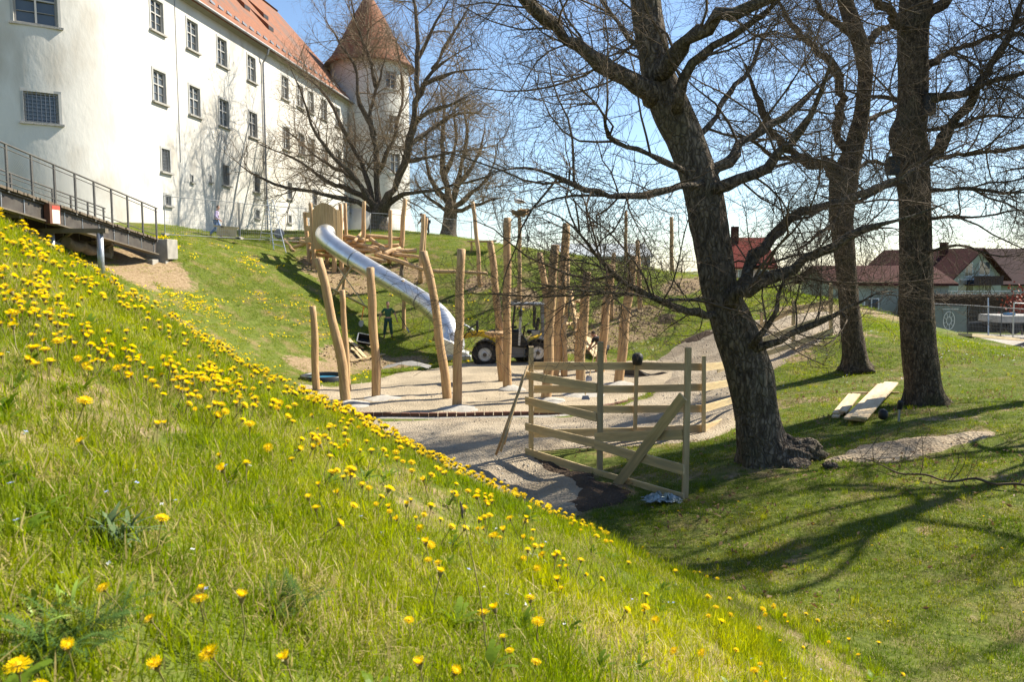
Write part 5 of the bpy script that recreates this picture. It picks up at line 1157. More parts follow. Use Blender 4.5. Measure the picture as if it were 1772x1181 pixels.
def fender(px, py, dy, r):
    mb = MB(); c = W(px, py, dy); out = []
    for k in range(9):
        a = R(20 + k * 16.5); out.append((c.x + math.cos(a) * r, c.z + math.sin(a) * r * .92))
    for i in range(8):
        (a, b), (d, e) = out[i], out[i + 1]; mb.add([(a, c.y - .24, b), (a, c.y + .24, b), (d, c.y + .24, e), (d, c.y - .24, e), (a, c.y - .24, b + .03), (a, c.y + .24, b + .03), (d, c.y + .24, e + .03), (d, c.y - .24, e + .03)], [(0, 1, 2, 3), (7, 6, 5, 4), (0, 4, 5, 1), (2, 6, 7, 3), (0, 3, 7, 4), (1, 5, 6, 2)])
    mb.build('fender', M_black, loader)
fender(841, 610, -.62, .60); fender(931, 607, -.62, .58)
cab = MB().box(W(912, 526, .02), (1.42, 1.2, .09)).build('cab_roof', M_mgrey, loader, bevel=.03)
for (a, b, w) in (((891, 530), (886, 576), .08), ((902, 532), (898, 596), .09), ((925, 530), (924, 566), .09), ((938, 529), (939, 580), .12)):
    for dy in (-.54, .56): board('cab_pillar', W(*b, dy), W(*a, dy), w, w, M_silver if a[0] == 902 else M_mgrey if a[0] == 938 else M_black, loader, up=(0, 1, 0))
M_cabglass = bpy.data.materials.new('cab_glass'); M_cabglass.use_nodes = True; _n2 = M_cabglass.node_tree.nodes; _b = _n2['Principled BSDF']; _b.inputs['Base Color'].default_value = (.8, .85, .85, 1); _b.inputs['Roughness'].default_value = .03; _b.inputs['Transmission Weight'].default_value = 1; _b.inputs['IOR'].default_value = 1.05
MB().add([W(889, 532, -.5), W(889, 532, .52), W(885, 576, .52), W(885, 576, -.5)], [(0, 1, 2, 3)]).build('windscreen', M_cabglass, loader)
MB().box(W(900, 541, -.62), (.14, .1, .26)).build('mirror', M_black, loader, bevel=.02)
st = MB(); st.box(W(922, 574, 0), (.5, .5, .14)); st.build('seat', M_black, loader, bevel=.04); MB().box(W(930, 562, 0), (.14, .48, .6), Matrix.Rotation(.15, 3, 'Y')).build('seat_back', M_black, loader, bevel=.05)
MB().box(W(927, 575, -.3), (.36, .12, .18)).build('arm_rest', M_silver, loader, bevel=.03)
MB().tube([W(904, 590, 0), W(908, 566, 0)], .035, 8).build('steering_column', M_black, loader)
sw = MB(); cc = W(909, 564, 0)
ring = [cc + Matrix.Rotation(-.6, 3, 'Y') @ Vector((.19 * math.cos(a), .19 * math.sin(a), 0)) for a in np.linspace(0, 2 * math.pi, 17)]; sw.tube(ring, .016, 6); sw.build('steering_wheel', M_black, loader)
MB().box(W(893, 582, 0), (.34, .7, .55)).build('dashboard', M_black, loader, bevel=.05)
side_plate([(802, 579), (812, 574), (835, 572), (852, 576), (866, 586), (870, 596), (858, 596), (846, 586), (830, 582), (812, 584), (803, 587)], -.14, .28, 'loader_arm', M_yellow, loader)
for a, b, r, m in (((846, 574), (894, 566), .045, M_black), ((808, 572), (826, 560), .03, M_black), ((826, 576), (826, 556), .05, M_black), ((804, 562), (820, 572), .025, M_galv), ((806, 582), (816, 566), .025, M_black)):
    for dy in (-.1, .12): MB().tube([W(*a, dy), W(*b, dy)], r, 8).build('hydraulic_cylinder', m, loader)
hz = MB(); hz.tube([W(803, 585, -.2), W(808, 576, -.2), W(815, 574, -.2), W(818, 580, -.2), W(826, 577, -.2)], .02, 6); hz.build('hydraulic_hose', M_black, loader)
bk = MB(); prof = [(801, 560), (794, 563), (789, 572), (788, 585), (793, 598), (801, 604), (803, 600), (797, 592), (794, 582), (796, 571), (803, 565)]
v = [W(*q, -.85) for q in prof]; n = len(v); bk.add(v + [p + Vector((0, 1.75, 0)) for p in v], [(i, n + i, n + (i + 1) % n, (i + 1) % n) for i in range(n)] + [tuple(range(n)), tuple(range(2 * n - 1, n - 1, -1))]); bk.build('bucket', M_steel_dark, loader)

# ------------------------------------------------------------------ people
M_skin = mat('skin', (.48, .27, .19), rough=.6); M_hair = mat('dark_hair', (.05, .032, .022), rough=.8)
def skin(name, V, E, m, parent, sub=2):
    base = Vector(ORG[parent.name]); me = bpy.data.meshes.new(name); me.from_pydata([tuple(Vector(p[:3]) - base) for p in V], E, []); me.materials.append(m)
    o = bpy.data.objects.new(name, me); COL.objects.link(o); o.parent = parent; ORG[o.name] = tuple(base)
    s = o.modifiers.new('skin', 'SKIN'); s.use_smooth_shade = True
    lay = me.skin_vertices[0].data
    for i, p in enumerate(V): lay[i].radius = (p[3], p[4] if len(p) > 4 else p[3])
    lay[0].use_root = True
    u = o.modifiers.new('sub', 'SUBSURF'); u.levels = sub - 1; u.render_levels = sub
    return o
def person(name, label, at, heading, joints, shirt, trousers, shoes, cloth_cols, hair=M_hair, vest=None, cap=None, short=False, sleeve=.55):
    """joints: local positions (x right of the figure, y forward, z up) for head, neck, chest, pelvis and L/R elbow, hand, knee, foot."""
    t = thing(name, label, 'person', at); rot = Matrix.Rotation(heading, 3, 'Z'); at = Vector(at)
    J = {k: at + rot @ Vector(v) for k, v in joints.items()}
    fx = rot @ Vector((0, 1, 0)); sx = rot @ Vector((1, 0, 0))
    neck, chest, pel, head = J['neck'], J['chest'], J['pelvis'], J['head']
    shL, shR = neck - sx * .17 - Vector((0, 0, .06)), neck + sx * .17 - Vector((0, 0, .06)); hiL, hiR = pel - sx * .09 - Vector((0, 0, .05)), pel + sx * .09 - Vector((0, 0, .05))
    V = []; E = []
    def a(p, r, r2=None, prev=None): V.append((*p, r, r2 or r)); i = len(V) - 1; (E.append((prev, i)) if prev is not None else None); return i
    ip = a(pel, .12, .10); ic = a(chest, .14, .10, ip); inn = a(neck, .06, .06, ic); a(neck.lerp(head, .4), .05, .05, inn)
    for sh, e, h in ((shL, 'eL', 'hL'), (shR, 'eR', 'hR')):
        i = a(sh, .055, .055, ic); j = a(J[e], .042, .042, i); k = a(J[h], .03, .03, j); f = (J[h] - J[e]).normalized(); a(J[h] + f * .06, .04, .022, k)
        side = f.cross(fx).normalized() if f.cross(fx).length > .1 else sx
        for q in range(4): a(J[h] + f * (.15 + .01 * (q in (1, 2))) + side * (q - 1.5) * .02, .009, .009, len(V) - 1 - q)
        a(J[h] + f * .07 + fx * .05, .01, .01, k)
    for hp, kn, ft in ((hiL, 'kL', 'fL'), (hiR, 'kR', 'fR')):
        i = a(hp, .085, .085, ip); j = a(J[kn], .055, .055, i); k = a(J[ft] + Vector((0, 0, .08)), .038, .038, j); a(J[ft] + fx * .13 + Vector((0, 0, .03)), .04, .03, k)
    skin('body', V, E, M_skin, t)
    hd = MB(); hd.lathe([(.015, -.12), (.055, -.105), (.068, -.06), (.076, 0), (.078, .05), (.066, .09), (.035, .115), (.005, .122)], head, 16); hd.v = [tuple(Vector(q)) for q in hd.v]; hd.build('head', M_skin, t, smooth=True)
    hr = MB(); hr.lathe([(.083, .015), (.086, .05), (.074, .098), (.04, .125), (.005, .131)], head - fx * .012, 16); hr.build('hair' if cap is None else 'cap', hair if cap is None else cap, t, smooth=True)
    for s in (-1, 1): MB().lathe([(.011, 0), (.011, .006)], head + fx * .072 + sx * .028 * s + Vector((0, 0, .005)), 8, fx).build('eye', M_black, t); MB().lathe([(.018, -.006), (.02, .006)], head + sx * .078 * s, 8, sx).build('ear', M_skin, t)
    MB().tube([head + fx * .07 + Vector((0, 0, .005)), head + fx * .098 - Vector((0, 0, .03))], [.009, .014], 6).build('nose', M_skin, t); MB().box(head + fx * .066 - Vector((0, 0, .062)), (.04, .02, .009), rot).build('mouth', mat('lips', (.35, .14, .12)), t)
    V = []; E = []; ip = a(pel + Vector((0, 0, .02)), .15, .125); ic = a(chest, .175, .13, ip); a(neck - Vector((0, 0, .04)), .09, .08, ic)
    for sh, e, h in ((shL, 'eL', 'hL'), (shR, 'eR', 'hR')):
        i = a(sh, .078, .075, ic); el = J[e]
        if sleeve <= 1: a(sh.lerp(el, sleeve + .3), .062, .062, i)
        else: j = a(el, .06, .06, i); a(el.lerp(J[h], .85), .045, .045, j)
    skin('shirt', V, E, shirt, t)
    V = []; E = []; ip = a(pel, .145, .12)
    for hp, kn, ft in ((hiL, 'kL', 'fL'), (hiR, 'kR', 'fR')):
        i = a(hp, .11, .11, ip); j = a(J[kn] if not short else hp.lerp(J[kn], .85), .085, .085, i)
        if not short: a(J[ft] + Vector((0, 0, .12)), .068, .068, j)
    skin('trousers', V, E, trousers, t)
    for k in ('fL', 'fR'):
        V = []; E = []; i = a(J[k] + Vector((0, 0, .07)) - fx * .03, .052, .05); a(J[k] + fx * .15 + Vector((0, 0, .045)), .05, .042, i); skin('shoe', V, E, shoes, t, 1)
    if vest is not None:
        V = []; E = []; ip = a(pel + Vector((0, 0, .04)), .165, .14); ic = a(chest, .19, .145, ip); a(neck - Vector((0, 0, .05)), .13, .1, ic); skin('vest', V, E, vest, t)
    return t
M_green = mat('work_green', (.055, .14, .075), (.04, .105, .055), scale=8, rough=.9); M_dgreen = mat('work_trousers', (.035, .085, .07), (.025, .06, .05), scale=8, rough=.9)
M_shoe = mat('brown_shoe', (.12, .08, .05), rough=.8); M_cloth_b = mat('black_cloth', (.02, .02, .024), rough=.9); M_jeans = mat('blue_jeans', (.12, .2, .38), (.09, .15, .3), scale=9, rough=.9); M_lilac = mat('lilac_shirt', (.42, .36, .55), rough=.9); M_brownv = mat('brown_vest', (.06, .035, .04), rough=.9)
wk = G(672, 584)
person('person', 'worker in dark green shirt and trousers standing below the slide', wk, R(186), dict(head=(0, .07, 1.62), neck=(0, .02, 1.46), chest=(0, 0, 1.22), pelvis=(0, 0, .92), eL=(-.33, .02, 1.14), hL=(-.42, .1, .88), eR=(.33, -.03, 1.14), hR=(.42, -.02, .9), kL=(-.13, .08, .5), fL=(-.17, .0, 0), kR=(.14, .04, .5), fR=(.19, -.02, 0)), M_green, M_dgreen, M_shoe, None, cap=M_cloth_b)
pc = G(375, 411)
person('person', 'person in brown vest and jeans carrying a wooden panel past the castle', pc, R(-80), dict(head=(0, .12, 1.62), neck=(0, .06, 1.46), chest=(0, .03, 1.22), pelvis=(0, 0, .93), eL=(-.24, -.02, 1.16), hL=(-.25, .18, .95), eR=(.24, .0, 1.16), hR=(.28, .2, .95), kL=(-.09, .24, .52), fL=(-.09, .16, .0), kR=(.09, -.02, .5), fR=(.09, -.34, .03)), M_lilac, M_jeans, M_shoe, None, vest=M_brownv, sleeve=2)
panel = thing('wooden_panel', 'pale braced plank panel carried by the person on the castle lawn', 'panel', pc + Vector((.9, -.3, .2)))
for k in range(9): board('panel_board', P(377 + k * 3.7, 408 + k * .2, Y=pc.y - .35), P(378 + k * 3.7, 394 + k * .2, Y=pc.y - .35), .03, .135, M_board_pale, panel, up=(1, 0, 0))
for a, b in (((370, 391), (413, 395)), ((377, 411), (416, 413)), ((383, 391), (400, 411))): board('panel_batten', P(*a, Y=pc.y - .39), P(*b, Y=pc.y - .39), .04, .1, M_board, panel)
p3 = P(1046, 640, z=FLOOR + .05)
person('person', 'stooping person in black shorts half hidden behind the reddish pole', p3, R(60), dict(head=(0, .5, 1.38), neck=(0, .38, 1.3), chest=(0, .24, 1.14), pelvis=(0, 0, .92), eL=(-.26, .45, 1.0), hL=(-.12, .6, .85), eR=(.26, .45, 1.0), hR=(.1, .62, .8), kL=(-.12, .06, .5), fL=(-.14, 0, 0), kR=(.12, .04, .5), fR=(.16, -.04, 0)), M_cloth_b, M_cloth_b, M_shoe, None, short=True)
p4 = P(742, 421, Y=54); p4.z = h1(p4.x, 54)
person('person', 'person in a black jacket bending at the crest behind the close pair of poles', p4, R(95), dict(head=(0, .5, 1.3), neck=(0, .4, 1.28), chest=(0, .26, 1.15), pelvis=(0, 0, .92), eL=(-.24, .45, 1.0), hL=(-.2, .6, .8), eR=(.24, .45, 1.0), hR=(.2, .6, .8), kL=(-.12, .06, .5), fL=(-.12, 0, 0), kR=(.12, .04, .5), fR=(.14, 0, 0)), M_cloth_b, M_cloth_b, M_shoe, None, sleeve=2)

# ------------------------------------------------------------------ tools and small things on the slope and in the pit
lad = thing('step_ladder', 'tall aluminium step ladder standing on the castle lawn by the downpipe', 'ladder', G(475, 425)); M_alu = mat('aluminium', (.6, .6, .6), rough=.4, metal=.7)
la = [(474, 432, 45.3), (495, 434, 45.3), (463, 346, 46.0), (472, 346, 46.0)]; lb_ = [(449, 416, 47.2), (468, 417, 47.2), (461, 346, 46.2), (470, 346, 46.2)]
for S in (la, lb_):
    q = [P(a, b, Y=c) for a, b, c in S]; q[0].z = h1(q[0].x, q[0].y); q[1].z = h1(q[1].x, q[1].y)
    for a, b in ((q[0], q[2]), (q[1], q[3])): board('rail', a, b, .03, .075, M_alu, lad, up=(0, 1, 0))
    for k in range(1, 9): board('rung', q[0].lerp(q[2], k / 9), q[1].lerp(q[3], k / 9), .04, .035, M_alu, lad)
fan = G(483, 414); o = MB(); o.lathe([(.16, 0), (.3, .02), (.33, .08), (.3, .15), (.16, .17)], fan + Vector((0, .1, .36)), 20, (0, -1, .1)); tag(o.build('cable_reel', M_mgrey, smooth=True, bevel=0), 'dark round cable reel on the grass behind the step ladder', 'cable reel')
tub = thing('mortar_tub', 'black plastic tub with pale rim tilted on the slope', 'tub', G(632, 604)); c = G(632, 602) + Vector((0, -.1, .32)); rt = Euler((R(48), R(12), R(8))).to_matrix(); mb = MB()
o_ = [(-.34, -.24, .16), (.34, -.24, .16), (.34, .24, .16), (-.34, .24, .16)]; b_ = [(-.28, -.19, -.14), (.28, -.19, -.14), (.28, .19, -.14), (-.28, .19, -.14)]; i_ = [(x * .93, y * .91, z) for x, y, z in o_]; ib = [(x * .95, y * .93, z + .02) for x, y, z in b_]
mb.add([c + rt @ Vector(v) for v in o_ + b_ + i_ + ib], [(0, 1, 5, 4), (1, 2, 6, 5), (2, 3, 7, 6), (3, 0, 4, 7), (4, 5, 6, 7), (8, 12, 13, 9), (9, 13, 14, 10), (10, 14, 15, 11), (11, 15, 12, 8), (12, 15, 14, 13)]); mb.build('tub_shell', M_black, tub)
rm = MB()
for a, b in ((0, 1), (1, 2), (2, 3), (3, 0)): rm.bar(c + rt @ Vector(o_[a]), c + rt @ Vector(o_[b]), .035, .03)
rm.build('rim', mat('worn_rim', (.45, .46, .47), rough=.6), tub)
def shovel(label, a, b, Y0, Y1, blade_w, hm, blade_at=0, name='shovel'):
    p0, p1 = P(*a, Y=Y0), P(*b, Y=Y1); t = thing(name, label, 'shovel', p0); MB().tube([p0, p1], .018, 8).build('handle', hm, t); d = (p1 - p0).normalized(); f = frame(d, (0, -1, 0)); m2 = MB()
    q = [(-.02, -blade_w / 3, 0), (-.02, blade_w / 3, 0), (-.14, blade_w / 2, .02), (-.28, blade_w / 2.4, .03), (-.34, 0, .035), (-.28, -blade_w / 2.4, .03), (-.14, -blade_w / 2, .02)]
    v = [p0 + f @ Vector(k) for k in q]; n_ = (f @ Vector((0, 0, 1))) * .006; m2.add(v + [k + n_ for k in v], [tuple(range(7)), tuple(range(13, 6, -1))] + [(i, 7 + i, 7 + (i + 1) % 7, (i + 1) % 7) for i in range(7)]); m2.build('blade', M_steel_dark, t)
    g = MB(); g.tube([p1 - f @ Vector((0, .06, 0)), p1 + f @ Vector((0, .06, 0))], .016, 6); g.build('grip', hm, t)
M_orange = mat('orange_plastic', (.70, .14, .03), rough=.5)
shovel('short shovel with orange handle stuck in the slope left of the worker', (626, 554), (629, 532), 38.2, 38.2, .24, M_orange)
shovel('long shovel with wooden shaft standing behind the near fence boards', (1013, 684), (1009, 605), 23.5, 23.9, .26, M_board)
shovel('shovel leaning on the short hidden pole at the back of the pit', (1020, 650), (1031, 600), 28.2, 28.6, .24, M_board)
shovel('dark bar held by the worker, pointing down the slope', (703, 566), (691, 545), 37.4, 37.6, .08, M_black, name='crowbar')
rs = random.Random(14)
for i in range(8):
    a = (603 + rs.uniform(-2, 22), 590 + rs.uniform(-3, 24)); b = (a[0] + rs.uniform(14, 26), a[1] + rs.uniform(8, 24)); y = 35.6
    if i == 0: a, b = (604, 588), (634, 622)
    if i == 1: a, b = (666, 616), (606, 628)
    pa_, pb2 = G(*a), G(*b); pa_.z += .04 + i * .015; pb2.z += .05 + i * .015; o = board('offcut', pa_, pb2, .1, .04, M_board if i % 3 else M_board_pale)
    tag(o, ['longest offcut slanting down across the wood scraps below the tub', 'thin offcut lying crosswise at the bottom of the wood scraps'][i] if i < 2 else 'sawn offcut in the pile of wood scraps below the black tub', 'offcut', 'wood scraps below the tub')
pr = thing('round_tank', 'round black shaft ring with blue water at the left edge of the pit', 'shaft ring', P(560, 652, z=FLOOR)); c = P(560, 652, z=FLOOR + .12)
MB().lathe([(.84, -.2), (.84, .04), (.81, .07), (.74, .07), (.72, .03), (.72, -.15)], c, 40, None, False).build('ring', mat('tank_plastic', (.03, .032, .035), rough=.35), pr, smooth=True)
MB().lathe([(.72, 0), (.01, 0.001)], c + Vector((0, 0, -.06)), 36, None, False).build('water', mat('blue_water', (.06, .26, .42), rough=.05, spec=.8), pr)
for i, (x, y, sx, sy, a, lb) in enumerate(((705, 636, .55, .5, .3, 'grey fabric sheet folded over the kerb left of the slide foot'),)):
    c = P(x, y, z=FLOOR + .1); n = 12; A, B = np.meshgrid(np.linspace(-1, 1, n), np.linspace(-1, 1, n)); Zc = .12 + .16 * fnoise(A * 2 + 3, B * 2, .7, 3) + .1 * np.cos(A * 2.5)
    vv = [(c.x + p * .9, c.y + q * .6, FLOOR + r - .02) for p, q, r in zip(A.ravel(), B.ravel(), Zc.ravel())]; k = (np.arange(n - 1)[:, None] * n + np.arange(n - 1)).ravel()
    tag(mesh_obj('fabric_sheet', vv, np.stack([k, k + 1, k + n + 1, k + n], 1).tolist(), mat('geotextile', (.22, .21, .2), (.15, .145, .135), scale=5, rough=.95), smooth=True), lb, 'fabric sheet')
c = P(1110, 652, z=FLOOR + .1); n = 14; A, B = np.meshgrid(np.linspace(-1, 1, n), np.linspace(-1, 1, n)); vv = [(c.x + .75 * p - .35 * q, c.y - .9 * p + .3 * q, FLOOR + .06 + .24 * abs(q) * (1 - p * p * .4) + .08 * math.sin(p * 5 + q)) for p, q in zip(A.ravel(), B.ravel())]; k = (np.arange(n - 1)[:, None] * n + np.arange(n - 1)).ravel()
tag(mesh_obj('dark_fleece', vv, np.stack([k, k + 1, k + n + 1, k + n], 1).tolist(), mat('fleece', (.05, .045, .042), (.09, .085, .08), scale=5, rough=.95), smooth=True), 'dark ground fleece hanging over the right edge of the pit', 'fleece')
M_dark_soil = mat('raw_soil', (.10, .055, .032), (.055, .03, .02), scale=8, rough=.95, bump=.5, bscale=20)
# ------------------------------------------------------------------ houses and street beyond the lawn
M_render = mat('pale_green_render', (.34, .37, .32), (.29, .32, .275), scale=.6, rough=.9, coords='World'); M_pink = mat('pink_render', (.66, .47, .42), (.6, .43, .38), scale=.6, rough=.9, coords='World')
M_redroof = mat('red_house_roof', (.066, .024, .021), (.045, .018, .017), scale=3, rough=.8, bump=.4, bscale=8, coords='World', spec=.05); M_purproof = mat('purple_house_roof', (.045, .022, .026), (.032, .017, .021), scale=3, rough=.8, coords='World', spec=.05)
M_darkwood = mat('dark_balcony_wood', (.05, .025, .022), (.035, .02, .018), scale=5, rough=.8); M_white = mat('white_paint', (.72, .72, .7), rough=.6); M_pale_roof = mat('pale_metal_roof', (.42, .46, .48), rough=.6)
def house(label, c, yaw, w, d, eave, ridge, base, wall, roofm, wins=(), over=.6, chimney=None, balcony=False):
    """Gabled house, gable of width w facing local -Y, ridge along local Y."""
    c = Vector(c); rot = Matrix.Rotation(yaw, 3, 'Z'); L = lambda x, y, z: Vector((c.x, c.y, 0)) + rot @ Vector((x, y, 0)) + Vector((0, 0, z)); t = thing('house', label, 'house', (c.x, c.y, base), 'houses beyond the lawn'); h = w / 2
    p = [L(-h, 0, base), L(h, 0, base), L(h, 0, eave), L(0, 0, ridge), L(-h, 0, eave), L(-h, d, base), L(h, d, base), L(h, d, eave), L(0, d, ridge), L(-h, d, eave)]
    MB().add(p, [(0, 1, 2, 3, 4), (9, 8, 7, 6, 5), (0, 4, 9, 5), (1, 6, 7, 2)]).build('wall', wall, t)
    s = (ridge - eave) / h; r = MB(); o = over
    for sg in (-1, 1):
        q = [L(sg * (h + o), -o, eave - s * o), L(0, -o, ridge), L(0, d + o, ridge), L(sg * (h + o), d + o, eave - s * o)]; r.add([k + Vector((0, 0, .2)) for k in q] + [k + Vector((0, 0, .02)) for k in q], [(0, 1, 2, 3), (7, 6, 5, 4), (0, 4, 5, 1), (1, 5, 6, 2), (2, 6, 7, 3), (3, 7, 4, 0)])
    rf = r.build('roof', roofm, t)
    if chimney: x, y, zt = chimney; MB().box(L(x, y, zt - .8), (.7, .7, 2.4), rot).build('chimney', M_redroof, rf)
    for x, z, ww, hh, side in wins:
        if side == 'f': a = lambda u, v, q: L(x + u, -q, z + v)
        else: a = lambda u, v, q: L(-h - q if side == 'l' else h + q, x + u, z + v)
        wv = MB(); wv.add([a(-ww / 2 - .1, -.1, .03), a(ww / 2 + .1, -.1, .03), a(ww / 2 + .1, hh + .1, .03), a(-ww / 2 - .1, hh + .1, .03)], [(0, 1, 2, 3)]); wo_ = wv.build('window', M_white, t)
        for k in (-1, 1):
            u0, u1 = (-ww / 2, -.05) if k < 0 else (.05, ww / 2); g = MB(); g.add([a(u0, 0, .05), a(u1, 0, .05), a(u1, hh, .05), a(u0, hh, .05)], [(0, 1, 2, 3)]); g.build('pane', M_glass, wo_)
    if balcony:
        zb = eave - .9; bl = MB(); bl.add([L(-h * .45, -1.3, zb), L(h * .62, -1.3, zb), L(h * .62, -1.3, zb + 1.0), L(-h * .45, -1.3, zb + 1.0)], [(0, 1, 2, 3)]); bal = MB().bar(L(-h * .45, -.65, zb), L(h * .62, -.65, zb), 1.3, .14).build('balcony', M_darkwood, t)
        for k in range(18):
            x = lerp(-h * .45, h * .62, k / 17); MB().bar(L(x, -1.28, zb), L(x, -1.28, zb + 1.0), .26, .05, rot @ Vector((0, 1, 0))).build('balcony_board', M_darkwood, bal)
        MB().bar(L(-h * .45, -1.28, zb + 1.02), L(h * .62, -1.28, zb + 1.02), .12, .08).build('balcony_rail', M_darkwood, bal)
    return t
def hx(px, Y): return (px - CX) / FOC * Y
def hz_(py, Y): return P(CX, py, Y=Y).z
house('pale green gabled house with dark balcony beyond the street', (hx(1687, 96), 96, 0), R(28), 10.2, 12, hz_(480, 96), hz_(432, 96), -7.5, M_render, M_redroof, wins=((-1.6, hz_(478, 96), 1.3, 1.5, 'f'), (1.5, hz_(475, 96), 2.0, 1.5, 'f'), (-2.0, hz_(506, 96), 3.0, 1.5, 'f'), (2.4, hz_(508, 96), 1.4, 2.0, 'f'), (3, hz_(505, 96), 1.2, 1.3, 'l')), balcony=True, chimney=(-1.2, 3.5, hz_(424, 96)), over=.8)
house('house with broad dark purple roof at the right edge', (hx(1800, 112), 106, 0), R(90), 11, 17, hz_(484, 110), hz_(434, 110), -8, M_render, M_purproof, over=.9)
house('pink house with steep dark red roof glimpsed behind the thick trunk', (hx(1338, 84), 88, 0), R(90), 8.0, 4.6, hz_(462, 84), hz_(412, 84), -6, M_pink, mat('bright_red_roof', (.17, .035, .028), (.12, .03, .025), scale=3, rough=.8, coords='World', spec=.05), wins=((1.2, hz_(490, 84), 1.0, 1.3, 'l'), (3.2, hz_(490, 84), 1.0, 1.3, 'l')), over=.3, chimney=(-.6, 3.3, hz_(396, 84)))
house('low long outbuilding with red tiled roof behind the slim trunk', (hx(1600, 66), 66, 0), R(90), 7, 9, hz_(490, 66), hz_(464, 66), -6, M_render, M_redroof, wins=((6, -3.2, 1.0, .8, 'l'),), over=.5)
house('distant hall with pale grey roof on the horizon above the play posts', (hx(1110, 118), 118, 0), R(90), 14, 13, hz_(446, 118), hz_(424, 118), -6, M_pale_roof, M_pale_roof, over=.3)
M_hedge = mat('bare_hedge', (.075, .05, .03), (.045, .032, .02), scale=4, rough=.95, coords='World')
hd = thing('hedge', 'clipped dark brown hedge along the far side of the street', 'hedge', (hx(1720, 60), 60, -4.6)); x0, x1 = hx(1560, 60), hx(1840, 60); zt = hz_(512, 60)
MB().box(((x0 + x1) / 2, 60, (zt - 4.7) / 2), (x1 - x0, 1.1, zt + 4.7)).build('hedge_core', M_hedge, hd)
rh = np.random.RandomState(4); T = Tubes()
for _ in range(2600):
    p = np.array((rh.uniform(x0, x1), 59.45, rh.uniform(-4.4, zt))) if rh.rand() < .65 else np.array((rh.uniform(x0, x1), rh.uniform(59.5, 60.5), zt)); T.add(np.array([p, p + rh.randn(3) * .09 + (0, -.06, .05), p + rh.randn(3) * .14 + (0, -.12, .08)]), [.012, .01, .006], 3)
T.build('hedge_twigs', mat('hedge_twig', (.12, .075, .045), (.08, .05, .03), scale=4), hd)['kind'] = 'stuff'
rl_ = thing('white_railing', 'thin pale railing above the hedge before the balcony house', 'railing', (hx(1700, 63), 63, -4.6))
for zz in (hz_(509, 63), hz_(506, 63) + .08): MB().bar((hx(1570, 63), 63, zz), (hx(1840, 63), 63, zz), .04, .05).build('rail', M_white, rl_)
for k in range(9): MB().box((hx(1580 + k * 30, 63), 63.04, (hz_(507, 63) - 4.6) / 2), (.06, .06, hz_(507, 63) + 4.6)).build('post', M_white, rl_)
bush = thing('red_bush', 'reddish leaved bush at the right end of the hedge', 'bush', (hx(1768, 54), 54, -4.4)); rbh = np.random.RandomState(2); mb = MB()
for _ in range(500):
    p = Vector((hx(1772, 54), 54, -2.6)) + Vector(rbh.randn(3) * np.array((.6, .5, .7))); q = Euler(tuple(rbh.rand(3) * 6)).to_matrix(); mb.add([p + q @ Vector(k) for k in ((-.08, 0, 0), (.08, 0, 0), (.05, .12, 0), (-.05, .12, 0))], [(0, 1, 2, 3)])
mb.build('leaves', mat('red_leaf', (.28, .05, .025), (.18, .04, .02), scale=5), bush)['kind'] = 'stuff'; MB().tube([(hx(1772, 54), 54, -4.6), (hx(1772, 54), 54, -2.6)], [.08, .04], 6).build('stem', M_bark, bush)
# street fence with banner
SY = 39.5
def sp_(px, py): return P(px, py, Y=SY)
def zg(px): q = sp_(px, 500); return h1(q.x, SY)
zb0 = sp_(1640, 583).z; hgt = sp_(1640, 529).z - zb0
for i, (a, b, lb) in enumerate(((1585, 1674, 'street fence panel covered by the grey green banner'), (1674, 1731, 'bare mesh street fence panel right of the banner'), (1731, 1790, 'bare mesh street fence panel at the right edge'))):
    y0 = [578, 582, 586][i]
    p0, p1 = sp_(a, y0), sp_(b, y0 + 4); mesh_panel(lb, p0, p1, hgt, 'fence panels along the street', wires=(22, 6), wire_r=.005)
bn = thing('fence_banner', 'grey green banner with a white spoked wheel emblem on the street fence', 'banner', sp_(1640, 575)); q = [sp_(1588, 574), sp_(1672, 575), sp_(1672, 530), sp_(1588, 529)]; q = [k + Vector((0, -.05, 0)) for k in q]
MB().add(q + [k + Vector((0, .01, 0)) for k in q], [(0, 1, 2, 3), (7, 6, 5, 4), (0, 4, 5, 1), (1, 5, 6, 2), (2, 6, 7, 3), (3, 7, 4, 0)]).build('cloth', mat('banner_cloth', (.17, .20, .18), (.145, .17, .155), scale=2, rough=.8), bn)
M_print = mat('white_print', (.62, .64, .6), rough=.8); wc = sp_(1641, 555) + Vector((0, -.058, 0)); r = .45
em = MB(); em.tube([wc + Vector((math.cos(a) * r * .62, 0, math.sin(a) * r)) for a in np.linspace(0, 2 * math.pi, 33)], .018, 5); em.build('wheel_ring', M_print, bn)
em = MB(); em.tube([wc + Vector((math.cos(a) * r * .28, 0, math.sin(a) * r * .45)) for a in np.linspace(0, 2 * math.pi, 25)], .014, 5); em.build('wheel_hub', M_print, bn)
for k in range(9): a = k * 2 * math.pi / 9; MB().tube([wc + Vector((math.cos(a) * r * .2, 0, math.sin(a) * r * .3)), wc + Vector((math.cos(a) * r * .6, 0, math.sin(a) * r * .97))], .011, 5).build('wheel_spoke', M_print, bn)
for k in range(22): # illegible line of small print
    x = 1629 + k * 1.35; hh = .03 + .02 * (k * 7 % 3); MB().box(sp_(x, 535) + Vector((0, -.056, 0)), (.024, .004, hh)).build('print_mark', M_print, bn)
trl = thing('flatbed_trailer', 'grey flatbed trailer parked behind the street fence', 'trailer', (hx(1745, 48), 48, -4.1)); t0, t1 = hx(1712, 48), hx(1800, 48)
MB().box(((t0 + t1) / 2, 48, hz_(551, 48)), (t1 - t0, 2.2, .42)).build('bed', M_stone, trl, bevel=.03)
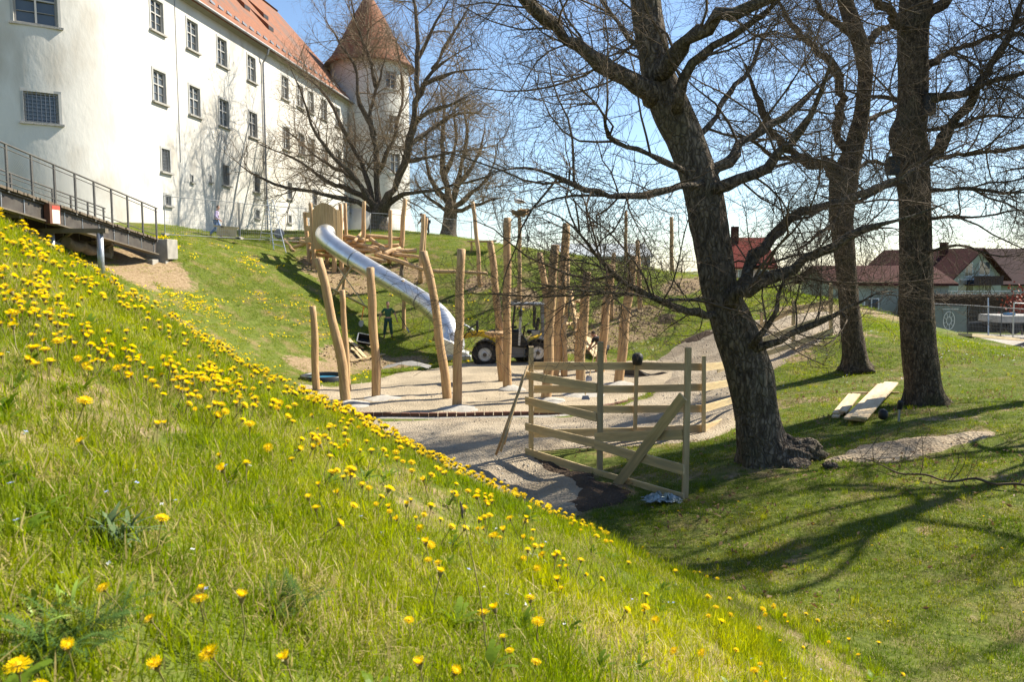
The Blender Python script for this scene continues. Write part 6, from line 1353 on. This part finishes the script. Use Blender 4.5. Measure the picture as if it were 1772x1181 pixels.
MB().box(((t0 + t1) / 2, 48, hz_(551, 48) - .32), (t1 - t0 - .4, 1.2, .18)).build('chassis', M_black, trl)
MB().bar((t0, 48, hz_(558, 48)), (t0 - 1.2, 48, hz_(560, 48)), .12, .12).build('drawbar', M_black, trl)
for x in (t0 + 1.0, t0 + 1.9):
    for dy in (-.9, .9): w_ = MB().lathe([(.18, -.12), (.34, -.12), (.37, -.06), (.37, .06), (.34, .12), (.18, .12)], (x, 48 + dy, hz_(566, 48)), 18, (0, 1, 0)).build('tyre', M_rubber, trl); MB().lathe([(.17, -.1), (.16, .1)], (x, 48 + dy, hz_(566, 48)), 14, (0, 1, 0)).build('rim', M_silver, w_)
MB().box((hx(1740, 48), 47.6, hz_(543, 48)), (.5, .4, .14)).build('blue_box', mat('blue_plastic', (.05, .2, .4), rough=.5), trl)
lp_ = thing('leaning_pole', 'steel pole leaning on the street fence', 'pole', sp_(1706, 583)); MB().tube([sp_(1704, 584) + Vector((0, -.3, 0)), sp_(1716, 516) + Vector((0, .3, 0))], .035, 8).build('shaft', M_galv, lp_); MB().lathe([(.05, 0), (.05, .05)], sp_(1704, 584) + Vector((0, -.3, -.02)), 10).build('foot_cap', M_black, lp_)
fl_ = thing('fence_upright', 'taller grey post of the street fence near the right edge', 'post', sp_(1757, 588)); MB().tube([sp_(1757, 589) + Vector((0, .2, 0)), sp_(1759, 524) + Vector((0, .2, 0))], .035, 8).build('shaft', M_galv, fl_); MB().tube([sp_(1759, 525) + Vector((0, .2, 0)), sp_(1800, 527) + Vector((0, .2, 0))], .025, 8).build('arm', M_galv, fl_)
# ------------------------------------------------------------------ grass, flowers, stones
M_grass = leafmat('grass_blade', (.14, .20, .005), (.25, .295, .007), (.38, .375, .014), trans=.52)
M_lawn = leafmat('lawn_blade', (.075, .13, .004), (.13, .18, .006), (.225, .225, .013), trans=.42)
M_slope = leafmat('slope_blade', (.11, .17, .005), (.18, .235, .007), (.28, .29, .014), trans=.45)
M_straw = leafmat('dry_straw', (.34, .28, .11), (.55, .47, .21), trans=.4)
M_leaf_b = leafmat('broad_leaf', (.085, .15, .012), (.14, .21, .02), trans=.35, rough=.4)
M_yarrow = mat('yarrow_leaf', (.045, .09, .018), (.07, .12, .024), scale=20, rough=.8, spec=.1)
M_petal = leafmat('dandelion_yellow', (.82, .60, .006), (.82, .60, .006), trans=.5, rough=.8)
M_center = mat('dandelion_centre', (.76, .48, .006), rough=.8)
M_stem = mat('dandelion_stem', (.19, .21, .05), (.20, .14, .06), scale=20, rough=.6)
M_white_p = mat('tiny_white_petal', (.62, .64, .66), rough=.7); M_blue_p = mat('tiny_blue_petal', (.30, .36, .68), rough=.7)
M_litter = leafmat('dead_leaf', (.16, .09, .045), (.30, .20, .11), trans=.2)
LIB = {}
def proto_coll(name, objs):
    c = bpy.data.collections.new(name)
    for o in objs: c.objects.link(o)
    return c
def pobj(name, v, f, mats, mi=None, smooth=False):
    me = bpy.data.meshes.new(name); me.from_pydata(np.asarray(v).tolist(), [], f)
    for m in mats: me.materials.append(m)
    if mi is not None: me.polygons.foreach_set('material_index', mi)
    if smooth: me.polygons.foreach_set('use_smooth', [True] * len(f))
    me.update(); return bpy.data.objects.new(name, me)
def blade(v, f, mi, base, az, L, w, lean, bend, segs, m):
    d = np.array((math.cos(az), math.sin(az), 0)); s = np.array((-d[1], d[0], 0)); n0 = len(v); th = lean; p = np.array(base, float)
    for i in range(segs):
        ww = w * (1 - .55 * i / segs); v.append(p - s * ww / 2); v.append(p + s * ww / 2)
        p = p + (d * math.sin(th) + np.array((0, 0, math.cos(th)))) * L / segs; th += bend / segs
    v.append(p)
    for i in range(segs - 1): a = n0 + 2 * i; f.append((a, a + 1, a + 3, a + 2)); mi.append(m)
    a = n0 + 2 * (segs - 1); f.append((a, a + 1, a + 2)); mi.append(m)
def clump(name, rng, n, spread, l0, l1, w0, w1, segs, straw, mats, lean=.5, bend=.9):
    v, f, mi = [], [], []
    for _ in range(n):
        a = rng.uniform(0, 6.283); r = spread * math.sqrt(rng.rand()); az = rng.uniform(0, 6.283); L = rng.uniform(l0, l1) * (1 - .3 * r / spread)
        isS = rng.rand() < straw
        blade(v, f, mi, (r * math.cos(a), r * math.sin(a), -.01), az, L * (1.0 if not isS else .9), rng.uniform(w0, w1), abs(rng.randn()) * lean + (.5 if isS else 0), rng.uniform(.1, bend), segs, 1 if isS else 0)
    return pobj(name, v, f, mats, mi)
def scatter(name, pts, idx, rotz, tilt, scl, tint, protos, label=None):
    pts = np.asarray(pts); n = len(pts); me = bpy.data.meshes.new(name); me.vertices.add(n); me.vertices.foreach_set('co', pts.astype(np.float32).ravel())
    def at(nm, ty, arr):
        a = me.attributes.new(nm, ty, 'POINT'); a.data.foreach_set('vector' if ty == 'FLOAT_VECTOR' else 'value', np.ascontiguousarray(arr).ravel())
    at('idx', 'INT', np.asarray(idx, np.int32)); at('eul', 'FLOAT_VECTOR', np.stack([tilt[:, 0], tilt[:, 1], rotz], 1).astype(np.float32)); at('scl', 'FLOAT', np.asarray(scl, np.float32)); at('tint', 'FLOAT', np.asarray(tint, np.float32))
    o = bpy.data.objects.new(name, me); COL.objects.link(o); o['kind'] = 'stuff'
    if label: o['label'] = label
    ng = bpy.data.node_groups.new(name + '_nodes', 'GeometryNodeTree'); ng.interface.new_socket('Geometry', in_out='INPUT', socket_type='NodeSocketGeometry'); ng.interface.new_socket('Geometry', in_out='OUTPUT', socket_type='NodeSocketGeometry')
    N = ng.nodes; L = ng.links; gi = N.new('NodeGroupInput'); go = N.new('NodeGroupOutput'); ip = N.new('GeometryNodeInstanceOnPoints'); ci = N.new('GeometryNodeCollectionInfo')
    ci.inputs['Collection'].default_value = proto_coll(name + '_kinds', protos); ci.inputs['Separate Children'].default_value = True; ci.inputs['Reset Children'].default_value = True
    def na(nm, ty): k = N.new('GeometryNodeInputNamedAttribute'); k.data_type = ty; k.inputs['Name'].default_value = nm; return k.outputs['Attribute']
    er = N.new('FunctionNodeEulerToRotation'); L.new(na('eul', 'FLOAT_VECTOR'), er.inputs[0])
    L.new(gi.outputs[0], ip.inputs['Points']); L.new(ci.outputs[0], ip.inputs['Instance']); ip.inputs['Pick Instance'].default_value = True
    L.new(na('idx', 'INT'), ip.inputs['Instance Index']); L.new(er.outputs[0], ip.inputs['Rotation']); L.new(na('scl', 'FLOAT'), ip.inputs['Scale']); L.new(ip.outputs[0], go.inputs[0])
    md = o.modifiers.new('scatter', 'NODES'); md.node_group = ng
    return o
rg = np.random.RandomState(77)
near_p = [clump('near_clump_%d' % i, rg, 30, .075, .028, .08 + .018 * (i % 3), .0022, .0045, 3, [.07, .12, .20, .08, .09, .45][i], [M_grass, M_straw], lean=.55, bend=1.1) for i in range(6)]
near_p += [clump('tall_clump_%d' % (6 + i), rg, 26, .04, .08, .17, .003, .005, 4, .05, [M_grass, M_straw], lean=.35, bend=.9) for i in range(2)]
lawn_p = [clump('lawn_clump_%d' % i, rg, 34, .14, .025, .06, .004, .007, 2, [.10, .16, .24, .4][i], [M_lawn, M_straw], lean=.6, bend=.8) for i in range(4)]
far_p = [clump('far_clump_%d' % i, rg, 30, .30, .04, .10, .010, .018, 1, [.05, .10, .2][i], [M_slope, M_straw], lean=.6, bend=.4) for i in range(3)]
def sample(y0, y1, dens, xm=.80, pad=1.0, xlo=None, xhi=None):
    ymid = (y0 + y1) / 2; w0 = -xm * y1 - pad if xlo is None else xlo; w1 = xm * y1 + pad if xhi is None else xhi
    n = int(dens * (w1 - w0) * (y1 - y0)); x = rg.uniform(w0, w1, n); y = rg.uniform(y0, y1, n)
    k = np.abs(x) < xm * y + pad; return x[k], y[k]
def bank_part(x, y): return Hbank(x, y) > Hbase(x, y) + .02
def blocked(x, y):
    b = (sdist(PIT, x, y) > -.02) | (sdist(PATH, x, y) + (fnoise(x, y, .8, 3) - .5) * .5 > -.03) | (sdist(SAND, x, y) + (fnoise(x, y, .8, 3) - .5) * .5 > 0.03) | (sdist(STREET, x, y) > -.1)
    return b
def put(name, parts, protos, pick, sc, drop_soil=.9, label=None):
    X_ = np.concatenate([p[0] for p in parts]); Y_ = np.concatenate([p[1] for p in parts])
    k = ~blocked(X_, Y_); X_, Y_ = X_[k], Y_[k]
    # bare soil thins the grass
    k = rg.rand(len(X_)) > drop_soil * soil_mask(X_, Y_); X_, Y_ = X_[k], Y_[k]; Z_ = H(X_, Y_); n = len(X_)
    tint = np.clip(fnoise(X_, Y_, 1.6, 4) * 1.3 - .38 + .7 * (fnoise(X_ + 50, Y_, .35, 2) - .3) + rg.randn(n) * .2, 0, 1)
    scatter(name, np.stack([X_, Y_, Z_], 1), pick(X_, Y_, n), rg.uniform(0, 6.28, n), rg.randn(n, 2) * .12, sc * rg.uniform(.65, 1.3, n) * (.75 + .5 * fnoise(X_ + 20, Y_, .9, 3)), tint, protos, label)
def pk_near(x, y, n):
    a = rg.randint(0, 6, n); dry = fnoise(x + 40, y + 3, .7, 3) > .60; a = np.where(dry & (rg.rand(n) < .7), 5, a); tall = (fnoise(x + 9, y + 13, .55, 2) > .66) & (rg.rand(n) < .5); return np.where(tall, 6 + rg.randint(0, 2, n), a)
def only(cond):
    def f(p): k = cond(*p); return p[0][k], p[1][k]
    return f
isb = only(bank_part); notb = only(lambda x, y: ~bank_part(x, y))
put('bank_grass', [isb(sample(.6, 2.2, 1000, pad=.9)), isb(sample(2.2, 4.0, 800)), isb(sample(4, 6.0, 520)), isb(sample(6, 9.5, 330))], near_p, pk_near, 1.0, drop_soil=1.1, label='fresh green meadow grass on the near bank')
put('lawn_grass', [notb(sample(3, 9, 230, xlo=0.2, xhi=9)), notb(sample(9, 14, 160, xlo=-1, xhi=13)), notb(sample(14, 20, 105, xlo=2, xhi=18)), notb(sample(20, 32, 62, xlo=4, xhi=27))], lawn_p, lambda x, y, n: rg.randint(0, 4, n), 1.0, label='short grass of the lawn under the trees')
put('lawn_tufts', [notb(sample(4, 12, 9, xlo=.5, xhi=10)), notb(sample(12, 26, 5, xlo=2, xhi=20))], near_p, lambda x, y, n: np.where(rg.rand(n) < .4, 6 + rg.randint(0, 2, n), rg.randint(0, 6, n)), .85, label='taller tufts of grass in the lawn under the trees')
put('slope_grass', [sample(22, 40, 26, xlo=-22, xhi=16), sample(36, 50, 22, xlo=-20, xhi=22), sample(50, 64, 10, xlo=-26, xhi=12)], far_p, lambda x, y, n: rg.randint(0, 3, n), 1.0, label='grass of the far slope around the playground')

# dandelions ------------------------------------------------------------------
def head_mesh(rng, R_, rows, sag):
    v, f, mi = [], [], []
    for k, (n, r0, r1, z0, z1) in enumerate(rows):
        for j in range(n):
            a = 6.283 * (j + .5 * (k % 2) + rng.uniform(-.2, .2)) / n; w = 6.283 / n * .62; rr = r1 * rng.uniform(.9, 1.05); z = z1 + rng.uniform(-.002, .002); b = len(v)
            v += [np.array((r0 * math.cos(a - w * .5), r0 * math.sin(a - w * .5), z0)) * 1, np.array((r0 * math.cos(a + w * .5), r0 * math.sin(a + w * .5), z0)), np.array((rr * math.cos(a + w * .42), rr * math.sin(a + w * .42), z)), np.array((rr * math.cos(a - w * .42), rr * math.sin(a - w * .42), z))]
            f.append((b, b + 1, b + 2, b + 3)); mi.append(0)
    b = len(v); n = 10
    for j in range(n): a = 6.283 * j / n; v.append(np.array((.007 * math.cos(a), .007 * math.sin(a), .010)))
    v.append(np.array((0, 0, .0145)))
    for j in range(n): f.append((b + j, b + (j + 1) % n, b + n)); mi.append(1)
    b = len(v)      # green bracts underneath
    for j in range(n): a = 6.283 * j / n; v.append(np.array((.010 * math.cos(a), .010 * math.sin(a), .002)))
    for j in range(n): a = 6.283 * j / n; v.append(np.array((.004 * math.cos(a), .004 * math.sin(a), -.012)))
    for j in range(n): f.append((b + j, b + n + j, b + n + (j + 1) % n, b + (j + 1) % n)); mi.append(2)
    return v, f, mi
HEADS = []
for i in range(3):
    r = [.021, .0235, .018][i]; v, f, mi = head_mesh(rg, r, [(22, .005, r * (1, 1, .8)[i], .0035, .004 + (0, .003, .014)[i]), (18, .004, r * .82, .006, .011), (14, .003, r * .6, .009, .015), (9, .002, r * .36, .011, .016)], 0)
    me = bpy.data.meshes.new('flower_head'); me.from_pydata([tuple(k) for k in v], [], f); [me.materials.append(m) for m in (M_petal, M_center, M_stem)]; me.polygons.foreach_set('material_index', mi); HEADS.append(me)
STEMS = []
for i in range(3):
    L = [.10, .13, .16][i]; vs, ff = tube_arrays([(0, 0, -L - .02), (.006 * i, .004, -L * .5), (0, 0, -.008)], [.0022, .002, .0018], 5, False); me = bpy.data.meshes.new('stem'); me.from_pydata(vs.tolist(), [], ff); me.materials.append(M_stem); STEMS.append(me)
def bank_hit(px, py):
    r = ray(px, py); ys = np.arange(.8, 9, .01); xs = r[0] / r[1] * ys; zs = r[2] / r[1] * ys; i = np.nonzero(zs < H(xs, ys) + .09)[0]; i = i[0] if len(i) else len(ys) - 1; return xs[i], ys[i]
DP = [(40, 1150), (127, 1137), (303, 1060), (350, 1030), (372, 1042), (410, 1070), (305, 1153), (235, 1032), (436, 1138), (520, 1140), (262, 925), (740, 1168), (766, 1172), (730, 940), (745, 962), (750, 990), (785, 993), (752, 1022), (843, 1065), (888, 1130), (918, 1140), (933, 1092), (705, 1073), (657, 880), (270, 742), (60, 1178), (760, 920), (870, 1060), (972, 1015), (1003, 995), (932, 980),
      (1113, 1035), (1108, 1050), (1130, 1065), (1147, 1090), (1185, 1125), (1227, 1125), (1265, 1125), (905, 958), (960, 962), (978, 985), (540, 865), (550, 880), (565, 868), (548, 895), (470, 765), (500, 770), (512, 800), (430, 735), (395, 715), (398, 790), (1240, 1055), (1260, 1045), (1300, 1060), (1335, 1062), (1360, 1075), (1375, 1095), (1400, 1110), (1440, 1120), (1475, 1125), (1355, 1110), (1310, 1085), (1500, 1150), (1540, 1165), (1410, 1075), (1520, 1120)]
dx, dy = [], []
for q in DP: a, b = bank_hit(*q); dx.append(a); dy.append(b)
rx, ry = [], []
for y0, y1, de in ((1.2, 2.0, 3), (2.0, 2.6, 9), (2.6, 3.4, 75), (3.4, 4.4, 190), (4.4, 8.6, 150)):
    x, y = isb(sample(y0, y1, de, xm=.70, pad=.2)); cl = .08 + .92 * sstep(.34, .66, fnoise(x * 1.3 + 60, y * 1.3, .7, 3)); fall = np.where(x > .75, .14, 1.0 - .35 * sstep(-1.2, .2, x)) * np.where(y < 4.4, 1 - .5 * sstep(-1.0, .4, x), 1) * np.where(y < 3.4, 1 - .6 * sstep(-1.6, .2, x), 1) * np.where((y > 4.4) & (x < -1.5), .8, 1) * np.where(x < -1.0, 1.0, .9); k = rg.rand(len(x)) < cl * fall; rx.append(x[k]); ry.append(y[k])
rx = np.concatenate(rx); ry = np.concatenate(ry)
vis = np.abs(rx) < .645 * ry; o_ = np.argsort(np.where(vis, np.hypot(rx, ry), 99)); rx, ry = rx[o_], ry[o_]; nI = 300 - len(dx)
ax, ay = np.concatenate([dx, rx[:nI]]), np.concatenate([dy, ry[:nI]]); az = H(ax, ay); rd = random.Random(1)
for i in range(len(ax)):
    k = rd.randrange(3); hgt = [.10, .13, .16][k] * rd.uniform(.72, .98)
    d = thing('dandelion', 'yellow dandelion in bloom among the grass of the near bank', 'dandelion', (ax[i], ay[i], az[i]), 'dandelions on the near bank')
    d.rotation_euler = (rd.gauss(.10, .3), rd.gauss(0, .3), rd.uniform(0, 6.28)); s = rd.uniform(.62, 1.15) * (.86 if ay[i] < 2.2 else 1); d.scale = (s, s, s)
    for me, nm in ((HEADS[rd.randrange(3)], 'flower_head'), (STEMS[k], 'stem')):
        o = bpy.data.objects.new(nm, me); COL.objects.link(o); o.parent = d; o.location = (0, 0, hgt / s)
dl = pobj('a_dandelion', *[z for z in (lambda v, f, mi: (v, f, [M_petal, M_center, M_stem], mi))(*head_mesh(rg, .021, [(14, .005, .021, .0035, .006), (12, .004, .016, .007, .012), (8, .002, .010, .010, .016)], 0))])
bx2, by2 = rx[nI:], ry[nI:]; n = len(bx2)
if n: scatter('more_dandelions', np.stack([bx2, by2, H(bx2, by2) + rg.uniform(.07, .13, n)], 1), np.zeros(n), rg.uniform(0, 6, n), rg.randn(n, 2) * .25, rg.uniform(.8, 1.3, n), np.zeros(n), [dl], 'yellow dandelions crowding the crest of the near bank')
v, f, mi = [], [], []
for _ in range(5):
    p = np.array((rg.uniform(-.28, .28), rg.uniform(-.28, .28), rg.uniform(.05, .10))); b = len(v); r = rg.uniform(.024, .036); tl = rg.randn(2) * .4
    for j in range(8): a = 6.283 * j / 8; v.append(p + (r * math.cos(a), r * math.sin(a), r * (tl[0] * math.cos(a) + tl[1] * math.sin(a)) - .006))
    v.append(p + (0, 0, .012)); f += [(b + j, b + (j + 1) % 8, b + 8) for j in range(8)]; mi += [0] * 8
fd = pobj('far_dandelions', v, f, [M_petal], mi)
x, y = sample(26, 42, 14, xlo=-18, xhi=2); cl = sstep(.42, .66, fnoise(x + 5, y, 2.0, 3)) * (1 - sstep(-10.5, -7.5, x - (y - 34) * .12)) + .05; k = (rg.rand(len(x)) < cl) & ~blocked(x, y) & (soil_mask(x, y) < .35); x, y = x[k], y[k]; n = len(x)
scatter('slope_dandelions', np.stack([x, y, H(x, y)], 1), np.zeros(n), rg.uniform(0, 6, n), rg.randn(n, 2) * .1, rg.uniform(.7, 1.3, n), np.zeros(n), [fd], 'yellow dandelions dotting the far slope by the footbridge')
x, y = sample(6, 14, 1.6, xlo=1, xhi=9); k = ~blocked(x, y) & ~bank_part(x, y) & (rg.rand(len(x)) < .35); x, y = x[k], y[k]; n = len(x)
scatter('lawn_dandelions', np.stack([x, y, H(x, y) + .045], 1), np.zeros(n), rg.uniform(0, 6, n), rg.randn(n, 2) * .2, rg.uniform(.5, .9, n), np.zeros(n), [dl], 'few small dandelions on the shaded lawn')
# tiny speedwell and daisies
v, f = [], []
for j in range(4): a = 1.571 * j; v += [np.array((0, 0, 0)), np.array((.006 * math.cos(a - .5), .006 * math.sin(a - .5), .001)), np.array((.0075 * math.cos(a), .0075 * math.sin(a), .001)), np.array((.006 * math.cos(a + .5), .006 * math.sin(a + .5), .001))]; f.append((4 * j, 4 * j + 1, 4 * j + 2, 4 * j + 3))
sw_ = pobj('b_speedwell', v, f, [M_blue_p]); sd_ = pobj('c_daisy', v, f, [M_white_p])
x, y = isb(sample(1.2, 4.5, 22)); k = fnoise(x + 70, y, .6, 2) > .55; x, y = x[k], y[k]; n = len(x)
scatter('speedwell_flowers', np.stack([x, y, H(x, y) + rg.uniform(.04, .07, n)], 1), rg.randint(0, 2, n) * (rg.rand(n) < .35), rg.uniform(0, 6, n), rg.randn(n, 2) * .3, rg.uniform(.8, 1.2, n), np.zeros(n), [sw_, sd_], 'tiny pale blue speedwell flowers in the near grass')
x, y = notb(sample(20, 46, 3, xlo=-4, xhi=22)); k = ~blocked(x, y) & (fnoise(x, y + 30, 2.5, 2) > .5); x, y = x[k], y[k]; n = len(x)
scatter('lawn_daisies', np.stack([x, y, H(x, y) + .06], 1), np.zeros(n), rg.uniform(0, 6, n), rg.randn(n, 2) * .3, rg.uniform(2.2, 4, n), np.zeros(n), [sd_], 'small white daisies on the sunny slopes')
# dandelion leaf rosettes and broad leaves
def rosette(name, n, L0, L1):
    v, f, mi = [], [], []
    for k in range(n):
        az = 6.283 * (k + rg.uniform(-.3, .3)) / n; L = rg.uniform(L0, L1); d = np.array((math.cos(az), math.sin(az), 0)); s = np.array((-d[1], d[0], 0)); th = rg.uniform(.5, 1.1); p = np.zeros(3); b = len(v); m = 6
        for i in range(m + 1):
            w = L * .13 * math.sin(min(1, (i + .4) / m) * 2.6) * (1 if i % 2 else .62); v.append(p - s * w); v.append(p + s * w); p = p + (d * math.sin(th) + np.array((0, 0, math.cos(th)))) * L / m; th += .14
        for i in range(m): a = b + 2 * i; f.append((a, a + 1, a + 3, a + 2)); mi.append(0)
    return pobj(name, v, f, [M_leaf_b], mi)
ros = [rosette('rosette_%d' % i, 9 + i, .06, .12 + .02 * i) for i in range(3)]
x, y = isb(sample(1.0, 7.5, 16)); k = rg.rand(len(x)) < .2 + .7 * (fnoise(x + 31, y, .7, 2) > .5); x, y = x[k], y[k]; n = len(x)
scatter('leaf_rosettes', np.stack([x, y, H(x, y) + .005], 1), rg.randint(0, 3, n), rg.uniform(0, 6, n), rg.randn(n, 2) * .15, rg.uniform(.42, .8, n), rg.rand(n), ros, 'broad dandelion leaves among the grass of the near bank')
# yarrow and broad leaved plants one can point at
def ferny(label, px, py, n, L, m=None, name='yarrow_plant', ribbon=False):
    a, b = bank_hit(px, py); g = Vector((a, b, h1(a, b))); v, f = [], []
    for k in range(n):
        az = rg.uniform(0, 6.283); th = rg.uniform(.15, 1.0); p = np.array((a + rg.randn() * .03, b + rg.randn() * .03, g.z)); d = np.array((math.cos(az), math.sin(az), 0)); s = np.array((-d[1], d[0], 0)); ln = L * rg.uniform(.6, 1.1); seg = 12
        for i in range(seg):
            q = p + (d * math.sin(th) + np.array((0, 0, math.cos(th)))) * ln / seg; th += .09; u = q - p; c0 = len(v)
            if ribbon: w = ln * .05 * math.sin((i + .5) / seg * 2.9); v += [p - s * w, p + s * w, q + s * w, q - s * w]; f.append((c0, c0 + 1, c0 + 2, c0 + 3))
            else:
                v += [p - s * .0014, p + s * .0014, q + s * .0014, q - s * .0014]; f.append((c0, c0 + 1, c0 + 2, c0 + 3)); w = .016 * math.sin((i + 1) / seg * 2.8) + .003
                for sg in (-1, 1):
                    for j in range(2):
                        t0 = p + u * (j * .5); e = t0 + s * sg * w + u * .5 + np.array((0, 0, rg.uniform(-.004, .006))); c0 = len(v); v += [t0, t0 + u * .22, e]; f.append((c0, c0 + 1, c0 + 2))
            p = q
    t = thing(name, label, 'plant', g); mesh_obj('leaves', v, f, m or M_yarrow, t); MB().tube([g - Vector((0, 0, .03)), g + Vector((0, 0, .02))], [.006, .004], 6).build('crown_base', M_stem, t)
ferny('dark feathery plant right of the bottom row of dandelions', 485, 1010, 46, .13)
ferny('dark feathery plant at the lower left corner', 75, 1060, 44, .13)
ferny('second dark feathery plant just right of the lower left one', 130, 1030, 30, .11)
ferny('grey green plant with upright narrow leaves at the left', 190, 880, 46, .12, mat('grey_green_leaf', (.075, .125, .04), (.105, .155, .055), scale=10, rough=.6), 'rosette_plant', True)
ferny('light green broad leaved plant above the lower left corner', 75, 985, 16, .085, mat('light_leaf', (.16, .24, .03), (.20, .29, .04), scale=8, rough=.5), 'broad_leaf_plant', True)
ferny('small silvery leaved plant in the middle of the near bank', 925, 945, 12, .09, mat('silver_leaf', (.24, .28, .2), rough=.6), 'silver_plant', True)
# one dry stalk standing in the near grass
a, b = bank_hit(845, 1110); g = Vector((a, b, h1(a, b))); dsk = thing('dry_stalk', 'single tall dry flower stalk in the near grass', 'stalk', g); top = P(800, 885, Y=b + .15)
MB().tube([g, g.lerp(top, .45) + Vector((.012, 0, 0)), top], [.0022, .0018, .0012], 5).build('stem', M_stem, dsk); MB().tube([top - Vector((0, 0, .025)), top, top + Vector((-.006, 0, .03))], [.002, .006, .002], 6).build('seed_head', M_deck, dsk)
# leaf litter and pebbles
v = [np.array(k) for k in ((-.03, 0, .004), (0, -.016, .012), (.032, 0, .003), (0, .017, .01))]; lf = pobj('a_leaf', v, [(0, 1, 2), (0, 2, 3)], [M_litter])
x, y = notb(sample(6, 24, 42, xlo=1.2, xhi=17)); k = (rg.rand(len(x)) < .12 + .8 * (fnoise(x + 8, y + 2, 1.6, 3) > .58)) & ((~blocked(x, y)) | (sdist(SAND, x, y) > 0)); x, y = x[k], y[k]; n = len(x)
scatter('leaf_litter', np.stack([x, y, H(x, y) + .035], 1), np.zeros(n), rg.uniform(0, 6, n), rg.randn(n, 2) * .5, rg.uniform(.6, 1.4, n), rg.rand(n), [lf], 'dry brown leaves scattered on the lawn')
peb = []
for i in range(3):
    b = bmesh.new(); bmesh.ops.create_icosphere(b, subdivisions=1, radius=1); V = np.array([tuple(q.co) for q in b.verts]) * (1 + .25 * rg.randn(12 if len(b.verts) == 12 else len(b.verts), 1)) * (1, .8, .6); F = [tuple(q.index for q in k.verts) for k in b.faces]; b.free()
    peb.append(pobj('pebble_%d' % i, V, F, [mat('pebble_%d' % i, [(.40, .36, .30), (.30, .28, .25), (.46, .40, .32)][i], rough=.9)]))
x1_, y1_ = sample(11, 30, 26, xlo=-8, xhi=11); d1 = np.maximum(sdist(PATH, x1_, y1_), sdist(PIT, x1_, y1_)); k = (d1 > .1) & (rg.rand(len(x1_)) < .25 + .75 * (fnoise(x1_, y1_, 1.1, 3) > .52)); x, y = x1_[k], y1_[k]; n = len(x)
scatter('loose_stones', np.stack([x, y, H(x, y) + .06], 1), rg.randint(0, 3, n), rg.uniform(0, 6, n), rg.randn(n, 2), .012 + .03 * rg.rand(n) ** 4, np.zeros(n), peb, 'loose stones on the gravel of path and pit')
x, y = sample(34, 46, 30, xlo=-12, xhi=10); k = soil_mask(x, y) > .45; x, y = x[k], y[k]; n = len(x)
scatter('soil_clods', np.stack([x, y, H(x, y) + .02], 1), rg.randint(0, 3, n), rg.uniform(0, 6, n), rg.randn(n, 2), .02 + .06 * rg.rand(n) ** 3, np.zeros(n), [pobj('clod_%d' % i, np.array([tuple(q.co) for q in o.data.vertices]), [tuple(p.vertices) for p in o.data.polygons], [mat('dry_clod', (.22, .15, .09), (.30, .22, .14), scale=9, rough=.95)]) for i, o in enumerate(peb)], 'clods of soil on the dug slope')
